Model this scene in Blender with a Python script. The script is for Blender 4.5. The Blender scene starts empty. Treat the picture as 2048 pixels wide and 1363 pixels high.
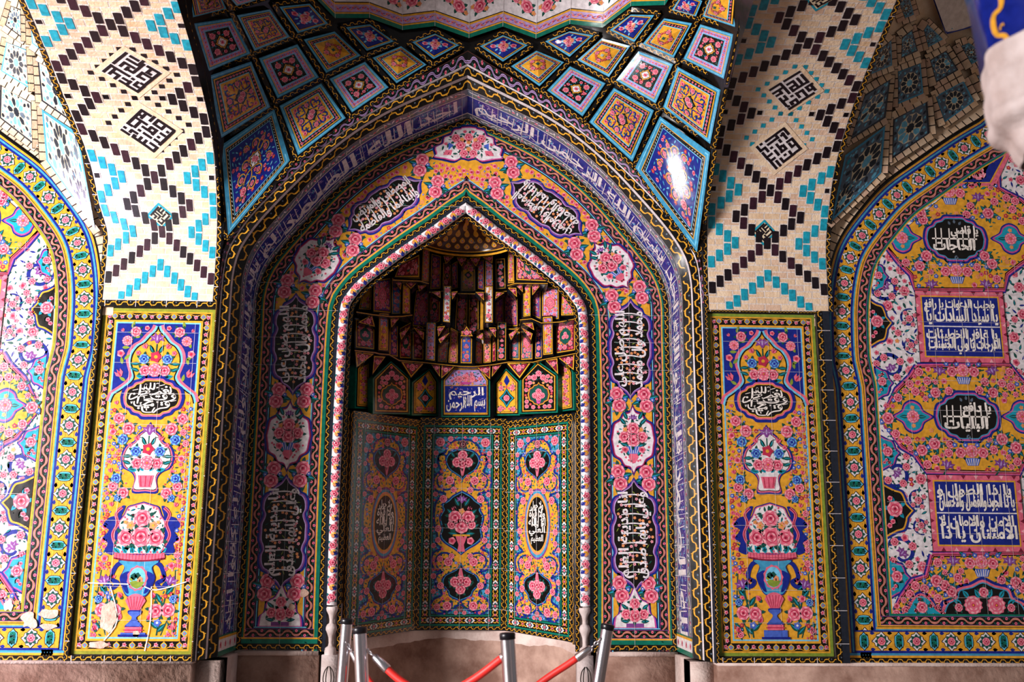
import bpy, math, random
import numpy as np
from mathutils import Matrix, Vector
random.seed(11)
rng = np.random.default_rng(11)
SC = bpy.context.scene
COL = SC.collection

# ------------------------------------------------------------------ camera
FPX, PITCH, ROLL, YAW = 2000.0, math.radians(12.09), math.radians(0.40), math.radians(2.25)
CAM = np.array([0.071, -6.4, 0.0])
_fw = np.array([math.sin(YAW)*math.cos(PITCH), math.cos(YAW)*math.cos(PITCH), math.sin(PITCH)])
_rt = np.array([math.cos(YAW), -math.sin(YAW), 0.0]); _up = np.cross(_rt, _fw)
_r2 = math.cos(ROLL)*_rt + math.sin(ROLL)*_up
_u2 = -math.sin(ROLL)*_rt + math.cos(ROLL)*_up
RM = np.array([_r2, _u2, _fw])
cam_d = bpy.data.cameras.new('camera'); cam = bpy.data.objects.new('camera', cam_d); COL.objects.link(cam)
cam_d.sensor_width = 36.0; cam_d.lens = FPX/2048*36.0; cam_d.clip_start = 0.05
cam.matrix_world = Matrix(((_r2[0], _u2[0], -_fw[0], CAM[0]), (_r2[1], _u2[1], -_fw[1], CAM[1]),
                           (_r2[2], _u2[2], -_fw[2], CAM[2]), (0, 0, 0, 1)))
cam_d.dof.use_dof = True; cam_d.dof.focus_distance = 6.8; cam_d.dof.aperture_fstop = 2.2
SC.camera = cam
SC.view_settings.view_transform = 'Standard'; SC.view_settings.look = 'None'
SC.view_settings.gamma = 1.0; SC.view_settings.use_curve_mapping = False
SC.view_settings.exposure = 0.0
SC.cycles.max_bounces = 5; SC.cycles.diffuse_bounces = 3; SC.cycles.glossy_bounces = 2
SC.cycles.use_denoising = True
SC.cycles.sample_clamp_indirect = 6.0

# ------------------------------------------------------------------ light: daylight from the windows on the left of the hall
W = bpy.data.worlds.new('hall_light'); SC.world = W; W.use_nodes = True
W.node_tree.nodes['Background'].inputs[0].default_value = (1.0, 0.93, 0.94, 1)
W.node_tree.nodes['Background'].inputs[1].default_value = 0.15
def area(name, loc, target, sx, sy, power, col, spread=180):
    l = bpy.data.lights.new(name, 'AREA'); l.shape = 'RECTANGLE'; l.size = sx; l.size_y = sy; l.energy = power; l.color = col; l.spread = math.radians(spread)
    o = bpy.data.objects.new(name, l); COL.objects.link(o); o.location = loc
    o.rotation_euler = (Vector(target)-Vector(loc)).to_track_quat('-Z', 'Y').to_euler(); return o
area('window_daylight', (-7.9, -6.0, 1.3), (-3.0, 0.4, 1.2), 3.0, 3.4, 1180, (1.0, 0.94, 0.95), 130)
def stained(name, loc, target, power, col, ang):   # coloured glass in the same window wall
    l = bpy.data.lights.new(name, 'SPOT'); l.energy = power; l.color = col; l.spot_size = math.radians(ang); l.spot_blend = .6; l.shadow_soft_size = .05
    o = bpy.data.objects.new(name, l); COL.objects.link(o); o.location = loc; o.rotation_euler = (Vector(target)-Vector(loc)).to_track_quat('-Z', 'Y').to_euler()
stained('violet_glass_light', (-7.5, -5.2, 2.2), (-2.62, -.25, 2.30), 2200, (.40, .10, 1.0), 4.5)
stained('rose_glass_light', (-7.5, -5.6, 1.0), (-2.9, 0, -.45), 900, (.75, .35, 1.0), 11)
#area('far_window_daylight', (-2.6, -8.6, 1.6), (0.4, 0.4, 1.0), 2.0, 2.4, 200, (0.92, 0.92, 1.0))
FLOOR_Z = -1.36

# ------------------------------------------------------------------ photograph pixels -> rays -> points on the real surfaces
def rays(P):
    P = np.atleast_2d(np.asarray(P, float))
    q = np.stack([(P[:, 0]-1024)/FPX, (681.5-P[:, 1])/FPX, np.ones(len(P))], 1)
    return q @ RM
def atY(P, Y):
    d = rays(P); t = (np.asarray(Y, float)-CAM[1])/d[:, 1]
    return CAM + d*t[:, None]
def XZ(P, Y=0.0):
    return atY(P, Y)[:, [0, 2]]
def hitplane(P, O, N):
    d = rays(P); t = ((np.asarray(O)-CAM) @ N)/(d @ N)
    return CAM + d*t[:, None]
def zz(x0, y0, s, pts):            # points read off an enlarged detail
    return [(x0+x/s, y0+y/s) for x, y in pts]

# ------------------------------------------------------------------ materials
def lin(h):
    c = [int(h[i:i+2], 16)/255 for i in (0, 2, 4)]
    return tuple(x/12.92 if x <= .04045 else ((x+.055)/1.055)**2.4 for x in c)
def nodes(m):
    m.use_nodes = True; nt = m.node_tree; b = nt.nodes['Principled BSDF']; return nt, b
def glaze(name, h, rough=.17, var=.24, spec=.36):
    m = bpy.data.materials.new(name); nt, b = nodes(m); L = nt.links.new
    tc = nt.nodes.new('ShaderNodeTexCoord')
    n1 = nt.nodes.new('ShaderNodeTexNoise'); n1.inputs['Scale'].default_value = 38; n1.inputs['Detail'].default_value = 3
    L(tc.outputs['Object'], n1.inputs['Vector'])
    mp = nt.nodes.new('ShaderNodeMapRange'); mp.inputs[1].default_value = .3; mp.inputs[2].default_value = .7
    mp.inputs[3].default_value = 1-var; mp.inputs[4].default_value = 1+var*.6
    L(n1.outputs['Fac'], mp.inputs[0])
    hs = nt.nodes.new('ShaderNodeHueSaturation'); hs.inputs['Color'].default_value = (*lin(h), 1)
    L(mp.outputs[0], hs.inputs['Value']); L(hs.outputs[0], b.inputs['Base Color'])
    n2 = nt.nodes.new('ShaderNodeTexNoise'); n2.inputs['Scale'].default_value = 7; n2.inputs['Detail'].default_value = 2
    L(tc.outputs['Object'], n2.inputs['Vector'])
    bp = nt.nodes.new('ShaderNodeBump'); bp.inputs['Strength'].default_value = .12; bp.inputs['Distance'].default_value = .02
    L(n2.outputs['Fac'], bp.inputs['Height']); L(bp.outputs[0], b.inputs['Normal'])
    b.inputs['Roughness'].default_value = rough; b.inputs['Specular IOR Level'].default_value = spec
    return m
def rough(name, h, h2, sc=14, bump=.4, r=.85, bsc=60):
    m = bpy.data.materials.new(name); nt, b = nodes(m); L = nt.links.new
    tc = nt.nodes.new('ShaderNodeTexCoord')
    n1 = nt.nodes.new('ShaderNodeTexNoise'); n1.inputs['Scale'].default_value = sc; n1.inputs['Detail'].default_value = 6
    n1.inputs['Roughness'].default_value = .65; L(tc.outputs['Object'], n1.inputs['Vector'])
    r1 = nt.nodes.new('ShaderNodeValToRGB'); r1.color_ramp.elements[0].position = .36; r1.color_ramp.elements[1].position = .64
    r1.color_ramp.elements[0].color = (*lin(h2), 1); r1.color_ramp.elements[1].color = (*lin(h), 1)
    L(n1.outputs['Fac'], r1.inputs[0]); L(r1.outputs[0], b.inputs['Base Color'])
    n2 = nt.nodes.new('ShaderNodeTexNoise'); n2.inputs['Scale'].default_value = bsc; n2.inputs['Detail'].default_value = 4
    L(tc.outputs['Object'], n2.inputs['Vector'])
    bp = nt.nodes.new('ShaderNodeBump'); bp.inputs['Strength'].default_value = bump; bp.inputs['Distance'].default_value = .01
    L(n2.outputs['Fac'], bp.inputs['Height']); L(bp.outputs[0], b.inputs['Normal'])
    b.inputs['Roughness'].default_value = r; b.inputs['Specular IOR Level'].default_value = .25
    return m
PAL = dict(bk='14110f', ye='d99b2e', nv='18257e', bl='4560b6', lb='6cb9d8', tq='1a90a8', wh='ddd5d6', pk='d8637a', lp='eca4ac', rd='b02c48',
           dr='7c1c34', gn='194c42', lg='7c8f34', pu='7c3f86', lv='ae90c4', sa='dc8c62', gy='5a6878', tl='0e6a56', mg='c0488c', cr='ead7b4',
           ol='8a8c2e', sb='3f8fb4', dn='20242e', br='4a2a20', iv='efe6dc')
NAMES = dict(bk='black_glaze', ye='yellow_glaze', nv='cobalt_glaze', bl='blue_glaze', lb='light_blue_glaze', tq='turquoise_glaze', wh='white_glaze',
             pk='pink_glaze', lp='pale_pink_glaze', rd='crimson_glaze', dr='dark_red_glaze', gn='dark_green_glaze', lg='leaf_green_glaze', pu='purple_glaze',
             lv='lavender_glaze', sa='salmon_glaze', gy='slate_glaze', tl='emerald_glaze', mg='magenta_glaze', cr='cream_glaze', ol='olive_glaze',
             sb='sky_glaze', dn='navy_black_glaze', br='brown_glaze', iv='ivory_glaze')
MAT = {k: glaze(NAMES[k], v) for k, v in PAL.items()}
MAT['bt'] = glaze('turquoise_brick_glaze', '1b97ae', .3, .35)
MAT['bb'] = glaze('manganese_black_brick_glaze', '1c1319', .3, .4)
MAT['bp'] = glaze('plum_brick_glaze', '351a26', .3, .4)
MAT['t1'] = rough('tan_brick', 'e2c8aa', 'd2ae88', 9, .35)
MAT['t2'] = rough('pale_tan_brick', 'ead2b4', 'd9b896', 12, .35)
MAT['t3'] = rough('pinkish_tan_brick', 'dfc0a6', 'cba78c', 11, .35)
MAT['mo'] = rough('lime_mortar', 'e4d8d0', 'cdbfb6', 20, .5)
MAT['gr'] = rough('tile_grout', 'd8cfd0', 'b5aaac', 30, .3)
MAT['pl'] = rough('worn_plaster', 'd9b8a4', 'b58c7a', 18, .7)
MAT['st'] = rough('stained_dado_stone', 'b49484', '7d5c4e', 3.2, .7, .8, 26)
MAT['sp'] = rough('pale_dado_plaster', 'd6c2b8', 'b49a90', 6, .5, .8)
MAT['ms'] = rough('pale_carved_marble', 'd2c4c0', 'b4a29c', 8, .3, .5)
MAT['dk'] = rough('shaded_joint_mortar', '3a322c', '241f1c', 20, .3)
MAT['fl'] = rough('worn_floor_stone', '9a8c82', '7a6c62', 4, .3, .5)
def simple(name, h, r, metal=0.0):
    m = bpy.data.materials.new(name); nt, b = nodes(m); L = nt.links.new
    b.inputs['Base Color'].default_value = (*lin(h), 1); b.inputs['Metallic'].default_value = metal
    tc = nt.nodes.new('ShaderNodeTexCoord'); n = nt.nodes.new('ShaderNodeTexNoise'); n.inputs['Scale'].default_value = 20
    L(tc.outputs['Object'], n.inputs['Vector'])
    mp = nt.nodes.new('ShaderNodeMapRange'); mp.inputs[3].default_value = r*.8; mp.inputs[4].default_value = r*1.25
    L(n.outputs['Fac'], mp.inputs[0]); L(mp.outputs[0], b.inputs['Roughness']); return m
MAT['ch'] = simple('polished_steel', 'e4e0e6', .22, 1.0)
MAT['bc'] = simple('black_plastic', '0c0c14', .3)
MAT['rv'] = simple('red_rope_sleeve', 'e02a22', .5)

# ------------------------------------------------------------------ surfaces: map flat drawing coordinates to points in space
EPS = 0.0005
class Plane:                       # upright plane facing the hall: (u, v) = (X, Z)
    def __init__(s, Y): s.Y = Y
    def pos(s, P, h): return np.stack([P[:, 0], np.full(len(P), s.Y-h), P[:, 1]], 1)
class Frame:
    def __init__(s, O, U, V, N=None):
        s.O, s.U, s.V = (np.asarray(a, float) for a in (O, U, V)); s.N = np.cross(s.U, s.V) if N is None else np.asarray(N, float)
        s.N = s.N/np.linalg.norm(s.N)
    def pos(s, P, h): return s.O + P[:, :1]*s.U + P[:, 1:2]*s.V + h*s.N
class Quad:                        # bilinear patch, u, v in -1..1 ; corners: left, top, right, bottom of a lozenge
    def __init__(s, l, t, r, b, pyr=0.0, lift=0.0):
        s.c = [np.asarray(a, float) for a in (l, t, r, b)]; n = np.cross(s.c[2]-s.c[0], s.c[1]-s.c[3]); n /= np.linalg.norm(n)
        if n @ (CAM-s.c[0]) < 0: n = -n
        s.N = n; s.pyr = pyr; s.lift = lift
    def pos(s, P, h):
        u = (P[:, :1]+1)/2; v = (P[:, 1:2]+1)/2
        l, t, r, b = s.c                      # u runs l->b edge .. t->r ; v runs l->t
        q = l*(1-u)*(1-v)+b*u*(1-v)+t*(1-u)*v+r*u*v
        k = np.clip(1-np.maximum(abs(P[:, :1]), abs(P[:, 1:2])), 0, 1)
        return q + s.N*(h+s.lift+s.pyr*k)
class Loc:                         # a motif's own axes laid on another surface
    def __init__(s, S, x, y, rot=0, sx=1, sy=None):
        s.S, s.x, s.y, s.c, s.s_, s.sx, s.sy = S, x, y, math.cos(rot), math.sin(rot), sx, sx if sy is None else sy
    def pos(s, P, h):
        a = P[:, 0]*s.sx; b = P[:, 1]*s.sy
        return s.S.pos(np.stack([s.x+a*s.c-b*s.s_, s.y+a*s.s_+b*s.c], 1), h)
class Path:                        # (distance along, offset to the left) over a polyline drawn on another surface
    def __init__(s, S, pts, off=0.0):
        p = np.asarray(pts, float); k = np.r_[True, np.linalg.norm(np.diff(p, axis=0), axis=1) > 1e-6]; p = p[k]
        s.S, s.off = S, off; d = np.diff(p, axis=0); ln = np.linalg.norm(d, axis=1); t = d/ln[:, None]
        n = np.stack([-t[:, 1], t[:, 0]], 1); nn = np.vstack([n[:1], (n[1:]+n[:-1]), n[-1:]]); nn /= np.linalg.norm(nn, axis=1)[:, None]
        m = np.vstack([n, n[-1:]]); cs = np.clip((nn*m).sum(1), .35, 1); s.n = nn/cs[:, None]
        s.p = p; s.s = np.r_[0, np.cumsum(ln)]; s.L = s.s[-1]
    def flat(s, P):
        a = P[:, 0]; b = P[:, 1]+s.off
        x = np.interp(a, s.s, s.p[:, 0]); y = np.interp(a, s.s, s.p[:, 1])
        nx = np.interp(a, s.s, s.n[:, 0]); ny = np.interp(a, s.s, s.n[:, 1])
        return np.stack([x+nx*b, y+ny*b], 1)
    def pos(s, P, h): return s.S.pos(s.flat(P), h)
class Rail:                        # (distance along, 0..width) between two space curves
    def __init__(s, A, B, flip=False):
        s.A = np.asarray(A, float); s.B = np.asarray(B, float); c = (s.A+s.B)/2
        s.s = np.r_[0, np.cumsum(np.linalg.norm(np.diff(c, axis=0), axis=1))]; s.L = s.s[-1]
        s.w = np.linalg.norm(s.B-s.A, axis=1).mean()
        T = np.gradient(c, axis=0); n = np.cross(T, s.B-s.A); n /= np.linalg.norm(n, axis=1)[:, None]; s.n = -n if flip else n
    def pos(s, P, h):
        a = P[:, 0]; t = (P[:, 1]/s.w)[:, None]
        I = lambda M: np.stack([np.interp(a, s.s, M[:, k]) for k in range(3)], 1)
        return I(s.A)*(1-t)+I(s.B)*t+I(s.n)*h

# ------------------------------------------------------------------ drawing into a mesh
class Art:
    def __init__(s): s.V = []; s.F = []; s.M = []; s.n = 0
    def raw(s, V, F, col):
        V = np.asarray(V, float); s.V.append(V)
        for f in F: s.F.append([i+s.n for i in f]); s.M.append(col)
        s.n += len(V)
    def poly(s, S, P, col, lay=0):
        P = np.asarray(P, float); s.raw(S.pos(P, lay*EPS), [range(len(P))], col)
    def band(s, S, A, B, col, lay=0):
        A = np.asarray(A, float); B = np.asarray(B, float); n = len(A)
        s.raw(S.pos(np.vstack([A, B]), lay*EPS), [(i, i+1, n+i+1, n+i) for i in range(n-1)], col)
    def stroke(s, S, pts, w, col, lay=0, taper=0):
        p = np.asarray(pts, float); n = len(p); t = np.gradient(p, axis=0); t /= np.maximum(np.linalg.norm(t, axis=1), 1e-9)[:, None]
        nr = np.stack([-t[:, 1], t[:, 0]], 1); k = np.linspace(0, 1, n)
        ww = np.full(n, w/2.) if not taper else w/2*(1-taper*np.abs(2*k-1)**2) if taper <= 1 else w/2*(1-.85*k)
        s.band(S, p+nr*ww[:, None], p-nr*ww[:, None], col, lay)
    def stamp(s, S, motif, x, y, size, rot=0., flip=1., lay=0):
        x, y, size, rot, flip = np.broadcast_arrays(*(np.atleast_1d(np.asarray(a, float)) for a in (x, y, size, rot, flip)))
        c, sn, k = np.cos(rot), np.sin(rot), len(x)
        for P, col, l in motif:
            m = len(P); a = np.outer(size*flip, P[:, 0]); b = np.outer(size, P[:, 1])
            X = x[:, None]+a*c[:, None]-b*sn[:, None]; Y = y[:, None]+a*sn[:, None]+b*c[:, None]
            s.raw(S.pos(np.stack([X.ravel(), Y.ravel()], 1), (lay+l)*EPS), [range(i*m, i*m+m) for i in range(k)], col)
    def tri(s, S, V, F, col, lay=0): s.raw(S.pos(np.asarray(V, float), lay*EPS), F, col)
    def rect(s, S, x0, y0, x1, y1, col, lay=0): s.poly(S, [(x0, y0), (x1, y0), (x1, y1), (x0, y1)], col, lay)
    def grid(s, S, x0, y0, x1, y1, nx, ny, col, lay=0):
        u, v = np.meshgrid(np.linspace(x0, x1, nx+1), np.linspace(y0, y1, ny+1)); P = np.stack([u.ravel(), v.ravel()], 1)
        s.raw(S.pos(P, lay*EPS), [(j*(nx+1)+i, j*(nx+1)+i+1, (j+1)*(nx+1)+i+1, (j+1)*(nx+1)+i) for j in range(ny) for i in range(nx)], col)
    def build(s, name, parent=None, smooth=False):
        me = bpy.data.meshes.new(name); V = np.vstack(s.V)
        keys = sorted(set(s.M)); ki = {k: i for i, k in enumerate(keys)}
        for k in keys: me.materials.append(MAT[k])
        ln = np.array([len(f) for f in s.F]); idx = np.concatenate([np.asarray(f, np.int64) for f in s.F])
        me.vertices.add(len(V)); me.vertices.foreach_set('co', V.astype(np.float32).ravel())
        me.loops.add(len(idx)); me.loops.foreach_set('vertex_index', idx.astype(np.int32))
        me.polygons.add(len(ln)); me.polygons.foreach_set('loop_start', np.r_[0, np.cumsum(ln)[:-1]].astype(np.int32))
        me.polygons.foreach_set('material_index', np.array([ki[m] for m in s.M], np.int32))
        if smooth: me.polygons.foreach_set('use_smooth', np.ones(len(ln), bool))
        me.update(calc_edges=True); me.validate()
        o = bpy.data.objects.new(name, me); COL.objects.link(o)
        if parent is not None: o.parent = parent
        return o
def tag(o, label, cat, group=None):
    o['label'] = label; o['category'] = cat
    if group: o['group'] = group
    return o
def struct(o): o['kind'] = 'structure'; return o
def empty(name, label, cat, group=None, loc=(0, 0, 0)):
    o = bpy.data.objects.new(name, None); COL.objects.link(o); o.empty_display_size = .05
    return tag(o, label, cat, group)          # parts carry world coordinates, so the root stays at the origin

# ------------------------------------------------------------------ shapes
def circ(r, n=20, lob=0, amp=0., ph=0., ry=None):
    a = np.linspace(0, 2*math.pi, n, endpoint=False)+ph; k = r*(1+amp*np.cos(lob*a))
    return np.stack([k*np.cos(a), k*np.sin(a)*(1 if ry is None else ry/r)], 1)
def spl(pts, n=6, closed=False):
    p = np.asarray(pts, float); N = len(p); out = []
    for i in range(N if closed else N-1):
        g = (lambda j: p[j % N]) if closed else (lambda j: p[min(max(j, 0), N-1)])
        a, b, c, d = g(i-1), g(i), g(i+1), g(i+2)
        for t in np.arange(n)/n:
            out.append(.5*((2*b)+(c-a)*t+(2*a-5*b+4*c-d)*t*t+(3*b-a-3*c+d)*t**3))
    if not closed: out.append(p[-1])
    return np.array(out)
def mirx(p): p = np.asarray(p, float); return np.vstack([p, (p*[-1, 1])[::-1]])
def leafp(l=1., w=.34, n=6):
    t = np.linspace(0, 1, n); y = w*np.sin(math.pi*t**.8)/2
    return np.vstack([np.stack([t*l, y], 1), np.stack([t*l, -y], 1)[::-1][1:-1]])
def cres(r0, r1, a0, a1, n=6, cx=0, cy=0):
    a = np.linspace(a0, a1, n); k = np.sin(np.linspace(0, math.pi, n))
    o = np.stack([np.cos(a), np.sin(a)], 1); ri = (r1-(r1-r0)*k)[:, None]
    return np.vstack([o*r1, (o*ri)[::-1]])+[cx, cy]
def tr(P, x=0, y=0, s=1, rot=0):
    c, sn = math.cos(rot), math.sin(rot); P = np.asarray(P)*s
    return np.stack([P[:, 0]*c-P[:, 1]*sn+x, P[:, 0]*sn+P[:, 1]*c+y], 1)
LEAF = [(leafp(1, .42), 'gn', 0), (leafp(.8, .10)+[.1, 0], 'tq', 1)]
LEAFG = [(leafp(1, .42), 'lg', 0)]
LEAFB = [(leafp(1, .42), 'lb', 0)]
LEAFT = [(leafp(1, .5), 'tq', 0), (leafp(.8, .12)+[.1, 0], 'gn', 1)]
def rose(base='pk', lite='lp', dark='rd', core='dr', leaves='gn', nl=5, n=16):
    m = []
    if leaves:
        for i in range(nl):
            a = 2*math.pi*i/nl+.3; m.append((tr(leafp(.85, .5), .75*math.cos(a), .75*math.sin(a), 1, a+.25), leaves, 0))
    m.append((circ(1, n, 7, .06), base, 1))
    for i in range(6):
        a = i*math.pi/3+.2; m.append((cres(.70, .93, a, a+.86), lite, 2))
    m.append((circ(.60, 12, 5, .06), dark, 2)); m.append((tr(circ(.50, 12, 5, .07), -.03, -.05), base, 3))
    for i in range(4):
        a = i*1.57+.9; m.append((cres(.28, .46, a, a+1.2, 5, -.03, -.05), lite, 4))
    m.append((circ(.22, 8), dark, 4)); m.append((tr(circ(.11, 6), .03, .04), core, 5))
    return m
ROSE = rose(); ROSE_S = [(circ(1, 10, 5, .1), 'pk', 1), (cres(.6, .92, .5, 2.2, 5), 'lp', 2), (cres(.6, .92, 3.4, 5., 5), 'lp', 2), (circ(.45, 7), 'rd', 2)]
ROSE_N = rose(leaves=None)
ROSEB = rose('bl', 'lb', 'nv', 'nv', 'gn'); ROSEL = rose('pk', 'lp', 'rd', 'dr', 'tq')
PEONY = [(circ(1, 24, 11, .09), 'pk', 1)]+[(tr(cres(.0, .26, .3, 2.8, 5), .66*math.cos(a), .66*math.sin(a), 1, a-1.57), 'lp', 2) for a in np.arange(9)*.698] + \
        [(tr(cres(.0, .22, .3, 2.8, 5), .36*math.cos(a), .36*math.sin(a), 1, a-1.57), 'lp', 2) for a in np.arange(5)*1.257+.3]+[(circ(.2, 8), 'rd', 3), (circ(.1, 6), 'ye', 4)]
def flower(c1='pk', c2='ye', n=5):
    return [(circ(1, 15, n, .22), c1, 1), (circ(.35, 7), c2, 2)]
FL_P, FL_B, FL_R, FL_W, FL_O = flower('pk', 'rd'), flower('bl', 'wh'), flower('rd', 'ye'), flower('lp', 'rd'), flower('sa', 'ye')
BUD = [(tr(leafp(1, .7), -.5), 'pk', 1), (tr(leafp(.7, .3), -.5), 'rd', 2), (tr(leafp(.6, .5), -.75), 'gn', 1)]
def tulip(c='pk', d='rd'):
    return [(np.array([(-.12, -.5), (-.5, -.1), (-.42, .5), (-.15, .1), (0, .62), (.15, .1), (.42, .5), (.5, -.1), (.12, -.5)]), c, 1),
            (np.array([(-.08, -.4), (-.1, 0), (0, .45), (.1, 0), (.08, -.4)]), d, 2)]
TULIP = tulip(); IRIS = [(np.array([(-.1, -.6), (-.35, -.2), (-.9, -.35), (-.7, .05), (-.95, .4), (-.45, .35), (-.3, .75), (0, .4), (.3, .75), (.45, .35), (.95, .4), (.7, .05), (.9, -.35), (.35, -.2), (.1, -.6)]), 'pu', 1),
                         (leafp(.8, .22)@np.array([[0, 1], [-1, 0]])+[0, -.3], 'lv', 2), (np.array([(-.3, -.1), (-.7, .2), (-.3, .1)]), 'lv', 2), (np.array([(.3, -.1), (.7, .2), (.3, .1)]), 'lv', 2)]
def inside(P, poly):
    P = np.asarray(P); poly = np.asarray(poly); x, y = P[:, 0], P[:, 1]; r = np.zeros(len(P), bool); q = np.roll(poly, -1, 0)
    for (x0, y0), (x1, y1) in zip(poly, q):
        if y0 == y1: continue
        c = (y0 > y) != (y1 > y); r ^= c & (x < (x1-x0)*(y-y0)/(y1-y0)+x0)
    return r
def edged(P, poly):
    poly = np.asarray(poly); q = np.roll(poly, -1, 0); d = np.full(len(P), 1e9)
    for a, b in zip(poly, q):
        ab = b-a; t = np.clip(((P-a)@ab)/max(ab@ab, 1e-12), 0, 1); d = np.minimum(d, np.linalg.norm(P-(a+t[:, None]*ab), axis=1))
    return d
def scatter(poly, items, avoid=(), lay=2, art=None, S=None, tries=60):
    """fill an outline with motifs, largest first; items: (motif(s), radius, count-limit)"""
    poly = np.asarray(poly, float); lo, hi = poly.min(0), poly.max(0); area_ = np.prod(hi-lo)
    C = np.array([(x, y) for x, y, r in avoid]).reshape(-1, 2); R = np.array([r for x, y, r in avoid])
    for mot, r, lim in items:
        n = int(min(9000, max(40, 1.6*tries*area_/(r*r*4)/4))); P = rng.uniform(lo, hi, (n, 2)); P = P[inside(P, poly)]
        if not len(P): continue
        P = P[edged(P, poly) > r*.9]; got = []
        for p in P:
            if len(got) >= lim: break
            if len(R) and (np.linalg.norm(C-p, axis=1) < R+r).any(): continue
            got.append(p); C = np.vstack([C, p]); R = np.append(R, r)
        if got:
            g = np.array(got); ms = mot if isinstance(mot[0], list) else [mot]
            ch = rng.integers(0, len(ms), len(g))
            for i, m in enumerate(ms):
                q = g[ch == i]
                if len(q): art.stamp(S, m, q[:, 0], q[:, 1], r, rng.uniform(0, 6.28, len(q)), lay=lay)
    return C, R
LEAFC = [tr(leafp(2, .8), -1)]
LEAFS = [[(tr(leafp(2, .8), -1), 'gn', 0)], [(tr(leafp(2, .7), -1), 'gn', 0), (tr(leafp(1.4, .25), -.7), 'tq', 1)]]
LEAFS_D = [[(tr(leafp(2, .8), -1), 'gn', 0)], [(tr(leafp(2, .7), -1), 'tl', 0)], [(tr(leafp(2, .7), -1), 'tq', 0)]]
LEAFS_G = [[(tr(leafp(2, .8), -1), 'lg', 0)], [(tr(leafp(2, .7), -1), 'tq', 0)]]
# ------------------------------------------------------------------ writing (Arabic letters joined by hand)
_AR = {}
for ch, base, joins in [('\u0627', 0xFE8D, 0), ('\u0628', 0xFE8F, 1), ('\u0629', 0xFE93, 0), ('\u062A', 0xFE95, 1), ('\u062B', 0xFE99, 1), ('\u062C', 0xFE9D, 1), ('\u062D', 0xFEA1, 1),
        ('\u062E', 0xFEA5, 1), ('\u062F', 0xFEA9, 0), ('\u0630', 0xFEAB, 0), ('\u0631', 0xFEAD, 0), ('\u0632', 0xFEAF, 0), ('\u0633', 0xFEB1, 1), ('\u0634', 0xFEB5, 1), ('\u0635', 0xFEB9, 1),
        ('\u0636', 0xFEBD, 1), ('\u0637', 0xFEC1, 1), ('\u0638', 0xFEC5, 1), ('\u0639', 0xFEC9, 1), ('\u063A', 0xFECD, 1), ('\u0641', 0xFED1, 1), ('\u0642', 0xFED5, 1), ('\u0643', 0xFED9, 1),
        ('\u0644', 0xFEDD, 1), ('\u0645', 0xFEE1, 1), ('\u0646', 0xFEE5, 1), ('\u0647', 0xFEE9, 1), ('\u0648', 0xFEED, 0), ('\u0649', 0xFEEF, 0), ('\u064A', 0xFEF1, 1), ('\u0626', 0xFE89, 1)]:
    _AR[ch] = (base, joins)
def shape(t):
    out = []; i = 0; prev = False
    while i < len(t):
        c = t[i]
        if c == '\u0644' and i+1 < len(t) and t[i+1] == '\u0627':
            out.append(chr(0xFEFC if prev else 0xFEFB)); prev = False; i += 2; continue
        if c not in _AR: out.append(c); prev = False; i += 1; continue
        b, j = _AR[c]; nxt = bool(j) and i+1 < len(t) and t[i+1] in _AR
        k = (3 if prev else 2) if nxt else (1 if prev else 0)
        if not j and k > 1: k -= 2
        out.append(chr(b+k)); prev = bool(j) and nxt; i += 1
    return ''.join(reversed(out))
_TX = {}
def glyphs(t):
    if t not in _TX:
        c = bpy.data.curves.new('lettering', 'FONT'); c.body = shape(t); c.resolution_u = 2; c.offset = .02
        o = bpy.data.objects.new('lettering', c); COL.objects.link(o)
        m = o.evaluated_get(bpy.context.evaluated_depsgraph_get()).to_mesh()
        V = np.zeros(len(m.vertices)*3); m.vertices.foreach_get('co', V); V = V.reshape(-1, 3)[:, :2]
        F = [tuple(p.vertices) for p in m.polygons]
        bpy.data.objects.remove(o); bpy.data.curves.remove(c)
        lo, hi = V.min(0), V.max(0); _TX[t] = ((V-lo)/(hi-lo), F, (hi-lo)[0]/(hi-lo)[1])
    return _TX[t]
def text(art, S, t, x0, y0, x1, y1, col='iv', lay=4, fat=.0):
    V, F, r = glyphs(t); Q = V*[x1-x0, y1-y0]+[x0, y0]; art.tri(S, Q, F, col, lay)
    if fat: art.tri(S, Q+[fat, fat*.4], F, col, lay+.4); art.tri(S, Q-[fat, fat*.4], F, col, lay+.8)

# ------------------------------------------------------------------ running borders; S maps (along, across), across in 0..w
def run(art, S, L, t0, t1, col, lay=0, step=.06):
    n = max(1, int(math.ceil(L/step))); s = np.linspace(0, L, n+1)
    art.band(S, np.stack([s, np.full(n+1, t0)], 1), np.stack([s, np.full(n+1, t1)], 1), col, lay)
def wavy(art, S, L, c, amp, per, th, col, lay, ph=0., q=14, round_=.065):
    n = max(6, int(L/per*q)); s = np.linspace(0, L, n+1); a = 2*math.pi*s/per+ph
    x = s+round_*per*np.sin(2*a); y = c+amp*np.cos(a); dx, dy = np.gradient(x), np.gradient(y); l = np.hypot(dx, dy)+1e-9
    k = th/2*(1+.22*np.cos(2*a)); nx, ny = -dy/l*k, dx/l*k
    art.band(S, np.stack([np.clip(x+nx, 0, L), y+ny], 1), np.stack([np.clip(x-nx, 0, L), y-ny], 1), col, lay)
HOOK = [(np.array([(0, -.06), (.16, -.02), (.3, .1), (.34, .26), (.24, .34), (.14, .26), (.22, .2), (.16, .1), (0, .06)]), 'ye', 0)]
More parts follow.
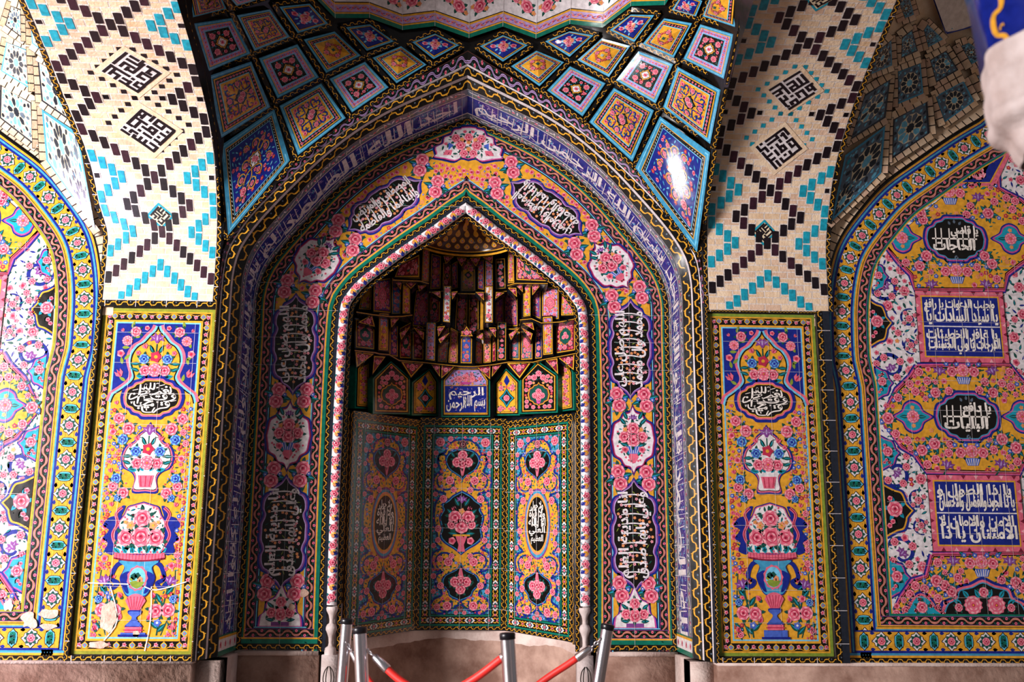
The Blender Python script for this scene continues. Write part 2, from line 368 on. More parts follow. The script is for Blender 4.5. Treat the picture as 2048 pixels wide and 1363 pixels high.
def wave(art, S, L, w, t0=0., lay=0, base='bk', col='ye', dot='gy', flip=False, per=1.75):
    run(art, S, L, t0, t0+w, base, lay)
    n = max(1, round(L/(per*w))); p = L/n; ph = math.pi if flip else 0
    wavy(art, S, L, t0+w*.5, w*.235, p, w*.14, col, lay+1, ph)
    i = np.arange(n)*p; hk = [(P, col, l) for P, _, l in HOOK]; h = n
    art.stamp(S, hk, i+p*.10, t0+w*(.22 if flip else .78), w*.8, -.3 if not flip else 2.8, 1, lay+1)
    art.stamp(S, hk, i+p*.50, t0+w*(.74 if flip else .26), w*.7, 2.6 if not flip else -.4, 1, lay+1)
    if dot: art.stamp(S, [(circ(.10, 7), dot, 0)], i+p*.5, t0+w*(.24 if flip else .76), w, 0, 1, lay+1)
def pinkwave(art, S, L, w, t0=0., lay=0, base='bk', rib='sa', edge='pu', fl=None):
    run(art, S, L, t0, t0+w, base, lay); n = max(1, round(L/(2.1*w))); p = L/n
    wavy(art, S, L, t0+w*.5, w*.25, p, w*.19, rib, lay+1, 0., 14, .03); wavy(art, S, L, t0+w*.5, w*.25, p, w*.045, edge, lay+2, 0., 14, .03)
    i = np.arange(n)*p; f = fl or ROSE_S
    lf = [(tr(leafp(1, .5), -.5), 'gn', 0)]
    for sh, yy in ((.0, .24), (.5, .76)):
        art.stamp(S, lf, i+p*(sh+.16), t0+w*(yy-.06*(yy-.5)), w*.34, .8 if yy < .5 else -.8, 1, lay+1)
        art.stamp(S, lf, np.maximum(i+p*(sh-.16), 0), t0+w*yy, w*.34, 2.3 if yy < .5 else -2.3, 1, lay+1)
        art.stamp(S, f, i+p*sh, t0+w*yy, w*.17, rng.uniform(0, 6, n), 1, lay+2)
    run(art, S, L, t0, t0+w*.06, edge, lay+1); run(art, S, L, t0+w*.94, t0+w, edge, lay+1)
HEART = [(spl([(0, .62), (.2, .42), (.52, .1), (.4, -.34), (0, -.42), (-.4, -.34), (-.52, .1), (-.2, .42)], 3, True), 'ye', 1),
         (circ(.19, 8)+[-.2, .02], 'sb', 2), (circ(.19, 8)+[.2, .02], 'sb', 2), (circ(.19, 8)+[0, -.2], 'sb', 2), (circ(.16, 7)+[0, .2], 'sb', 2), (circ(.15, 7), 'pk', 3), (circ(.06, 6)+[0, .03], 'nv', 4)]
def hearts(art, S, L, w, t0=0., lay=0, up=True):
    run(art, S, L, t0, t0+w, 'bk', lay); n = max(1, round(L/(1.95*w))); p = L/n; i = (np.arange(n)+.5)*p
    c = t0+w*.47; r = 0 if up else math.pi
    wavy(art, S, L, t0+w*(.18 if up else .82), w*.08, p, w*.09, 'ye', lay+1)
    art.stamp(S, HEART, i, c, w*.78, r, 1, lay+1)
    j = np.arange(n+1)*p; j[0] += w*.3; j[-1] -= w*.3
    art.stamp(S, FL_W, j, t0+w*.55, w*.25, 0, 1, lay); art.stamp(S, ROSE_S, j, t0+w*.58, w*.20, 0, 1, lay+2)
    art.stamp(S, [(tr(leafp(1, .5), .2, 0, 1, .4), 'lv', 1), (tr(leafp(1, .5), -.2, 0, 1, 2.7), 'lv', 1)], j, t0+w*.25, w*.3, 0, 1, lay)
QUAT = np.vstack([tr(spl([(.0, 1), (.18, .74), (.46, .66), (.52, .46)], 3), 0, 0, 1, -a) for a in np.arange(4)*math.pi/2])
MED_R = [(QUAT*.66, 'bk', 1), (QUAT*.60, 'wh', 2)]+[(tr(leafp(.30, .24), .16*math.cos(a), .16*math.sin(a), 1, a), 'gn', 3) for a in np.arange(8)*.785]+[(P*.26, c, l+3) for P, c, l in ROSE_N]
OVAL = spl([(0, .62), (.13, .46), (.28, .36), (.33, 0), (.28, -.36), (.13, -.46), (0, -.62), (-.13, -.46), (-.28, -.36), (-.33, 0), (-.28, .36), (-.13, .46)], 2, True)
MED_L = [(OVAL*1.08, 'bk', 1), (OVAL*.96, 'lb', 2), (OVAL*.8, 'tq', 3)]+[(tr(leafp(.3, .22), 0, -.42+.2*k, 1, 1.57+sgn*.75), 'gn' if k % 2 else 'tl', 4) for k in range(4) for sgn in (-1, 1)] + \
        [(tr(leafp(.36, .26), 0, .1, 1, 1.57), 'gn', 3), (circ(.06, 6)+[.12, .28], 'lv', 4), (circ(.06, 6)+[-.12, .1], 'lv', 4), (circ(.06, 6)+[.1, -.1], 'lv', 4)]
CURL = [(np.array([(0, -.1), (.2, -.12), (.42, .0), (.44, .22), (.28, .32), (.14, .22), (.24, .16), (.24, .06), (.12, .04), (0, .1)]), 'ye', 2)]
def medals(art, S, L, w, t0=0., lay=0, base='nv', across=1.57):
    run(art, S, L, t0, t0+w, 'ye', lay); run(art, S, L, t0, t0+w*.07, base, lay+1); run(art, S, L, t0+w*.93, t0+w, base, lay+1); n = max(1, round(L/(1.60*w))); p = L/n; i = (np.arange(n)+.5)*p; c = t0+w/2
    bits = [(tr(leafp(1, .62), -.5), base, 0)]; jj = np.r_[i-p*.5, i, i+p*.5]; jj = jj[(jj > .02) & (jj < L-.02)]
    for yy, rr, ss in ((.13, 0, .24), (.87, 0, .24), (.30, 1.2, .13), (.70, -1.2, .13), (.5, 1.57, .14)): art.stamp(S, bits, jj, t0+w*yy, w*ss, rr, 1, lay+1)
    BLOB = [(spl([(-.5, 0), (-.3, .3), (-.34, .46), (-.1, .40), (.1, .40), (.34, .46), (.3, .3), (.5, 0), (.3, -.3), (.34, -.46), (.1, -.40), (-.1, -.40), (-.34, -.46), (-.3, -.3)], 2, True), 'ye', 0)]
    j = i-p*.25; k = i+p*.25
    q = np.r_[j-p*.25, j+p*.25]
    for sx, sy in ((1, 1), (1, -1), (-1, 1), (-1, -1)):
        art.stamp(S, CURL, np.clip(q, .01, L-.01), c+sy*w*.20, w*.52*sy, 0 if sy > 0 else math.pi, sx*sy, lay+1)
    art.stamp(S, MED_L, j, c, w*.66, across-1.57, 1, lay+3); art.stamp(S, MED_R, k, c, w*.74, 0, 1, lay+3)
LOBM = spl([(-1, 0), (-.72, .2), (-.62, .42), (-.25, .44), (0, .56), (.25, .44), (.62, .42), (.72, .2), (1, 0), (.72, -.2), (.62, -.42), (.25, -.44), (0, -.56), (-.25, -.44), (-.62, -.42), (-.72, -.2)], 2, True)
MED_N = [(LOBM, 'bk', 1), (LOBM*.92, 'wh', 2), (LOBM*.62, 'gy', 3), (LOBM*.55, 'wh', 3)]+[(tr(leafp(.3, .3), .2*math.cos(a), .2*math.sin(a), 1, a), 'gn', 4) for a in np.arange(6)*1.047]+[(P*.24, c, l+4) for P, c, l in ROSE_S]
def knots(art, S, L, w, t0=0., lay=0):
    run(art, S, L, t0, t0+w, 'bk', lay); n = max(1, round(L/(2.7*w))); p = L/n; c = t0+w/2
    wavy(art, S, L, c, w*.30, p/2.5, w*.10, 'ye', lay+1); wavy(art, S, L, c, w*.30, p/2.5, w*.10, 'ye', lay+1, math.pi)
    i = (np.arange(n)+.5)*p
    art.stamp(S, MED_N, i, c, w*.78, 0, 1, lay+1); art.stamp(S, ROSE_S, np.clip(np.arange(n+1)*p, w*.2, L-w*.2), c, w*.15, 0, 1, lay+2)
def frame_runs(x0, y0, x1, y1, w):   # four straight runs just inside a rectangle, mapped so that across grows inwards
    return [([(x0, y0), (x1, y0)], 1), ([(x1, y0+w), (x1, y1-w)], 1), ([(x1, y1), (x0, y1)], 1), ([(x0, y1-w), (x0, y0+w)], 1)]
def rect_frame(art, S, x0, y0, x1, y1, w, fn, **k):
    for pts, _ in frame_runs(x0, y0, x1, y1, w):
        P = Path(S, pts); fn(art, P, P.L, w, **k)
def rect_line(art, S, x0, y0, x1, y1, w, col, lay=0):
    for pts, _ in frame_runs(x0, y0, x1, y1, w):
        P = Path(S, pts); run(art, P, P.L, 0, w, col, lay, 9)
def seams(art, S, x0, y0, x1, y1, dx, dy, lay=14, ox=0., oy=0., w=.0016, col='gr'):
    for x in np.arange(x0+dx*.5+ox, x1, dx): art.rect(S, x-w/2, y0, x+w/2, y1, col, lay)
    for y in np.arange(y0+dy*.5+oy, y1, dy): art.rect(S, x0, y-w/2, x1, y+w/2, col, lay)
def outlined(art, S, P, cols, lay=2):            # nested outlines: [(scale or inset, colour)...]
    c = (P.max(0)+P.min(0))/2; hw = (P.max(0)-P.min(0))/2
    for k, (d, col) in enumerate(cols):
        art.poly(S, c+(P-c)*(1-d/hw), col, lay+k)
def cartouche(hw, hh, n=3):                       # long lobed outline, pointed above and below
    h = [(0, 1.0), (.16, .90), (.36, .84), (.52, .80), (.62, .70), (.80, .66), (.93, .56), (.95, .42), (.86, .33), (.90, .24), (1.0, .14), (1.0, 0)]
    q = spl(h, 3); q = np.vstack([q, (q*[1, -1])[::-1][1:]]); q = np.vstack([q, (q*[-1, 1])[::-1][1:-1]])
    return q*[hw, hh]
def medallion(hw, hh):
    h = [(0, 1.0), (.14, .82), (.42, .76), (.58, .58), (.86, .46), (.94, .22), (1., 0)]
    q = spl(h, 3); q = np.vstack([q, (q*[1, -1])[::-1][1:]]); q = np.vstack([q, (q*[-1, 1])[::-1][1:-1]])
    return q*[hw, hh]
def oval_lobed(hw, hh):                           # wide cartouche with stepped lobes
    h = [(0, 1.), (.30, 1.0), (.42, .86), (.62, .78), (.72, .60), (.88, .50), (.96, .30), (1., 0)]
    q = spl(h, 3); q = np.vstack([q, (q*[1, -1])[::-1][1:]]); q = np.vstack([q, (q*[-1, 1])[::-1][1:-1]])
    return q*[hw, hh]

# ------------------------------------------------------------------ stone dado, floor and masonry behind the tiles
def prism(art, pts, y0, y1, col):                 # upright slab: outline in X, Z between two depths
    p = np.asarray(pts, float); n = len(p)
    V = np.vstack([np.stack([p[:, 0], np.full(n, y0), p[:, 1]], 1), np.stack([p[:, 0], np.full(n, y1), p[:, 1]], 1)])
    art.raw(V, [range(n)[::-1], range(n, 2*n)]+[(i, (i+1) % n, n+(i+1) % n, n+i) for i in range(n)], col)
def box(art, x0, x1, y0, y1, z0, z1, col): prism(art, [(x0, z0), (x1, z0), (x1, z1), (x0, z1)], y0, y1, col)
a = Art(); a.raw([(-7, -10, FLOOR_Z), (7, -10, FLOOR_Z), (7, 3, FLOOR_Z), (-7, 3, FLOOR_Z)], [(0, 1, 2, 3)], 'fl'); struct(a.build('floor'))
DZ = -.645
for side, sg in (('left', -1), ('right', 1)):
    a = Art(); x = sorted([sg*1.605, sg*5.2]); box(a, x[0], x[1], -.012, .3, FLOOR_Z, DZ-.012, 'st')
    box(a, x[0], x[1], -.018, .25, DZ-.012, DZ+.004, 'sp')
    x = sorted([sg*1.605, sg*1.46]); box(a, x[0], x[1], .10, .3, FLOOR_Z, DZ, 'sp')
    x = sorted([sg*1.46, sg*1.56]); box(a, x[0], x[1], .12, .75, FLOOR_Z, DZ, 'sp')
    struct(a.build('baseboard_'+side))
a = Art()
for sg in (-1, 1):
    x = sorted([sg*1.48, sg*.93]); box(a, x[0], x[1], .59, .8, FLOOR_Z, -.635, 'st'); box(a, x[0], x[1], .583, .8, -.66, -.632, 'sp')
NP = [(-.885, .66), (-.80, .92), (-.335, 1.40), (.335, 1.40), (.80, .92), (.885, .66)]
NB = [-.62, -.60, -.555, -.555, -.60, -.62]      # height of the dado under each corner of the recess
q = spl([NP[0], NP[1], NP[2], NP[3], NP[4], NP[5]], 6); zb = np.interp(np.arange(len(q)), np.arange(6)*6, NB)
q = spl(q, 3); n = len(q); zb = np.interp(np.linspace(0, 30, n), np.arange(6)*6, NB); r_ = random.Random(4); k_ = np.array([r_.uniform(-1, 1) for _ in range(n)]); k2_ = np.interp(np.arange(n), np.arange(0, n+6, 6), [r_.uniform(-1, 1) for _ in range(len(np.arange(0, n+6, 6)))]); zm = zb-.065+.022*k2_+.006*k_
V = np.vstack([np.c_[q, np.full(n, FLOOR_Z)], np.c_[q, zm], np.c_[q, zb]])
a.raw(V, [(r*n+i, r*n+i+1, (r+1)*n+i+1, (r+1)*n+i) for r in range(2) for i in range(n-1)], 'st'); a.M[-(n-1):] = ['sp']*(n-1)
a.raw(np.vstack([np.c_[q, zb], np.c_[q*[1.15, 1]+[0, .25], zb]]), [(i, i+1, n+i+1, n+i) for i in range(n-1)], 'sp')
struct(a.build('baseboard_niche'))

# ------------------------------------------------------------------ pilaster panels with vases
NASR = '\u0646\u0635\u0631 \u0645\u0646 \u0627\u0644\u0644\u0647'; FATH = '\u0648\u0641\u062A\u062D \u0642\u0631\u064A\u0628'
def nasr_inscription(art, S, lay):                # strokes follow the lettering of the cartouche; unit = enlarged-photo pixel / 480
    T = lambda pts: spl([((x-1030)/500., (655-y)/375.) for x, y in pts], 5)
    for pts, w in [([(1350, 400), (1368, 450), (1375, 530), (1340, 550), (1300, 530), (1235, 495), (1270, 470), (1320, 490), (1310, 540), (1210, 555), (1165, 515), (1120, 540), (1010, 595), (970, 580)], 34),
                   ([(1050, 315), (1052, 400), (1035, 465), (990, 440)], 34), ([(972, 310), (975, 400), (955, 465), (900, 440), (880, 375), (895, 345), (870, 410), (850, 470), (815, 440)], 34),
                   ([(940, 500), (900, 525), (960, 530), (950, 495), (920, 550), (800, 600), (650, 690), (590, 690), (600, 600), (640, 560)], 32),
                   ([(785, 350), (782, 500), (765, 650), (750, 800)], 36), ([(1440, 590), (1460, 620), (1440, 650), (1400, 620), (1440, 590), (1465, 640), (1440, 690), (1340, 735), (1245, 740)], 30),
                   ([(1270, 590), (1290, 625), (1260, 660), (1230, 610), (1270, 590), (1300, 640), (1270, 690), (1130, 705), (1040, 680), (990, 630)], 32),
                   ([(1050, 700), (960, 690), (880, 720), (1040, 740), (950, 770), (860, 850), (850, 920), (880, 985), (960, 1000), (1050, 995)], 34),
                   ([(690, 745), (690, 810), (740, 855), (860, 850), (1000, 830), (1050, 800), (1055, 850), (1010, 850)], 32),
                   ([(1330, 760), (1350, 800), (1310, 830), (1290, 780), (1330, 760), (1360, 820), (1320, 880), (1200, 905), (1130, 940), (1080, 1000), (1050, 980), (1090, 890)], 32),
                   ([(1140, 385), (1250, 350)], 18), ([(640, 495), (745, 465)], 16), ([(790, 530), (900, 500)], 14), ([(790, 635), (935, 600)], 14), ([(1060, 590), (1190, 570)], 14), ([(1340, 580), (1440, 550)], 14), ([(1380, 745), (1490, 715)], 14),
                   ([(1090, 420), (1130, 415), (1095, 440)], 14), ([(1110, 750), (1150, 760), (1115, 780)], 14), ([(850, 650), (880, 640), (870, 690)], 14), ([(795, 790), (830, 770), (810, 820), (840, 825)], 12),
                   ([(625, 750), (640, 800), (655, 750)], 12), ([(1185, 440), (1205, 460), (1220, 435)], 12), ([(930, 910), (940, 960)], 20), ([(1085, 340), (1110, 320), (1135, 335)], 14)]:
        art.stroke(S, T(pts), w/450., 'iv', lay, .35)
    for x, y in ((1280, 405), (675, 575), (1110, 628), (1155, 628), (1215, 775), (1220, 820), (780, 905), (905, 885), (960, 885)):
        art.poly(S, tr(circ(.052, 8, ry=.06), (x-1030)/500., (655-y)/375.), 'iv', lay)
def vase_panel(sg):
    side = 'left' if sg < 0 else 'right'
    cx = -1.978 if sg < 0 else 1.987; hw, zb, zt = .262, -.503, 1.457 if sg < 0 else 1.487
    root = empty('vase_tile_panel', ('sunlit' if sg < 0 else 'dimmer') + ' tall tile panel with flower vases on the %s pilaster, below the brick band' % side, 'tile panel')
    S = Loc(Plane(.03), cx, 0); R = random.Random(5+sg)
    b = Art(); b.rect(S, -.37, zb-.11, .37, zt+.11, 'dk', -6)
    w = .009; x0, y0, x1, y1 = -hw-w, zb-w, hw+w, zt+w; rect_line(b, S, x0, y0, x1, y1, w, 'lb', 1)
    w = .014; x0 -= w; y0 -= w; x1 += w; y1 += w; rect_line(b, S, x0, y0, x1, y1, w, 'ye', 1)
    w = .047; x0 -= w; y0 -= w; x1 += w; y1 += w; rect_frame(b, S, x0, y0, x1, y1, w, hearts)
    w = .010; x0 -= w; y0 -= w; x1 += w; y1 += w; rect_line(b, S, x0, y0, x1, y1, w, 'ye', 2)
    w = .020; x0 -= w; y0 -= w; x1 += w; y1 += w; rect_line(b, S, x0, y0, x1, y1, w, 'lg' if sg > 0 else 'ol', 1)
    b.build('border', root)
    f = Art(); f.rect(S, -hw, zb, hw, zt, 'ye', 0)
    # blue spandrels around the ogee top
    og = np.array([(0, 0), (.012, -.03), (.045, -.065), (.072, -.10), (.09, -.115), (.12, -.135), (.148, -.18), (.156, -.235), (.14, -.29), (.128, -.335), (.15, -.375), (.205, -.42), (.245, -.45), (hw, -.50)])
    og = spl(og, 4)+[0, zt-.02]
    for m in (-1, 1):
        f.poly(S, np.vstack([og*[m, 1], [(m*hw, zt), (0, zt)]]), 'nv', 1)
        f.band(S, og*[m, 1], og*[m, 1]+[m*.016, .008], 'lb', 3); f.band(S, og*[m, 1]+[m*.016, .008], og*[m, 1]+[m*.034, .014], 'pk', 2)
        f.stroke(S, og*[m, 1], .008, 'bk', 4)
        f.stamp(S, ROSE, m*.14, zt-.055, .034, .5, m, 5); f.stamp(S, PEONY, m*.19, zt-.115, .033, 0, m, 5)
        f.stamp(S, [TULIP, BUD][0], m*.225, zt-.045, .022, -m*.8, 1, 5); f.stamp(S, TULIP, m*.225, zt-.33, .05, -m*.6, 1, 5); f.stamp(S, ROSE_S, m*.225, zt-.2, .024, 0, 1, 5); f.stamp(S, ROSE_S, m*.07, zt-.03, .016, 0, 1, 5)
        f.stamp(S, LEAFG, [m*.17, m*.11, m*.22, m*.21, m*.18, m*.2], [zt-.03, zt-.09, zt-.16, zt-.27, zt-.38, zt-.24], .05, [m*.3+1.5, 2-m, 1+m, 1.8, 2-m*.6, .8], 1, 4)
    def bouquet(cy, s, blue=True, white=False):
        f.stamp(S, IRIS, 0, cy+.135*s, .052*s, 0, 1, 6)
        for m in (-1, 1):
            f.stroke(S, spl([(0, cy+.02*s), (m*.03*s, cy+.08*s), (m*.07*s, cy+.09*s)], 4), .005, 'gn', 5)
            f.stamp(S, TULIP, m*.075*s, cy+.085*s, .036*s, -m*.5, 1, 6)
            f.stamp(S, ROSEB, m*.075*s, cy+.0*s, .033*s, 0, m, 7); f.stamp(S, ROSE, m*.062*s, cy-.075*s, .036*s, 1, m, 7)
            f.stamp(S, LEAFT, [m*.02*s, m*.06*s], [cy-.125*s, cy-.12*s], .06*s, [1.57-m*.5, 1.57-m*1.4], 1, 6)
            f.stamp(S, LEAF, [m*.02*s, m*.1*s, m*.1*s], [cy+.04*s, cy-.03*s, cy-.08*s], .06*s, [1.57-m*.4, 1.57-m*1.6, 1.57-m*1.2], 1, 5)
            f.stamp(S, FL_P, m*.115*s, cy+.04*s, .015*s, 0, 1, 6)
        f.stroke(S, [(0, cy), (0, cy+.1*s)], .008*s, 'gn', 5)
        f.stamp(S, FL_R, 0, cy+.015*s, .035*s, 0, 1, 8); f.stamp(S, PEONY, 0, cy-.072*s, .044*s, 0, 1, 8)
    bouquet(zt-.235, 1.0)
    occ = [(0, zt-.25, .2)]
    # roses between the medallions
    for m in (-1, 1):
        for x, z, r in ((.2, -.62, .036), (.135, -.685, .04), (.2, -1.05, .032), (.135, -1.09, .036)):
            f.stamp(S, ROSE, m*x, zt+z, r, x*40, m, 6); occ.append((m*x, zt+z, r*1.3))
        for x, z, r in ((.165, -.755, .034), (.185, -1.0, .032), (.165, -1.12, .024)):
            f.stamp(S, ROSEB, m*x, zt+z, r, x*30, m, 6); occ.append((m*x, zt+z, r*1.2))
        for x, z, r in ((.225, -.52, .026), (.225, -.95, .03), (.2, -1.16, .03), (.225, -.82, .02)):
            f.stamp(S, TULIP, m*x, zt+z, r, -m*.3, 1, 6); occ.append((m*x, zt+z, r))
    # lower garden: irises and rose bushes at both sides of the urn
    for m in (-1, 1):
        f.stroke(S, spl([(m*.14, zb+.01), (m*.15, zb+.1), (m*.17, zb+.2), (m*.19, zb+.31)], 5), .009, 'gn', 4)
        f.stroke(S, spl([(m*.165, zb+.01), (m*.19, zb+.08), (m*.235, zb+.2), (m*.225, zb+.4)], 5), .006, 'gn', 4)
        f.stamp(S, IRIS, m*.2, zb+.335, .05, -m*.3, 1, 6); f.stamp(S, TULIP, m*.23, zb+.43, .028, -m*.2, 1, 6); f.stamp(S, TULIP, m*.15, zb+.36, .03, m*.4, 1, 6)
        f.stamp(S, ROSE, [m*.125, m*.2], [zb+.155, zb+.16], .043, [0, 2], m, 6); f.stamp(S, FL_B, m*.14, zb+.085, .022, 0, 1, 6); f.stamp(S, ROSEB, m*.225, zb+.225, .024, 0, 1, 6)
        f.stamp(S, BUD, [m*.09, m*.235, m*.1], [zb+.12, zb+.06, zb+.25], .045, [1.2, 1.9, 2.2], 1, 6); f.stamp(S, LEAF, [m*.14, m*.15, m*.16, m*.2, m*.18, m*.21, m*.15], [zb+.03, zb+.05, zb+.2, zb+.05, zb+.25, zb+.28, zb+.3], .075, [1.57-m*.8, 1.57+m*.9, 1.57+m*.6, 1.57-m*.9, 1.57-m*.7, 1.57+m*.6, 1.57-m], 1, 5)
        occ += [(m*.125, zb+.155, .06), (m*.2, zb+.16, .06), (m*.2, zb+.33, .06), (m*.15, zb+.05, .05)]
    occ += [(0, z, .15) for z in np.arange(zb+.05, zb+.5, .08)]+[(0, zb+z, .2) for z in (.55, .62, .7)]+[(0, zt-z, r) for z, r in ((.485, .19), (.75, .08), (.85, .15), (.95, .14), (1.02, .08), (1.2, .13))]
    scatter([(-hw, zb), (hw, zb), (hw, zt-.52), (-hw, zt-.52)], [([ROSE, ROSE_S], .022, 12), ([FL_P, FL_R, FL_B], .013, 70), (LEAFS, .020, 160), (LEAFS, .012, 420), ([FL_P, FL_R, FL_B, FL_W], .006, 200)], occ, 5, f, S)
    seams(f, S, -hw, zb, hw, zt, .2, .2, 14)
    if sg < 0:   # lost glaze low on the panel
        for x, z, r, e in ((-.155, zb+.12, .05, 1.8), (.02, zb+.02, .02, 1), (-.2, zb-.045, .06, .35)):
            f.poly(S, circ(r, 18, 5, .12, ry=r*e)+[x, z], 'pl', 15)
        for pts in ([(-.17, zb-.02), (-.1, zb+.1), (-.16, zb+.3)], [(.08, zb-.08), (.1, zb+.1), (.09, zb+.3)], [(-.3, zb+.32), (0, zb+.31), (.12, zb+.28), (.3, zb+.33)]):
            f.stroke(S, spl(pts, 4), .007, 'mo', 15)
    f.build('flower_field', root)
    c = Art(); L2 = Loc(S, 0, zt-.485)
    outlined(c, L2, oval_lobed(.205, .142), [(0, 'nv'), (.02, 'pk'), (.032, 'ye'), (.038, 'bk')], 7); nasr_inscription(c, Loc(L2, 0, 0, 0, .165, .104), 12)
    o = c.build('inscription_cartouche', root); o['label'] = 'black cartouche with white script'
    v = Art(); f = v; y = zt-.665        # white vase medallion
    md = spl([(0, 0), (.02, -.035), (.06, -.07), (.08, -.11), (.125, -.14), (.145, -.2), (.13, -.26), (.08, -.29), (.06, -.33), (.068, -.40), (0, -.402)], 4)+[0, y]
    M = mirx(md[::-1]); outlined(v, S, M, [(-.024, 'nv'), (-.012, 'pk'), (-.003, 'bk'), (.002, 'wh')], 7)
    zt_, S0 = zt, S; S = Loc(S0, 0, 0); S.pos = (lambda P, h, S0=S0: S0.pos(P, h+6*EPS)); bouquet(y-.165, 1.0)
    v.poly(S0, np.array([(-.05, -.315), (.05, -.315), (.035, -.39), (-.035, -.39)])+[0, y], 'pk', 14)
    for x in (-.025, 0, .025): v.stroke(S0, [(x*1.3, y-.32), (x, y-.385)], .006, 'rd', 15)
    v.build('vase_medallion', root)
    u = Art(); S = S0; y = zt-1.17       # great urn
    for m in (-1, 1):
        u.poly(S, spl([(m*.11, y), (m*.16, y-.02), (m*.15, y-.06), (m*.2, y-.07), (m*.24, y-.12), (m*.2, y-.15), (m*.235, y-.2), (m*.2, y-.23), (m*.215, y-.28), (m*.15, y-.29), (m*.14, y-.1)], 3, True), 'nv', 7)
        u.stroke(S, spl([(m*.13, y-.01), (m*.165, y-.05), (m*.15, y-.11), (m*.175, y-.18), (m*.14, y-.26)], 5), .018, 'pk', 9); u.stroke(S, spl([(m*.13, y-.01), (m*.165, y-.05), (m*.15, y-.11), (m*.175, y-.18), (m*.14, y-.26)], 5), .005, 'dr', 10)
        u.stroke(S, spl([(m*.06, y-.34), (m*.13, y-.36), (m*.16, y-.44), (m*.12, y-.47), (m*.15, y-.50), (m*.18, y-.47)], 5), .026, 'nv', 7)
    bw = mirx(spl([(0, -.29), (.14, -.285), (.15, -.24), (.125, -.17), (.14, -.11), (.11, -.06), (.09, -.015), (.05, .0), (0, .015)], 4)+[0, y])
    outlined(u, S, bw, [(-.012, 'nv'), (-.005, 'pk'), (.002, 'wh')], 8)
    u.stamp(S, ROSE, [0, 0], [y-.075, y-.19], [.052, .062], [0, 1], 1, 12); u.stamp(S, ROSE, [-.092, .092], [y-.195, y-.195], .052, [2, 3], 1, 11)
    u.stamp(S, FL_O, [-.07, .07, -.1, .1], [y-.12, y-.12, y-.1, y-.1], [.024, .024, .014, .014], 0, 1, 12)
    scatter(bw, [(LEAFS, .018, 50), (LEAFS, .011, 60), ([FL_P], .007, 20)], [(0, y-.07, .045), (0, y-.19, .05), (-.095, y-.195, .045), (.095, y-.195, .045)], 11, u, S)
    u.stamp(S, LEAFT, np.linspace(-.12, .12, 7), np.full(7, y-.295), .06, np.linspace(2.4, .7, 7), 1, 11)
    rim = spl([(-.155, y-.30), (-.08, y-.312), (0, y-.316), (.08, y-.312), (.155, y-.30)], 4); u.stroke(S, rim, .032, 'pk', 14); u.stroke(S, rim-[0, .02], .010, 'dr', 15)
    for t in np.linspace(-.14, .14, 15): u.stroke(S, [(t, y-.292-.0), (t*.98, y-.328)], .003, 'rd', 15)
    body = mirx(spl([(0, -.33), (.12, -.335), (.085, -.37), (.09, -.40), (.105, -.44), (.085, -.50), (.055, -.545), (0, -.55)], 4)[::-1]+[0, y])
    outlined(u, S, body, [(-.004, 'nv'), (.002, 'sb')], 12)
    for m in (-1, 1): u.poly(S, spl([(m*.05, y-.40), (m*.1, y-.42), (m*.1, y-.46), (m*.07, y-.52), (m*.045, y-.53), (m*.06, y-.47)], 3, True), 'nv', 14)
    u.poly(S, circ(.062, 22, 11, .05, ry=.075)+[0, y-.44], 'pk', 15); u.poly(S, circ(.05, 20, ry=.064)+[0, y-.44], 'lb', 16)     # a little landscape
    u.poly(S, np.array([(-.045, -.465), (-.02, -.455), (.02, -.458), (.046, -.462), (.03, -.49), (0, -.503), (-.03, -.49)])+[0, y], 'lg', 17)
    u.poly(S, circ(.02, 9, 5, .2)+[-.022, y-.43], 'gn', 18); u.poly(S, circ(.018, 9, 5, .2)+[.0, y-.425], 'gn', 18); u.poly(S, circ(.013, 9, 5, .2)+[-.034, y-.445], 'lg', 18)
    u.poly(S, np.array([(.0, -.462), (.034, -.462), (.034, -.44), (.017, -.428), (0, -.44)])+[0, y], 'sa', 18); u.rect(S, .012, y-.462, .02, y-.448, 'br', 19)
    sh = np.vstack([np.array([(-.03, -.63), (-.062, -.575)]), spl([(-.062, -.575), (-.045, -.55), (-.015, -.535), (.015, -.535), (.045, -.55), (.062, -.575)], 3), [(.03, -.63)]])+[0, y]
    u.poly(S, sh, 'pk', 15)
    for t in np.linspace(-.8, .8, 6): u.stroke(S, [(t*.03, y-.628), (t*.066, y-.55)], .004, 'rd', 16)
    st = mirx(spl([(0, -.63), (.038, -.632), (.04, -.65), (.016, -.67), (.02, -.69), (.055, -.73), (0, -.732)], 4)[::-1]+[0, y]); outlined(u, S, st, [(0, 'nv'), (.008, 'bl')], 13)
    u.rect(S, -.05, y-.765, .05, y-.73, 'pk', 14); u.rect(S, -.06, y-.752, .06, y-.745, 'rd', 15); u.rect(S, -.075, zb+.003, .075, y-.763, 'bl', 14); u.rect(S, -.09, zb+.002, .09, zb+.016, 'nv', 15)
    u.build('painted_urn', root)
    # dark recess edges around the panel, pilaster borders beside, above and below
    e = Art(); xo0, xo1 = (-2.372, -1.604) if sg < 0 else (1.602, 2.440)
    zl, zh = zb-.105, zt+.105
    x0 = cx-.366; x1 = cx+.366
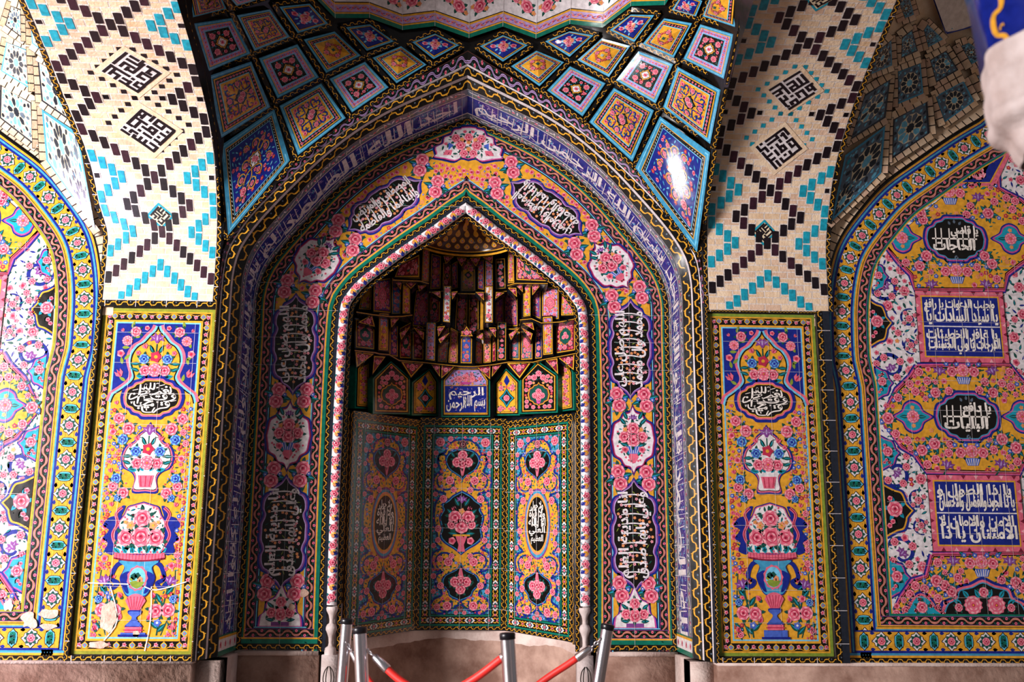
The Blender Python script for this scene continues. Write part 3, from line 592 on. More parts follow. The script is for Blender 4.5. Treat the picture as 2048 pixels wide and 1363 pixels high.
    for xa, xb in ((xo0, x0), (x1, xo1)):
        P = Path(Plane(0.), [(xa, DZ+.002), (xa, 1.625)] if False else [(xb, DZ+.002), (xb, 1.625)]); wv = xb-xa
        wave(e, P, P.L, wv if wv < .05 else .042, 0 if wv < .05 else wv-.042, flip=sg > 0)
        if wv >= .05: run(e, P, P.L, 0, wv-.042, 'dn', 0)
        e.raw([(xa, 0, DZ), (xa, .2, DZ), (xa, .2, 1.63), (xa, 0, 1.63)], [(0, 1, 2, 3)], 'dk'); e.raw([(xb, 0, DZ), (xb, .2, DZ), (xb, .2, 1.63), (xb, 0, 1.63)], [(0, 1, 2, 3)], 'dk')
    for za, zb2 in ((DZ+.002, zl), (zh, 1.605)):
        P = Path(Plane(0.), [(x0, za), (x1, za)]); wave(e, P, P.L, zb2-za)
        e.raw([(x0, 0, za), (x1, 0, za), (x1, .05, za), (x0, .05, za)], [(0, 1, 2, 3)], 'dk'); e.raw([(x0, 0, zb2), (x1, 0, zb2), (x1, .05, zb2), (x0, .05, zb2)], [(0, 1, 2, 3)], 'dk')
        for x in np.arange(x0+.02, x1, .197): e.rect(Plane(0), x-.002, za, x+.002, zb2, 'gr', 4)
    for z in np.arange(DZ+.12, 1.6, .2):
        for xa, xb in ((xo0, x0), (x1, xo1)): e.rect(Plane(0), xa, z-.0018, xb, z+.0018, 'gr', 4)
    struct(e.build('trim_%d' % (1 if sg < 0 else 2)))
vase_panel(-1); vase_panel(1)

# ------------------------------------------------------------------ brick bands: the pilasters carried up as ribs that lean out over the hall
PROF = spl([(0, 1.605), (-.0, 1.85), (-.012, 2.05), (-.06, 2.26), (-.20, 2.53), (-.44, 2.755), (-.70, 2.905), (-1.03, 3.05), (-1.25, 3.135), (-1.65, 3.27), (-2.1, 3.38)], 6)
class Rib:                         # (X, distance up the rib)
    sg, xi, xo = 1, 0., 1.
    def __init__(s, dy=0.):
        s.p = PROF+[dy, 0]; d = np.linalg.norm(np.diff(s.p, axis=0), axis=1); s.s = np.r_[0, np.cumsum(d)]; s.L = s.s[-1]
        t = np.gradient(s.p, axis=0); t /= np.linalg.norm(t, axis=1)[:, None]; s.n = np.stack([-t[:, 1], t[:, 0]], 1)
        if s.n[0, 0] > 0: s.n = -s.n
    def pos(s, P, h):
        I = lambda v: np.interp(P[:, 1], s.s, v)
        k = np.clip((P[:, 0]-s.xi)/(s.xo-s.xi), 0, 1); wz = np.interp(I(s.p[:, 1]), [2.05, 2.23, 2.52, 2.66, 2.80, 3.4], [0, .06, .113, .15, .185, .19])*(-1 if s.sg < 0 else .2)
        return np.stack([P[:, 0]+k*wz, I(s.p[:, 0])+I(s.n[:, 0])*h, I(s.p[:, 1])+I(s.n[:, 1])*h], 1)
RIB = Rib()
S_OF_Z = lambda z: float(np.interp(z, RIB.p[:, 1], RIB.s))
KUFIC = {   # strokes read off the enlarged photo; frame corners: top, right, left of the white field
 'LU': ((250, 120), (630, 368), (35, 388), 'x', ["255 135 150 275", "130 305 55 385", "140 325 220 365", "115 410 160 360", "160 400 215 430", "215 430 170 470", "305 175 380 225", "275 215 375 280", "375 280 440 240", "250 260 215 305", "250 265 350 320", "290 320 270 350", "290 350 345 385", "435 270 355 380", "235 385 310 430", "440 380 515 440", "440 380 390 430", "415 440 460 465", "480 300 590 360", "500 340 485 380", "485 380 520 395", "605 375 475 540", "255 465 305 495", "225 500 295 545", "295 545 330 500", "345 465 355 470", "310 560 415 630", "420 610 470 560", "400 505 375 545", "375 545 410 570", "440 520 450 530"]),
 'LL': ((440, 745), (775, 1015), (205, 985), 'x', ["440 760 295 915", "440 770 530 825", "425 820 445 835", "475 815 430 850", "560 845 520 890", "385 860 485 925", "295 915 330 940", "410 905 360 960", "255 958 265 962", "225 990 295 1040", "305 1010 330 1000", "330 1000 380 1030", "345 1055 360 1060", "330 1075 490 1195", "400 995 410 1000", "440 960 525 1020", "450 1035 520 1085", "420 1080 395 1110", "470 1120 440 1150", "505 980 530 970", "530 970 580 1000", "580 1000 540 1050", "600 885 760 1010", "600 885 555 930", "555 930 620 975", "660 960 630 990", "755 1020 610 1170", "690 1025 695 1030", "625 1040 660 1070", "595 1080 600 1085", "560 1110 600 1145", "515 1150 580 1205", "500 1215 545 1240", "545 1240 580 1205"]),
 'RU': ((608, 205), (800, 465), (250, 440), 'x', ["605 220 430 330", "380 370 260 440", "390 365 470 490", "395 420 295 490", "375 465 390 490", "330 520 370 495", "580 300 620 365", "625 255 695 350", "530 335 460 375", "530 335 570 400", "490 420 530 395", "490 420 525 460", "525 455 665 360", "665 415 740 375", "735 400 770 450", "690 430 700 460", "700 460 735 440", "555 490 590 540", "580 480 630 450", "630 450 665 520", "498 525 508 525", "610 590 750 490", "365 555 430 650", "425 520 440 570", "440 570 410 580", "480 605 550 570", "550 570 560 600", "495 630 510 625", "450 660 460 655", "465 690 590 605"]),
 'RL': ((440, 805), (640, 1050), (125, 1040), 'x', ["440 815 490 880", "435 820 370 865", "425 870 470 930", "440 880 410 895", "355 880 240 965", "360 900 370 930", "370 930 260 1000", "180 1000 190 1000", "390 950 405 970", "295 1040 305 1040", "140 1030 180 1080", "180 1070 230 1040", "230 1040 260 1080", "200 1100 250 1165", "265 1175 345 1270", "360 1000 410 1070", "430 1010 465 1050", "465 1050 410 1085", "405 1020 415 1025", "340 1070 375 1120", "300 1110 260 1135", "330 1155 300 1180", "400 1160 425 1195", "425 1195 555 1110", "350 1190 390 1240", "445 1120 455 1118", "500 1080 520 1110", "530 935 615 1040", "530 935 475 970", "500 990 530 1030", "545 1012 555 1008", "630 1050 560 1090"]),
 'S': ((0, 0), (100, 100), (-100, 100), 'x', ["-5 12 -85 92", "18 18 -12 48", "-12 48 20 80", "40 40 10 70", "60 60 85 85", "85 100 40 145", "-60 80 -35 105", "-35 105 -60 120", "-40 60 0 100", "0 100 -25 130", "20 110 50 80", "-20 150 0 185", "10 130 30 150", "30 150 0 180"])}
def kufic(side, key, px, small=False, hd=.19, sq=0.):
    sg = -1 if side == 'left' else 1
    RIB.sg = sg; RIB.xi, RIB.xo = (-1.604, -2.372) if sg < 0 else (1.602, 2.470)
    lab = {'LU': 'upper of two large angular-script squares on the left brick band', 'LL': 'lower of two large angular-script squares on the left brick band',
           'RU': 'upper of two large angular-script squares on the right brick band', 'RL': 'lower of two large angular-script squares on the right brick band'}.get(key) or sq
    # find where the ray through its centre meets the rib
    d = rays([px])[0]; lo, hi = .2, 1.05
    P = CAM+np.linspace(3, 9, 3000)[:, None]*d/ d[1]; f = np.interp(P[:, 2], RIB.p[:, 1], RIB.p[:, 0])-P[:, 1]
    k = int(np.argmax(f < 0)); P = P[k]; s = S_OF_Z(P[2]); xx = np.linspace(min(RIB.xi, RIB.xo), max(RIB.xi, RIB.xo), 200); x_ = np.interp(P[0], RIB.pos(np.c_[xx, np.full(200, s)], 0)[:, 0], xx); S = Loc(RIB, x_, s, 0, 1, 1)
    S = Lift(S, 3*EPS+.002); a = Art(); sq_ = lambda r: [(0, r), (r, 0), (0, -r), (-r, 0)]
    for q in range(6): pass
    def dia(r, col, lay):
        n = 6; t = np.linspace(-1, 1, n+1); u, v = np.meshgrid(t, t); P = np.stack([(u-v).ravel()*r/2, (u+v).ravel()*r/2], 1)
        a.raw(S.pos(P, lay*EPS), [(j*(n+1)+i, j*(n+1)+i+1, (j+1)*(n+1)+i+1, (j+1)*(n+1)+i) for j in range(n) for i in range(n)], col)
    if small: dia(hd, 'bt', 0); dia(hd*.78, 'cr', 2)
    else: dia(hd, 't2', 0); dia(hd*.80, 'wh', 2)
    T, R, Lf, _, st = KUFIC['S' if small else key]
    T, R, Lf = (np.array(v, float) for v in (T, R, Lf)); A = np.stack([R-T, Lf-T], 1); Ai = np.linalg.inv(A); r = hd*(.74 if small else .78)
    for q in st:
        v = np.array([float(x) for x in q.split()]).reshape(2, 2)
        uv = (v-T)@Ai.T; W = np.stack([(uv[:, 0]-uv[:, 1])*r, r-(uv[:, 0]+uv[:, 1])*r], 1)
        d = W[1]-W[0]; l = np.linalg.norm(d); d = d/max(l, 1e-6); h = r*.058*(1.5 if small else 1)
        # snap to the diagonal directions of the grid
        d1 = np.array([1, 1])/2**.5; d2 = np.array([1, -1])/2**.5; dd = d1*np.sign(d@d1) if abs(d@d1) > abs(d@d2) else d2*np.sign(d@d2)
        c = W.mean(0); A_, B_ = c-dd*(l/2+h*.8), c+dd*(l/2+h*.8)
        nrm = np.array([-dd[1], dd[0]])*h; a.poly(S, [A_+nrm, B_+nrm, B_-nrm, A_-nrm], 'bb', 5)
    o = a.build('kufic_medallion'); tag(o, lab, 'tile medallion')
class Lift:
    def __init__(s, S, h): s.S, s.h = S, h
    def pos(s, P, h): return s.S.pos(P, h+s.h)
def brick_band(sg):
    side = 'left' if sg < 0 else 'right'
    x0, x1 = (-2.372, -1.604) if sg < 0 else (1.602, 2.470)
    RIB.sg = sg; RIB.xi, RIB.xo = (x1, x0) if sg < 0 else (x0, x1)
    a = Art(); wl = .03; bx0, bx1 = x0+wl, x1-wl; NC = 15; cw = (bx1-bx0)/NC; ch = .0446; sL = RIB.L; s0 = 0
    a.grid(RIB, x0, 0, x1, sL, 4, 60, 'mo', 0)
    nr = int(sL/ch); r0 = -26
    R = random.Random(3+sg)
    def colour(c, r):
        d = abs(c-7); q = abs(r-4); k = None
        # q: courses away from the waist between the two big squares
        if q <= 12 and d == 8-abs(q-4): k = 'bb'
        elif 12 < q <= 20 and d == 4-abs(q-16): k = 'bb'
        elif q > 20 and d == q-20: k = 'bb'
        elif 8 <= q <= 16 and d == 4+abs(q-12): k = 'bt'
        elif 16 < q <= 24 and d == 4+abs(q-20): k = 'bt'
        elif q > 24 and d == q-25: k = 'bt'
        if k == 'bb' and R.random() < .3: k = 'bp'
        return k
    for i in range(nr):
        r = r0+i; y = i*ch; off = (r % 2)
        c = -1+off
        while c < NC:                                    # tan bricks, two columns long
            xa, xb = max(c, 0), min(c+2, NC)
            if xb > xa: a.rect(RIB, bx0+xa*cw+.004, y+.004, bx0+xb*cw-.004, y+ch-.003, R.choice(['t1', 't2', 't2', 't3']), 2)
            c += 2
    for i in range(nr):
        r = r0+i; y = i*ch
        for c in range(NC):
            k = colour(c, r)
            if not k: continue
            j = R.uniform(-.002, .002); xa, xb = bx0+c*cw, bx0+(c+1)*cw; ya, yb = y-ch*.52, y+ch*1.36
            if ya < .004: ya = .004
            a.rect(RIB, xa-.001, ya-.004, xb+.001, yb+.004, 'mo', 3)
            m = .0045; P = np.array([(xa+m, ya+m*.6), (xa+cw*.5, ya+m*.2), (xb-m, ya+m*.6), (xb-m, yb-m), (xa+cw*.5, yb-m*.4), (xa+m, yb-m*.8)])
            a.poly(RIB, P+[[j, 0]], k, 9)
    for q, d in ((0, 3), (0, 7), (12, 7)):                # lone header squares
        for sgn in (1, -1):
            for e in (1, -1):
                r = 4+sgn*q; y = (r-r0)*ch; xc = bx0+(7.5+e*d)*cw
                if y < 0 or y > sL-.1 or xc < bx0 or xc > bx1: continue
                a.rect(RIB, xc-.019, y+.004, xc+.019, y+ch-.004, 'mo', 5); a.rect(RIB, xc-.015, y+.007, xc+.015, y+ch-.007, 'bb', 6)
    for r in (0, 8):                                                  # stepped corners around the two squares
        for k in range(-4, 5):
            for e in (-1, 1):
                y = (r-r0+.5)*ch+k*ch; x = (-1.955 if sg < 0 else 2.036)+e*(.21-abs(k)*ch*1.0)
                a.rect(RIB, x-.014, y-.018, x+.014, y+.012, 'bt' if sg > 0 else 'bb', 5)
    o = a.build('brick_arch_band'); tag(o, '%s tan brick arch band with black and turquoise diamonds, beside the %s lunette' % (side, side), 'brick arch band')
    # wavy black borders up both edges, carried round the arris
    for n, (xa, xb, fl) in enumerate(((x0, bx0, False), (bx1, x1, True))):
        e = Art(); P = Path(RIB, [(xb, 0)]+[(xb, s) for s in np.linspace(0, sL, 60)[1:]]); wave(e, Lift(P, EPS*2), P.L, xb-xa, flip=fl)
        xs = xa if n == 0 else xb
        A = RIB.pos(np.stack([np.full(60, xs), np.linspace(0, sL, 60)], 1), 0); B = A+[0, .06, .06]
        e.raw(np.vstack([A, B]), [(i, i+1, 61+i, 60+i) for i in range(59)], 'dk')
        for s in np.arange(.1, sL, .2): e.rect(RIB, xa, s-.002, xb, s+.002, 'gr', 6)
        struct(e.build('trim_%d' % (3+n+(0 if sg < 0 else 2))))
brick_band(-1); brick_band(1)
kufic('left', 'LU', (264, 143)); kufic('left', 'LL', (296, 260)); kufic('left', 'LS', (321, 432), True, .088, 'small turquoise-edged script square low on the left brick band')
kufic('right', 'RU', (1586, 180)); kufic('right', 'RL', (1557, 296)); kufic('right', 'RS', (1527, 465), True, .088, 'small turquoise-edged script square low on the right brick band')
kufic('right', 'RT', (1640, -2), True, .088, 'small turquoise-edged script square cut by the photo top, above the right pair')
# ------------------------------------------------------------------ the arches (right half, bottom to crown), X and Z
def seg(pts, n=8): return spl(pts, n)
CO = np.vstack([[(1.482, -.625), (1.48, .4), (1.48, 1.2)], seg([(1.481, 1.6), (1.481, 1.80), (1.447, 1.955), (1.385, 2.078), (1.27, 2.235), (1.135, 2.405), (.98, 2.590), (.79, 2.770), (.56, 2.935), (.3, 3.070), (0, 3.206)])])
CI = np.vstack([[(.886, -.635), (.90, .4), (.902, 1.0)], seg([(.898, 1.46), (.888, 1.72), (.851, 1.82), (.757, 1.94), (.598, 2.077), (.42, 2.22), (.24, 2.352), (.10, 2.465), (0, 2.537)])])
AR = np.vstack([[(1.603, -.64), (1.603, .4), (1.603, 1.2)], seg([(1.603, 1.6), (1.59, 1.93), (1.53, 2.09), (1.40, 2.295), (1.143, 2.583), (.80, 2.910), (.503, 3.130), (.225, 3.295), (0, 3.436)])])
def resamp(P, n, knee=1.6):                         # same share of points on the straight jamb and on the curve
    P = np.asarray(P, float); s = np.r_[0, np.cumsum(np.linalg.norm(np.diff(P, axis=0), axis=1))]; k = np.interp(knee, P[:, 1], s) if P[-1, 1] > P[0, 1] else s[-1]/2
    q = np.r_[np.linspace(0, k, n//3), np.linspace(k, s[-1], n-n//3+1)[1:]]
    return np.stack([np.interp(q, s, P[:, i]) for i in range(2)], 1)
class Mir:
    def __init__(s, S): s.S = S
    def pos(s, P, h): return s.S.pos(P*[-1, 1], h)
class Clamp:                                        # keep a half arch on its own side of the crown
    def __init__(s, S): s.S = S
    def pos(s, P, h): return s.S.pos(np.stack([np.maximum(P[:, 0], 0), P[:, 1]], 1), h)
def halves(S): return (Clamp(S), Clamp2(S))
class Clamp2:
    def __init__(s, S): s.S = S
    def pos(s, P, h): return s.S.pos(np.stack([-np.maximum(P[:, 0], 0), P[:, 1]], 1), h)
def beyond(P, d=.2):                                # run a crown-first path on past the crown
    t = P[0]-P[1]; t = t/np.linalg.norm(t); return np.vstack([P[0]+t*d, P])
def beyond_end(P, d=.2):
    t = P[-1]-P[-2]; t = t/np.linalg.norm(t); return np.vstack([P, P[-1]+t*d])

N = 72
def lift3(P, Y, sg): return np.stack([P[:, 0]*sg, np.broadcast_to(Y, len(P)), P[:, 1]], 1)
A_, C_ = resamp(AR, N), resamp(CO, N)
up = np.clip((A_[:, 1]-1.7)/1.5, 0, 1)
# stepped rim between the vault and the soffit
for sg, side in ((-1, 'left'), (1, 'right')):
    e = Art(); f1, f2 = .10+.32*up, .55+.16*up
    c0 = A_; c1 = A_+(C_-A_)*f1[:, None]; c2 = A_+(C_-A_)*f2[:, None]
    R0 = Rail(lift3(c0, 0, sg), lift3(c1, .03, sg)); 
    def rail(a, ya, b, yb):
        R = Rail(lift3(a, ya, sg), lift3(b, yb, sg)); return R if R.n[N//3, 1] < 0 else Rail(lift3(a, ya, sg), lift3(b, yb, sg), True)
    k = N//3
    R0 = rail(c0[k:], 0, c1[k:], .03); R0.w = max(R0.w, .01); pinkwave(e, R0, R0.L, R0.w, edge='br', rib='lv'); e.band(R0, *(np.stack([np.linspace(0, R0.L, 60), np.full(60, t)], 1) for t in (R0.w*.9, R0.w)), 'gr', 3)
    R0b = rail(c0[:k+1], 0, c1[:k+1], .03); run(e, R0b, R0b.L, 0, R0b.w, 'dn')
    R1 = rail(c1, .03, c2, .045); wave(e, R1, R1.L, R1.w, flip=True)
    R1c = rail(c2, .045, c2+(C_-A_)*.03, .075); run(e, R1c, R1c.L, 0, R1c.w, 'gr')
    R2 = rail(c2+(C_-A_)*.03, .075, C_, .12); wave(e, R2, R2.L, R2.w, flip=True)
    R1d = rail(c1-(C_-A_)*.02, .02, c1+(C_-A_)*.02, .032); run(e, Lift(R1d, .002), R1d.L, 0, R1d.w, 'gr')
    struct(e.build('trim_%d' % (7 if sg < 0 else 8)))
    # soffit with the long inscription
    S = Rail(lift3(C_, .12, sg), lift3(C_, .60, sg))
    if S.n[5, 0]*sg > 0: S.n = -S.n
    b = Art(); w = S.w; run(b, S, S.L, 0, w, 'wh', 0, .05)
    for t0, t1 in ((.0, .20), (.82, 1.)):
        run(b, S, S.L, w*t0+.006, w*t1-.006, 'gy' , 1, .05); n = 150; s = np.linspace(.03, S.L-.03, n)
        b.stamp(S, LEAFC_ if False else [(tr(leafp(2, .5), -1), 'wh', 0)], s, w*(t0+t1)/2+rng.uniform(-.015, .015, n), .026, rng.uniform(-.8, .8, n)+rng.integers(0, 2, n)*1.57, 1, 2)
        b.stamp(S, ROSE_S, s[::3], w*(t0+t1)/2, .012, 0, 1, 3)
        for t in (t0+.012, t1-.012): wavy(b, S, S.L, w*t, .0, .1, .004, 'br', 3)
        b.stamp(S, [(tr(leafp(2, .6), -1), 'lg', 0)], s[1::3], w*(t0+t1)/2+.012, .016, 0, 1, 3)
    run(b, S, S.L, w*.22, w*.80, 'nv', 1, .05)
    n = 420; s = rng.uniform(.05, S.L-.05, n); t = rng.uniform(.26, .76, n)*w
    b.stamp(S, [(tr(leafp(2, .35), -1), 'lv', 0)], s, t, .022, rng.uniform(0, 6.28, n), 1, 2); b.stamp(S, [(cres(.5, .8, 0, 4.2, 8), 'lb', 0)], s[::2], t[::2], .024, rng.uniform(0, 6, n//2), 1, 2)
    T = ['\u0628\u0633\u0645 \u0627\u0644\u0644\u0647 \u0627\u0644\u0631\u062D\u0645\u0646 \u0627\u0644\u0631\u062D\u064A\u0645', '\u0642\u0644 \u0647\u0648 \u0627\u0644\u0644\u0647 \u0627\u062D\u062F', '\u0627\u0644\u0644\u0647 \u0627\u0644\u0635\u0645\u062F', '\u0644\u0645 \u064A\u0644\u062F \u0648\u0644\u0645 \u064A\u0648\u0644\u062F', '\u0648\u0644\u0645 \u064A\u0643\u0646 \u0644\u0647 \u0643\u0641\u0648\u0627 \u0627\u062D\u062F']
    s = S.L-.06 if sg > 0 else .14
    for tx in (T if sg > 0 else T[::-1]):
        V, F, r = glyphs(tx); ln = .20*r*1.15; X = V*[ln, w*.50]
        if sg > 0: X = np.stack([s-ln+X[:, 0], w*.26+X[:, 1]], 1) if False else np.stack([s-X[:, 0], w*.76-X[:, 1]], 1); s -= ln+.06
        else: X = np.stack([s+X[:, 0], w*.76-X[:, 1]], 1) if False else np.stack([s+X[:, 0], w*.76-X[:, 1]], 1); s += ln+.06
        if X[:, 0].min() < .1 or X[:, 0].max() > S.L-.02: X[:, 0] = np.clip(X[:, 0], .1, S.L-.02)
        b.tri(S, X, F, 'wh', 4)
    k = np.arange(.2, S.L-.1, .062); k = k+rng.uniform(-.02, .02, len(k))
    for t in k: h0 = w*rng.uniform(.62, .74); b.stroke(S, [(t, w*.28), (t+rng.uniform(-.012, .012), h0)], .009, 'wh', 5, .3)
    for t in k[::3]: b.stroke(S, spl([(t, w*.62), (t+.05, w*.70), (t+.12, w*.60), (t+.17, w*.66)], 4), .008, 'wh', 5, .5)
    for t in np.arange(.1, S.L, .2): b.rect(S, t-.0015, 0, t+.0015, w, 'gr', 6)
    for k_, (t0, t1, c) in enumerate(((0, .03, 'tl'), (.03, .10, 'wh'), (.10, .115, 'ye'), (.115, .125, 'tl'))): b.rect(S, t0, 0, t1, w, c, 7)
    b.stamp(S, ROSE_S, .065, np.linspace(.05, w-.05, 4), .02, 0, 1, 8)
    o = b.build('inscription_soffit'); tag(o, {'left': 'shadowed curving blue inscription band lining the left jamb of the mihrab arch', 'right': 'brightly lit curving blue inscription band lining the right jamb of the mihrab arch'}[side], 'inscription band')

# ------------------------------------------------------------------ arch-shaped tile panel round the recess
PF = Plane(.60)
FR = empty('arch_tile_panel', 'arch-shaped tile panel with rose and black script cartouches around the mihrab recess', 'tile panel')
b = Art()
oP, iP = beyond_end(CO), beyond(CI[::-1])
for S in halves(PF):
    P = Path(S, oP); L = P.L
    wave(b, P, L, .036, 0, 1); t = .036
    for w, c in ((.012, 'tl'), (.011, 'ye')): run(b, P, L, t, t+w, c, 1); t += w
    pinkwave(b, P, L, .056, t, 1); t += .056
    for w, c in ((.007, 'bk'), (.007, 'lb'), (.008, 'bk')): run(b, P, L, t, t+w, c, 1); t += w
    P = Path(S, iP); L = P.L; t = 0
    run(b, P, L, 0, .022, 'dn', 1); t = .022; wave(b, P, L, .032, t, 1, flip=True); t += .032
    for w, c in ((.024, 'tl'), (.011, 'ye')): run(b, P, L, t, t+w, c, 1); t += w
    pinkwave(b, P, L, .056, t, 1); t += .056
    for w, c in ((.006, 'bk'), (.008, 'lb')): run(b, P, L, t, t+w, c, 1); t += w
TO, TI = t-.001, t
PO = Path(PF, CO); PI = Path(PF, CI[::-1]); Lo, Li = PO.L, PI.L
of = Path(PF, oP).flat(np.stack([np.linspace(0, Lo, 120), np.full(120, .137)], 1)); inf = Path(PF, iP).flat(np.stack([np.linspace(.2, Li+.2, 120), np.full(120, .159)], 1))
of = of[(of[:, 0] >= 0) & (of[:, 1] > -.478)]; inf = inf[(inf[:, 0] >= 0) & (inf[:, 1] > -.478)]
zo = 3.206-.137*1.19; zi = 2.537+.159*1.22
HALF = np.vstack([[(of[0, 0], -.478)], of, [(0, zo)], [(0, zi)], inf, [(inf[-1, 0], -.478)]])
for S in halves(PF):      # foot of the panel
    X0, X1 = .905, 1.482
    P = Path(S, [(X1, -.585), (X0+.01, -.585)]); wave(b, P, P.L, .037, 0, 5)
    xa, xb = X0+.035, X1-.036
    for z0, z1, c in ((-.585, -.556, 'tl'), (-.556, -.545, 'ye')): b.rect(S, xa, z0, xb, z1, c, 5)
    P = Path(S, [(xb-.02, -.545+.056), (xa+.03, -.545+.056)]); pinkwave(b, P, P.L, .056, 0, 5)
    for z0, z1, c in ((-.489, -.484, 'bk'), (-.484, -.477, 'lb')): b.rect(S, xa+.08, z0, xb-.08, z1, c, 6)
    for z in np.arange(-.5, 3, .2): b.rect(S, .9+max(0, (z-1.7)*-.9) if z < 2.4 else 0, z, 1.48 if z < 1.9 else max(.0, 1.48-(z-1.9)*1.05), z+.0016, 'gr', 16)
    b.rect(S, 1.19, -.6, 1.1916, 2.3, 'gr', 16)
b.build('border', FR)
f = Art()
MC = []          # cartouche places, right half
def at(px, py): q = XZ([(px, py)], .6)[0]; return abs(q[0]), q[1]
for k, S in enumerate(halves(PF)):
    f.poly(S, HALF, 'ye', 1)
    occ = [(*at(589, 687), .30), (*at(577, 871), .2), (*at(567, 1063), .32), (*at(634, 522), .2), (*at(770, 410), .26), (*at(720, 452), .1), (*at(820, 375), .1), (0, 2.98, .22)]
    occ = []
    for (c, hw, hh) in ((at(589, 687), .14, .33), (at(577, 871), .14, .21), (at(567, 1063), .15, .36), (at(560, 1250), .14, .2)):
        occ += [(c[0], c[1]+z, hw*.98) for z in np.arange(-hh+.1, hh-.05, .06)]
    occ += [(*at(634, 522), .17), (*at(700, 462), .12), (*at(735, 436), .14), (*at(770, 410), .14), (*at(805, 385), .14), (*at(838, 360), .11), (0, 2.98, .16), (.12, 2.97, .14), (.2, 2.95, .1)]
    for px, py in ((842, 330), (873, 373), (708, 489), (674, 451), (572, 572), (628, 592), (555, 790), (611, 790), (545, 948), (603, 948), (532, 1174), (592, 1174)):
        x, z = at(px, py)
        f.stamp(S, LEAF, [x]*6, [z]*6, .105, np.arange(6)*1.05+.3, 1, 3)
        f.stamp(S, ROSE, [x-.008, x+.008], [z+.042, z-.042], .050, [0, 1.5], 1, 4); f.stamp(S, FL_B, [x+.05, x-.05], [z, z+.005], .015, 0, 1, 4); occ.append((x, z, .085))
    scatter(HALF, [([ROSE_S], .018, 30), ([FL_P, FL_R, FL_O], .015, 120), (LEAFS, .024, 200), (LEAFS, .013, 600), ([FL_P, FL_R, FL_B], .007, 300)], occ, 3, f, S)
f.build('flower_field', FR)
RING_B = [(-.020, 'nv'), (-.006, 'pu'), (.004, 'lv'), (.012, 'bk')]
RING_W = [(-.020, 'nv'), (-.008, 'dr'), (.0, 'mg'), (.006, 'wh')]
QRN = {'a': ('\u0627\u0644\u0645\u0635\u0637\u0641\u0649 \u0648\u0627\u0644\u0645\u0631\u062A\u0636\u0649', '\u0648\u0627\u0628\u0646\u0627\u0647\u0645\u0627 \u0648\u0627\u0644\u0641\u0627\u0637\u0645\u0647'),
       'b': ('\u0627\u0644\u0644\u0647\u0645 \u0635\u0644 \u0639\u0644\u0649', '\u0645\u062D\u0645\u062F \u0648\u0627\u0644 \u0645\u062D\u0645\u062F'), 'c': ('\u0627\u0646\u0627 \u0645\u062F\u064A\u0646\u0629 \u0627\u0644\u0639\u0644\u0645', '\u0648\u0639\u0644\u064A \u0628\u0627\u0628\u0647\u0627 \u0635\u062F\u0642')}
def script_cart(name, S, hw, hh, tx, label):
    c = Art(); M = cartouche(hw, hh); outlined(c, S, M, RING_B, 4)
    inn = M*.86
    scatter(inn, [([FL_W, FL_O], .010, 60), ([[(tr(leafp(2, .5), -1), 'gn', 0)], [(tr(leafp(2, .4), -1), 'lg', 0)]], .016, 90)], [], 8, c, S)
    R = Frame2(S)                                   # lines of writing run up the long axis
    w = hw*.62; 
    for k, t in enumerate(tx):
        y0 = (-.02-w*1.0) if k else .02-w*.12; text(c, R, t, -hh*.78, y0-.0, hh*.78, y0+w*1.14, 'wh', 11, .0009)
    for k in range(9):
        x = -hh*.7+k*hh*.175; c.stroke(R, spl([(x, -w*.9), (x+.012, 0), (x+.004, w*.95)], 4), .009, 'wh', 10, .4)
    o = c.build(name, FR); o['label'] = label
class Frame2:
    def __init__(s, S): s.S = S
    def pos(s, P, h): return s.S.pos(np.stack([-P[:, 1], P[:, 0]], 1), h)
def rose_cart(S, hw, hh, top=True, vase=True):
    c = Art(); M = medallion(hw, hh); outlined(c, S, M, RING_W, 4)
    c.stamp(S, IRIS, 0, hh*.66, .034, 0, 1, 9)
    c.stamp(S, ROSE, [0, -.062, .062, 0], [hh*.33, hh*.08, hh*.08, hh*.0], [.045, .04, .04, .048], [0, 1, 2, 3], 1, 10)
    c.stamp(S, FL_O, [-.055, .055], [hh*.3, hh*.3], .018, 0, 1, 10); c.stamp(S, ROSE_S, [-.06, .06], [-hh*.3, -hh*.3], .024, 0, 1, 10)
    c.poly(S, np.array([(-.055, -hh*.2), (.055, -hh*.2), (.03, -hh*.42), (-.03, -hh*.42)]), 'bl', 9)
    for x in np.linspace(-.04, .04, 5): c.stroke(S, [(x, -hh*.21), (x*.6, -hh*.41)], .004, 'wh', 10)
    c.poly(S, np.array([(-.028, -hh*.42), (.028, -hh*.42), (.036, -hh*.52), (.01, -hh*.7), (-.01, -hh*.7), (-.036, -hh*.52)]), 'pk', 9)
    c.stamp(S, LEAF, [-.03, .03, -.05, .05, -.02, .02, -.04, .04], [-hh*.2, -hh*.2, hh*.45, hh*.45, -hh*.5, -hh*.5, hh*.6, hh*.6], .07, [2.8, .3, 2.3, .8, 2.2, .9, 2., 1.1], 1, 8)
    scatter(M*.84, [(LEAFS, .013, 50), ([FL_P], .008, 16)], [(0, hh*.33, .05), (0, 0, .09), (-.06, 0, .06), (.06, 0, .06), (0, -hh*.4, .05)], 8, c, S)
    o = c.build('rose_cartouche', FR); o['label'] = 'white rose bouquet cartouche'
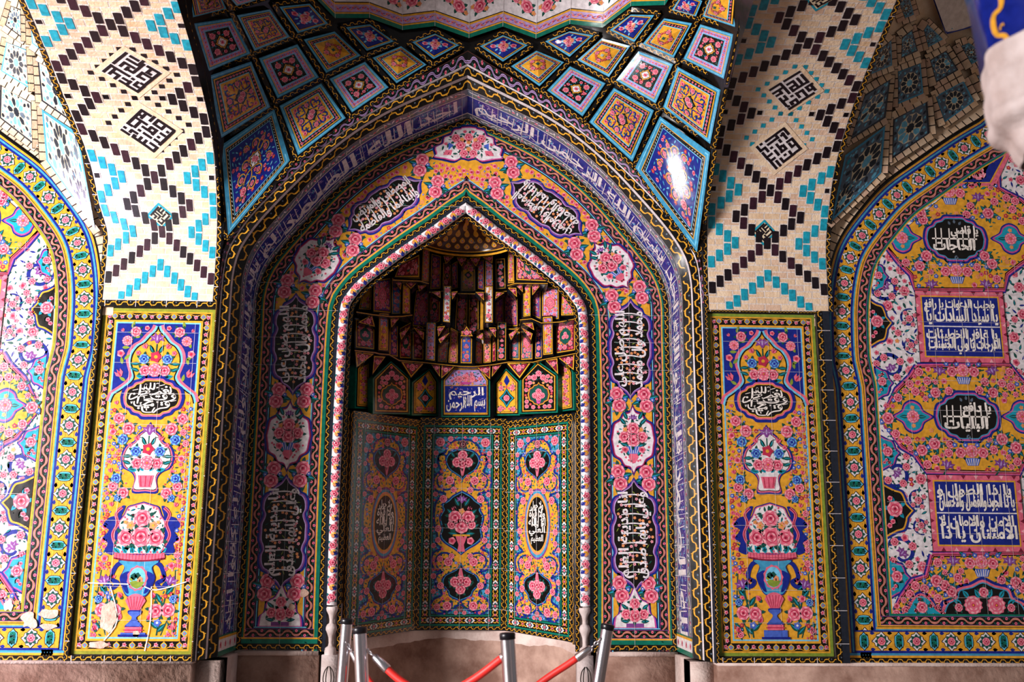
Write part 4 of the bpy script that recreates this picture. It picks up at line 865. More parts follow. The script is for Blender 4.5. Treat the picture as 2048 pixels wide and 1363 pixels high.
for sg in (-1, 1):
    P = lambda px, py: (sg*at(px, py)[0], at(px, py)[1])
    x, z = P(589, 687); script_cart('script_cartouche', Loc(PF, x, z, -.02*sg), .148, .355, QRN['b'], 'black script cartouche at shoulder height')
    x, z = P(577, 871); rose_cart(Loc(PF, x, z), .150, .235)
    x, z = P(567, 1063); script_cart('script_cartouche', Loc(PF, x, z), .155, .375, QRN['c'], 'black script cartouche low on the jamb')
    x, z = P(634, 520); rose_cart(Loc(PF, x, z, sg*.62), .155, .205)
    x, z = P(770, 410); script_cart('script_cartouche', Loc(PF, x, z, .92 if sg > 0 else -.92-math.pi if False else -.92), .128, .325, QRN['a'], 'black script cartouche beside the crown')
    x, z = P(560, 1245); c = Art(); S = Loc(PF, x, -.376)          # half medallion standing on the foot
    M = np.vstack([spl([(-.14, -.1), (-.13, -.03), (-.1, .0), (-.09, .06), (-.04, .09), (0, .17)], 4), spl([(0, .17), (.04, .09), (.09, .06), (.1, .0), (.13, -.03), (.14, -.1)], 4)[1:]])
    M[:, 1] = np.maximum(M[:, 1], -.1); outlined(c, S, M, [(-.02, 'nv'), (-.008, 'mg'), (.004, 'wh')], 4)
    c.stamp(S, ROSE, [0, -.06, .06, 0], [.06, -.01, -.01, -.02], [.036, .034, .034, .042], [0, 1, 2, 3], 1, 9); c.rect(S, -.06, -.095, .06, -.07, 'pu', 8); c.stamp(S, LEAF, [-.05, .05, -.04, .04], [.02, .02, -.06, -.06], .06, [2.4, .7, 3.0, .1], 1, 8)
    o = c.build('rose_cartouche', FR); o['label'] = 'half rose bouquet cartouche on the foot border'
c = Art(); S = Loc(PF, .012, 2.965)                                  # bouquet under the crown
M = mirx(spl([(0, .165), (.05, .16), (.06, .15), (.11, .14), (.13, .10), (.18, .08), (.19, .03), (.245, .0), (.235, -.05), (.25, -.075), (.18, -.085), (.1, -.10), (.05, -.075), (0, -.085)], 3)[::-1])
outlined(c, S, M, [(-.022, 'nv'), (-.012, 'bk'), (-.006, 'mg'), (.004, 'wh')], 4)
c.stamp(S, ROSE, [-.095, 0, .095, -.06, .06, -.035, .035], [.075, .085, .075, .02, .02, -.045, -.045], [.034, .034, .034, .038, .038, .032, .032], np.arange(7), 1, 9); c.stamp(S, FL_O, [0, -.05, .05, 0], [.045, .065, .065, -.01], .018, 0, 1, 10)
for m in (-1, 1): c.poly(S, np.array([(m*.12, -.02), (m*.17, -.02), (m*.19, -.06), (m*.13, -.06)]), 'pk', 9); c.poly(S, np.array([(m*.11, .02), (m*.15, .04), (m*.15, -.02)]), 'bl', 9); c.stamp(S, TULIP, [m*.17, m*.03], [.03, .13], .028, -m*.3, 1, 9)
scatter(M*.88, [(LEAFS, .020, 40), (LEAFS, .012, 60)], [(-.095, .075, .035), (0, .085, .035), (.095, .075, .035), (-.06, .02, .035), (.06, .02, .035)], 8, c, S)
o = c.build('rose_cartouche', FR); o['label'] = 'wide rose bouquet cartouche under the crown'
for px, py, r in ((609, 1185, .028), (584, 1213, .022)):
    p = Art(); x, z = XZ([(px, py)], .6)[0]; p.poly(PF, circ(r, 14, 3, .12)+[x, z], 'pl', 20)
    o = p.build('plaster_patch', FR); o['label'] = 'bare plaster where glaze is lost'

# ------------------------------------------------------------------ slender rose-painted moulding round the recess, on two carved stone bases
class TubeS:
    def __init__(s, P, sg, r, Y):
        P = np.asarray(P, float); s.P, s.sg, s.r, s.Y = P, sg, r, Y; d = np.gradient(P, axis=0); d /= np.linalg.norm(d, axis=1)[:, None]
        s.n = np.stack([-d[:, 1], d[:, 0]], 1); s.s = np.r_[0, np.cumsum(np.linalg.norm(np.diff(P, axis=0), axis=1))]; s.L = s.s[-1]
    def pos(s, Q, h):
        a = Q[:, 0]; ph = Q[:, 1]/s.r; I = lambda v: np.interp(a, s.s, v); R = s.r+h
        x = np.maximum(I(s.P[:, 0])+I(s.n[:, 0])*np.sin(ph)*R, -.0); z = I(s.P[:, 1])+I(s.n[:, 1])*np.sin(ph)*R
        return np.stack([s.sg*x, s.Y-np.cos(ph)*R, z], 1)
MO = empty('rose_moulding', 'round rose-painted moulding framing the mihrab recess on two small stone bases', 'moulding')
cip = Path(PF, CI); q = cip.flat(np.stack([np.linspace(.30, cip.L, 150), np.full(150, .033)], 1)); q = q[q[:, 0] > -.02]
for sg in (-1, 1):
    m = Art(); T = TubeS(q, sg, .033, .60)
    n = 150; ph = np.linspace(-1.7, 1.7, 11)*.033; V = np.array([(s, t) for s in np.linspace(0, T.L, n) for t in ph])
    m.raw(T.pos(V, 0), [(i*11+j, i*11+j+1, (i+1)*11+j+1, (i+1)*11+j) for i in range(n-1) for j in range(10)], 'wh')
    k = np.arange(.05, T.L-.03, .115); z0 = np.zeros(len(k))
    m.stamp(T, LEAF, np.r_[k, k, k, k], np.r_[z0+.004, z0-.004, z0+.006, z0-.006], .048, np.r_[z0+.9, z0-.9, z0+2.3, z0-2.3], 1, 4)
    m.stamp(T, ROSE_N, k, z0+.003*np.sin(k*50), .027, k*9, 1, 7); m.stamp(T, ROSE_S, k+.03, z0+.018, .011, 0, 1, 6); m.stamp(T, ROSE_S, k-.03, z0-.018, .011, 0, 1, 6)
    k2 = k[:-1]+.0575; z2 = np.zeros(len(k2))
    for s_ in (-1, 1): m.stamp(T, [(P, 'nv', l) for P, _, l in CURL], k2, z2+s_*.006, .075*s_, 1.0 if s_ > 0 else math.pi+1.0, 1, 3); m.stamp(T, CURL, k2, z2-s_*.006, .06*s_, -.4 if s_ > 0 else math.pi-.4, 1, 4)
    m.stamp(T, [(circ(1, 8), 'nv', 0)], k2, z2, .012, 0, 1, 5); m.stamp(T, FL_O, k2, z2, .009, 0, 1, 6)
    o = m.build('shaft', MO, True)
    s = Art()                                       # turned base in its niche
    x0 = sg*.853; rings = [(-.345, .036), (-.36, .040), (-.375, .036), (-.40, .022), (-.43, .015), (-.452, .016), (-.462, .030), (-.478, .037), (-.495, .038), (-.515, .028), (-.545, .017), (-.58, .014), (-.60, .018), (-.612, .036), (-.632, .040), (-.66, .040)]
    rings = [(z, r) for z, r in rings]; na = 18; an = np.linspace(0, 2*math.pi, na, endpoint=False)
    V = np.vstack([np.stack([x0+r*np.cos(an), .605+r*np.sin(an), np.full(na, z)], 1) for z, r in rings])
    s.raw(V, [(i*na+j, i*na+(j+1) % na, (i+1)*na+(j+1) % na, (i+1)*na+j) for i in range(len(rings)-1) for j in range(na)], 'ms')
    o = s.build('carved_base', MO, True)
    s = Art(); xa, xb = sorted((sg*.80, sg*.905)); box(s, xa, xb, .64, .72, -.64, -.33, 'ms'); box(s, xa, xb, .565, .70, FLOOR_Z, -.655, 'ms')
    o = s.build('stone_plinth', MO); g = Art(); S = Loc(Plane(.5645), sg*.853, -.80)
    for e in (-1, 1):
        for k_ in (.5, 1): g.stroke(S, spl([(e*.006, -.05), (e*.034*k_, -.02), (e*.028*k_, .04), (e*.004, .075)], 5), .006, 'dk', 1)
    g.stroke(S, [(-.04, -.055), (.04, -.055)], .006, 'dk', 1); g.stroke(S, spl([(-.03, -.09), (0, -.07), (.03, -.09)], 4), .006, 'dk', 1)
    h_ = g.build('carved_palmette', o)
# wavy edge just inside the moulding
e = Art(); iP2 = beyond_end(CI)
for S in halves(Plane(.625)):
    P = Path(S, iP2); P.off = .066; wave(e, P, P.L, .030, 0, 0)
struct(e.build('trim_9'))

# ------------------------------------------------------------------ lozenge vault above the arch
AZ = AR[::-1]; AZ = AZ[AZ[:, 1] > 1.55]
def crown(x): return np.interp(np.abs(x), AZ[:, 0], AZ[:, 1])
HY = np.c_[-PROF[::-1, 0], PROF[::-1, 1]][::-1]
def rise(y): return np.interp(np.maximum(y, 0), HY[:, 0], HY[:, 1])-HY[0, 1]
def rise0(y): return np.interp(np.maximum(y, 0), HY[3:, 0], HY[3:, 1]) if False else np.interp(np.maximum(y, 0), [0, .01, .06, .20, .44, .70, 1.03, 1.25, 1.65, 2.1, 3.], [0, .18, .42, .70, .93, 1.08, 1.23, 1.31, 1.45, 1.56, 1.7])
def vault_hit(P, dy=0.0, cx=0., cr=None):
    cr = cr or crown; d = rays(P); Ys = np.linspace(.02, -2.6, 700); out = []
    for v in d:
        T = (Ys-CAM[1])/v[1]; X = CAM[0]+T*v[0]; Z = CAM[2]+T*v[2]
        F = Z-(cr(X-cx)+rise0(-Ys)); k = np.argmax(F < 0) if (F < 0).any() else len(F)-1
        if k == 0: out.append(CAM+v*(0-CAM[1])/v[1]); continue
        a, b_ = F[k-1], F[k]; t = a/(a-b_) if a != b_ else 0; y = Ys[k-1]+(Ys[k]-Ys[k-1])*t
        out.append(CAM+v*(y-CAM[1])/v[1])
    return np.array(out)
def vault_shell(cx, cr, x0, x1, ymax, name, col, nx=48, ny=40):
    a = Art(); xs = np.linspace(x0, x1, nx); ys = np.linspace(0, 1, ny)**1.8*ymax; V = np.array([(cx+x, .03-y, cr(x)+rise0(y)+.012) for y in ys for x in xs])
    a.raw(V, [(j*nx+i, j*nx+i+1, (j+1)*nx+i+1, (j+1)*nx+i) for j in range(ny-1) for i in range(nx-1)], col); return a
a = vault_shell(0, crown, -1.602, 1.602, 2.1, '', 'bk')
VS = a
class VaultS:                       # photo-read points carried onto the vault
    def pos(s, P, h): q = vault_hit(P); n = CAM-q; n /= np.linalg.norm(n, axis=1)[:, None]; return q+n*(h+.006)
class Grid3:
    def __init__(s, A, B, off): 
        s.a, s.b = A, B
def vault_wave(art, p, q, w=.030):   # one wavy strip along a rib between two photo-read points
    n = 8; t = np.linspace(0, 1, n)[:, None]; pts = np.asarray(p)*(1-t)+np.asarray(q)*t; c = vault_hit(pts)
    d = np.gradient(c, axis=0); d /= np.linalg.norm(d, axis=1)[:, None]; v = CAM-c; v /= np.linalg.norm(v, axis=1)[:, None]; sd = np.cross(d, v); sd /= np.linalg.norm(sd, axis=1)[:, None]
    c = c+v*.008; R = Rail(c-sd*w/2, c+sd*w/2); R.w = w
    if (R.n[n//2]@v[n//2]) < 0: R.n = -R.n
    wave(art, R, R.L, w, 0, 0)
def frame_q(art, S, r0, r1, col, lay):
    c0 = np.array([(-r0, -r0), (r0, -r0), (r0, r0), (-r0, r0)]); c1 = c0*(r1/r0)
    for i in range(4): j = (i+1) % 4; art.poly(S, [c0[i], c0[j], c1[j], c1[i]], col, lay)
def four(art, S, r, col, lay):      # the field as four triangles meeting at the centre
    c = np.array([(-r, -r), (r, -r), (r, r), (-r, r)])
    for i in range(4): art.poly(S, [c[i], c[(i+1) % 4], (0, 0)], col, lay)
def lozenge(kind, l, t, r, b, label, side):
    H = vault_hit([l, t, r, b]); pyr = {'py': .05, 'ys': .03, 'bl': .025, 'bk': .0, 'kite': .0}[kind]
    n = Quad(*H).N; H = H+n*.016
    if kind == 'kite' and l[0] > 1000: H[0] = H[0]+n*.045
    S = Quad(*H); size = np.linalg.norm(H[0]-H[2])
    root = empty('vault_lozenge', label, 'vault tile', 'lozenge tiles of the vault')
    f = Art(); frame_q(f, S, 1.0, .86, 'sb', 0); B = Quad(*(H-n*.03)); 
    for i, j in ((0, 1), (1, 2), (2, 3), (3, 0)): f.raw([H[i], H[j], H[j]-n*.035, H[i]-n*.035], [(0, 1, 2, 3)], 'bk')
    frame_q(f, S, .95, .915, 'lb', 1)
    f.build('frame', root)
    f = Art(); S = Quad(*H, pyr=pyr) if pyr else S; rot = math.pi/4
    top = math.pi/4                # the lozenge's own "up" is the (1,1)... corner t at (-1, 1)
    U = 3*math.pi/4-math.pi/2
    if kind == 'bl':
        frame_q(f, S, .86, .78, 'ye', 1); four(f, S, .79, 'nv', 0); frame_q(f, S, .80, .76, 'bk', 2)
        f.stamp(S, [(P, c if c != 'gn' else 'lb', l_) for P, c, l_ in ROSE], [0, .13], [0, -.13], [.33, .24], [1, 2], 1, 6); f.stamp(S, ROSE_S, [.42, -.42, -.3, .3], [.42, -.42, .3, -.3], [.19, .19, .16, .16], 0, 1, 5); f.stamp(S, FL_O, [-.16, .16, .02], [-.12, .1, .24], .1, 0, 1, 8)
        f.stamp(S, LEAFB, [.2, .2, -.2, -.2, .05, -.05, .5, -.5, .3, -.3], [.05, .25, -.05, -.25, .35, -.4, .3, -.3, -.5, .5], .28, [.5, 1.2, 3.6, 4.2, 1.8, 4.8, .2, 3.4, 5, 2], 1, 4)
    elif kind in ('py',):
        frame_q(f, S, .86, .80, 'ye', 1); frame_q(f, S, .80, .66, 'bk', 1); frame_q(f, S, .66, .62, 'lb', 2); four(f, S, .63, 'ye', 0)
        k = np.linspace(-.7, .7, 8)
        for e in (-1, 1): f.stamp(S, ROSE_S, k, np.full(8, e*.73), .045, 0, 1, 3); f.stamp(S, ROSE_S, np.full(8, e*.73), k, .045, 0, 1, 3); f.stamp(S, [(tr(leafp(2, .5), -1), 'lv', 0)], k+.1, np.full(8, e*.73), .05, .4, 1, 2); f.stamp(S, [(tr(leafp(2, .5), -1), 'lv', 0)], np.full(8, e*.73), k+.1, .05, 2, 1, 2)
        for a_ in range(4):
            w_ = a_*math.pi/2; cx, cy = .33*math.cos(w_), .33*math.sin(w_); f.stamp(S, ROSE, [cx*1.15], [cy*1.15], .12, a_, 1, 6)
            f.stamp(S, FL_R, [cx*.9-cy*.55, cx*.9+cy*.55], [cy*.9+cx*.55, cy*.9-cx*.55], .075, 0, 1, 6); f.stamp(S, LEAF, [cx*.6, cx, cx], [cy*.6, cy, cy], .2, [w_, w_+1, w_-1], 1, 5)
        f.stamp(S, [(circ(1, 8, 4, .25), 'gn', 0)], 0, 0, .1, .78, 1, 7)
    elif kind == 'ys':
        frame_q(f, S, .86, .82, 'ye', 1); frame_q(f, S, .82, .68, 'bk', 1); frame_q(f, S, .68, .65, 'lb', 2); four(f, S, .66, 'ye', 0)
        k = np.linspace(-.72, .72, 11)
        for e in (-1, 1): f.stamp(S, ROSE_S, k, np.full(11, e*.75), .04, 0, 1, 3); f.stamp(S, ROSE_S, np.full(11, e*.75), k, .04, 0, 1, 3); f.stamp(S, [(tr(leafp(2, .5), -1), 'lv', 0)], k+.07, np.full(11, e*.75), .045, .4, 1, 2); f.stamp(S, [(tr(leafp(2, .5), -1), 'lv', 0)], np.full(11, e*.75), k+.07, .045, 2, 1, 2)
        c = tr(QUAT, 0, 0, .30, 0); f.poly(S, c*1.12, 'ye', 5); f.poly(S, c, 'bk', 6); f.poly(S, c*.72, 'gy', 7); f.stamp(S, ROSE, [.06, -.06], [-.06, .06], .12, 0, 1, 9)
        for a_ in range(4):
            w_ = a_*math.pi/2+math.pi/4
            for m in (-1, 1): f.stroke(S, tr(spl([(.26, 0), (.36, m*.10), (.5, m*.2), (.62, m*.13), (.56, m*.02), (.48, m*.07)], 4), 0, 0, 1, w_), .06, 'nv', 4, .5)
            w_ = a_*math.pi/2
            for m in (-1, 1): f.stroke(S, tr(spl([(.3, m*.02), (.42, m*.1), (.52, m*.08), (.5, m*.2)], 4), 0, 0, 1, w_), .05, 'nv', 4, .5)
            f.stamp(S, ROSE, .46*math.cos(w_), .46*math.sin(w_), .09, 0, 1, 6); f.stamp(S, ROSE_S, .7*math.cos(w_+.78), .7*math.sin(w_+.78), .08, 0, 1, 6)
        scatter([(-.63, -.63), (.63, -.63), (.63, .63), (-.63, .63)], [([FL_R, FL_P], .04, 24), (LEAFS_D, .05, 30)], [(0, 0, .3)], 5, f, S)
    elif kind == 'bk':
        frame_q(f, S, .86, .82, 'ye', 1); frame_q(f, S, .82, .64, 'lv', 1); frame_q(f, S, .64, .60, 'lb', 2); four(f, S, .61, 'bk', 0)
        k = np.linspace(-.7, .7, 9)
        for e in (-1, 1): f.stamp(S, ROSE_S, k, np.full(9, e*.73), .05, 0, 1, 3); f.stamp(S, ROSE_S, np.full(9, e*.73), k, .05, 0, 1, 3); f.stamp(S, [(tr(leafp(2, .5), -1), 'nv', 0)], k+.09, np.full(9, e*.73), .055, .4, 1, 2); f.stamp(S, [(tr(leafp(2, .5), -1), 'nv', 0)], np.full(9, e*.73), k+.09, .055, 2, 1, 2)
        c = tr(QUAT, 0, 0, .26, 0); f.poly(S, c*1.2, 'ye', 5); f.poly(S, c*.98, 'bk', 6); f.poly(S, c*.86, 'wh', 7); f.stamp(S, ROSE_S, 0, 0, .09, 0, 1, 9); f.stamp(S, LEAF, [0, 0], [0, 0], .14, [.8, 3.9], 1, 8)
        for a_ in range(4): w_ = a_*math.pi/2+math.pi/4; f.stamp(S, ROSE, .50*math.cos(w_), .50*math.sin(w_), .14, a_, 1, 5); w_ -= .785; f.stamp(S, ROSE_S, .44*math.cos(w_), .44*math.sin(w_), .08, a_, 1, 5)
        scatter([(-.58, -.58), (.58, -.58), (.58, .58), (-.58, .58)], [([FL_P, FL_R], .05, 16), (LEAFS_D, .06, 30)], [(0, 0, .27)], 4, f, S)
    else:
        frame_q(f, S, .86, .84, 'ye', 1); frame_q(f, S, .84, .76, 'bk', 1); frame_q(f, S, .76, .74, 'lb', 2); f.grid(S, -.75, -.75, .75, .75, 10, 10, 'nv', 0)
        k = np.linspace(-.78, .78, 17)
        for e in (-1, 1): f.stamp(S, [(tr(leafp(2, .5), -1), 'wh', 0)], k, np.full(17, e*.80), .035, .4, 1, 3); f.stamp(S, [(tr(leafp(2, .5), -1), 'wh', 0)], np.full(17, e*.80), k, .035, 2, 1, 3)
        # coordinates along the kite: top corner (-1,1), tip (1,-1)
        K = lambda x, y: ((x-y)/2**.5, (-x-y)/2**.5) if False else (x*.7071+y*.7071*-1*-1*0+(-y)*-.0, 0)
        def Kp(pts): p = np.asarray(pts, float); return np.stack([p[:, 0]*.7071-p[:, 1]*.7071, p[:, 0]*.7071+p[:, 1]*.7071], 1)
        c = Kp(tr(QUAT, 0, .08, .22, 0)); f.poly(S, Kp(tr(QUAT, 0, .08, .25, 0)), 'ye', 5); f.poly(S, c, 'bk', 6); f.poly(S, Kp(tr(QUAT, 0, .08, .19, 0)), 'wh', 7); q = Kp([(-.05, .08), (.05, .08)]); f.stamp(S, ROSE, q[:, 0], q[:, 1], .075, 0, 1, 9)
        for m in (-1, 1):
            for cx_, cy_, rr, a0, sp in ((.20, .42, .15, 3.6, 4.6), (.27, -.12, .13, 2.4, 4.6), (.22, -.42, .14, 2.2, 4.9), (.46, .2, .11, 3, 4.2)):
                an = np.linspace(a0, a0-sp, 14); rad = rr*np.linspace(1, .72, 14); p = np.stack([m*(cx_+rad*np.cos(an)), cy_+rad*np.sin(an)], 1); f.stroke(S, Kp(p), .03, 'ye', 4, .3)
                q = Kp([(m*cx_, cy_)]); f.stamp(S, ROSE, q[:, 0], q[:, 1], .065, cx_*9, 1, 5)
            f.stroke(S, Kp(spl([(m*.02, -.16), (m*.1, -.3), (m*.06, -.6), (0, -.8)], 5)), .028, 'ye', 4); f.stroke(S, Kp(spl([(m*.02, .3), (m*.08, .4), (m*.05, .6), (0, .75)], 5)), .028, 'ye', 4)
        q = Kp([(0, -.62), (0, .6), (.12, -.78), (-.12, -.78), (0, -.95)]); f.stamp(S, ROSE, q[:, 0], q[:, 1], [.1, .07, .05, .05, .05], 0, 1, 6)
        scatter([(-.72, -.72), (.72, -.72), (.72, .72), (-.72, .72)], [([ROSE_S, FL_R, FL_P], .05, 40), ([[(tr(leafp(2, .7), -1), 'lb', 0)], [(tr(leafp(2, .7), -1), 'sb', 0)]], .055, 60)], [], 2, f, S)
    f.build('pyramid_face' if pyr else 'painted_face', root)
LZ = [('kite', (441, 291), (547, 219), (578, 321), (455, 470)), ('ys', (414, 151), (499, 122), (537, 213), (437, 276)), ('ys', (559, 213), (642, 168), (691, 237), (596, 311)),
      ('bk', (383, 46), (459, 35), (497, 106), (411, 142)), ('bk', (516, 116), (593, 88), (636, 154), (553, 196)), ('bk', (659, 159), (730, 125), (777, 176), (704, 226)),
      ('ys', (471, 29), (537, 17), (577, 72), (506, 100)), ('py', (606, 79), (668, 63), (720, 111), (651, 146)), ('py', (745, 117), (802, 94), (853, 131), (793, 168)),
      ('bl', (556, 12), (617, 6), (654, 46), (593, 65)), ('bl', (691, 55), (739, 49), (787, 83), (733, 102)), ('bl', (824, 86), (870, 69), (918, 92), (867, 120)),
      ('ys', (372, -10), (430, -25), (448, 17), (380, 34)), ('bk', (440, -25), (500, -40), (530, -8), (470, 10)),
      ('bl', (960, 94), (1006, 72), (1056, 92), (1006, 125)), ('py', (1022, 134), (1073, 103), (1128, 126), (1079, 174)), ('bk', (1094, 182), (1140, 134), (1211, 168), (1165, 234)),
      ('ys', (1179, 245), (1228, 177), (1308, 222), (1265, 324)), ('kite', (1279, 336), (1322, 233), (1422, 305), (1396, 504)), ('bl', (1091, 83), (1140, 63), (1188, 71), (1140, 114)),
      ('py', (1156, 120), (1205, 77), (1262, 92), (1219, 154)), ('bk', (1234, 160), (1279, 102), (1348, 128), (1313, 206)), ('ys', (1330, 213), (1359, 133), (1445, 179), (1424, 287)),
      ('bl', (1222, 59), (1264, 28), (1311, 29), (1271, 83)), ('py', (1288, 86), (1331, 35), (1387, 45), (1350, 114)), ('bk', (1371, 117), (1405, 48), (1472, 68), (1452, 157)),
      ('py', (1410, 32), (1430, -20), (1480, -12), (1476, 54)), ('bl', (1347, 18), (1368, -15), (1408, 0), (1395, 31))]
LL = {0: 'blue kite tile with yellow scrolls at the left foot of the vault', 1: 'yellow scroll lozenge touching the left brick band above the blue kite', 2: 'yellow scroll lozenge on the left arch rim beside the blue kite',
      3: 'black rose lozenge touching the left brick band near the photo top', 4: 'black rose lozenge on the left between the two yellow scroll lozenges and the yellow pyramid', 5: 'black rose lozenge on the left arch rim',
      6: 'dim yellow lozenge high on the left, between the two upper black ones', 7: 'left yellow pyramid lozenge above the two lower black rose lozenges', 8: 'left yellow pyramid lozenge on the arch rim near the crown',
      9: 'dim purple-blue lozenge highest of the left blue row', 10: 'middle blue rose lozenge of the left row', 11: 'blue rose lozenge immediately left of the arch crown',
      12: 'yellow lozenge cut by the photo top beside the left brick band', 13: 'dark lozenge cut by the photo top, second from the left brick band', 14: 'blue rose lozenge immediately right of the arch crown',
      15: 'right yellow pyramid lozenge on the arch rim near the crown', 16: 'black rose lozenge on the right arch rim', 17: 'yellow scroll lozenge on the right arch rim beside the blue kite', 18: 'blue kite tile with yellow scrolls at the right foot of the vault',
      19: 'second blue rose lozenge right of the arch crown', 20: 'pyramid lozenge with one white glaring face, right of the crown', 21: 'black rose lozenge on the right, in the middle of the vault', 22: 'yellow scroll lozenge touching the right brick band',
      23: 'third blue rose lozenge right of the arch crown', 24: 'right yellow pyramid lozenge with a pale left face, near the photo top', 25: 'black rose lozenge touching the right brick band', 26: 'large pale pyramid lozenge in the top corner by the right brick band',
      27: 'blue lozenge cut by the photo top, right of the crown'}
for i, (k, l, t, r, b_) in enumerate(LZ):
    lozenge(k, l, t, r, b_, LL[i], 0)
    c = np.mean([l, t, r, b_], axis=0)
    def out(p, d=9): v = np.asarray(p)-c; n_ = np.linalg.norm(v); return np.asarray(p)+v/n_*d
    L_, T_, R_, B_ = out(l), out(t), out(r), out(b_)
    o2 = lambda p, q: (np.asarray(p), np.asarray(q))
    if i < 14: edges = ((L_, B_), (B_, R_)) + (((T_, R_),) if k == 'bl' else ()) + (((L_, T_),) if k == 'bl' else ())
    else: edges = ((L_, B_), (B_, R_)) + (((L_, T_), (T_, R_)) if k == 'bl' else ())
    for p, q in edges: vault_wave(VS, p, q)
# wavy strips down both flanks of the vault, beside the brick bands
VS.build('vault_ground') if False else None
o = VS.build('ceiling'); struct(o)
# folded white rose band over the lozenges
zl = [(560, -40), (625, -10), (670, 36), (739, 36), (805, 60), (870, 52), (938, 76), (1006, 53), (1072, 77), (1140, 48), (1205, 55), (1262, 12), (1330, 10), (1360, -40)]
b = Art(); zl = np.array(zl, float); off = [(0, 'tl', 9), (9, 'ye', 3), (12, 'bk', 1), (13, 'lv', 15), (28, 'ye', 4), (32, 'bk', 2), (34, 'wh', 300)]
H0 = vault_hit(zl); vd = CAM-H0; vd /= np.linalg.norm(vd, axis=1)[:, None]
def rowpts(d): 
    P = zl-[0, d]; H = vault_hit(zl); base = H+vd*.012
    # rise along the vault at each fold
    U = np.array([(0, -.55, .83)]); return base+U*(d*.0031)
for d, c, w in off:
    A, B = rowpts(d), rowpts(d+w)
    n = len(zl); b.raw(np.vstack([A, B]), [(i, i+1, n+i+1, n+i) for i in range(n-1)], c)
class Fold:
    def __init__(s, i): s.A, s.B = rowpts(0)[i], rowpts(0)[i+1]; s.U = np.array((0, -.55, .83)); s.n = np.cross(s.B-s.A, s.U); s.n /= np.linalg.norm(s.n); s.n = s.n if s.n@(CAM-s.A) > 0 else -s.n; s.w = np.linalg.norm(s.B-s.A)
    def pos(s, P, h): t = (P[:, :1]/s.w); return s.A*(1-t)+s.B*t+P[:, 1:2]*s.U+s.n*h
for i in range(len(zl)-1):
    S = Fold(i); w = S.w
    wavy(b, S, w, .0635, .012, .07, .006, 'sa', 3); k = np.arange(.02, w, .035); b.stamp(S, ROSE_S, k, .063+.012*np.cos(k*90), .008, 0, 1, 4); b.stamp(S, [(tr(leafp(2, .5), -1), 'pu', 0)], k+.016, .066, .011, .5, 1, 2)
    up_ = zl[i+1, 1] < zl[i, 1]
    x = w*.30 if up_ else w*.70
    b.stamp(S, ROSE, [x, w*.62 if up_ else w*.38], [.19, .215], [.044, .03], [0, 1], 1, 3); b.stamp(S, FL_O, [x+.05, x-.05], [.16, .2], .016, 0, 1, 3); b.stamp(S, LEAF, [x, x, x], [.15, .22, .2], .07, [.6, 2.4, -.5], 1, 2)
    b.poly(S, circ(w*.5, 20, ry=.11)+[w/2, .36], 'nv', 3); b.poly(S, circ(w*.46, 20, 9, .05, ry=.095)+[w/2, .365], 'ye', 4); b.stamp(S, ROSE, [w/2], [.36], .04, 0, 1, 5)
    b.rect(S, -.0012, 0, .0012, .6, 'gr', 9)
o = b.build('folded_rose_vault'); tag(o, 'white-ground zigzag rose vault at the top edge, above the lozenge tiles', 'vault')
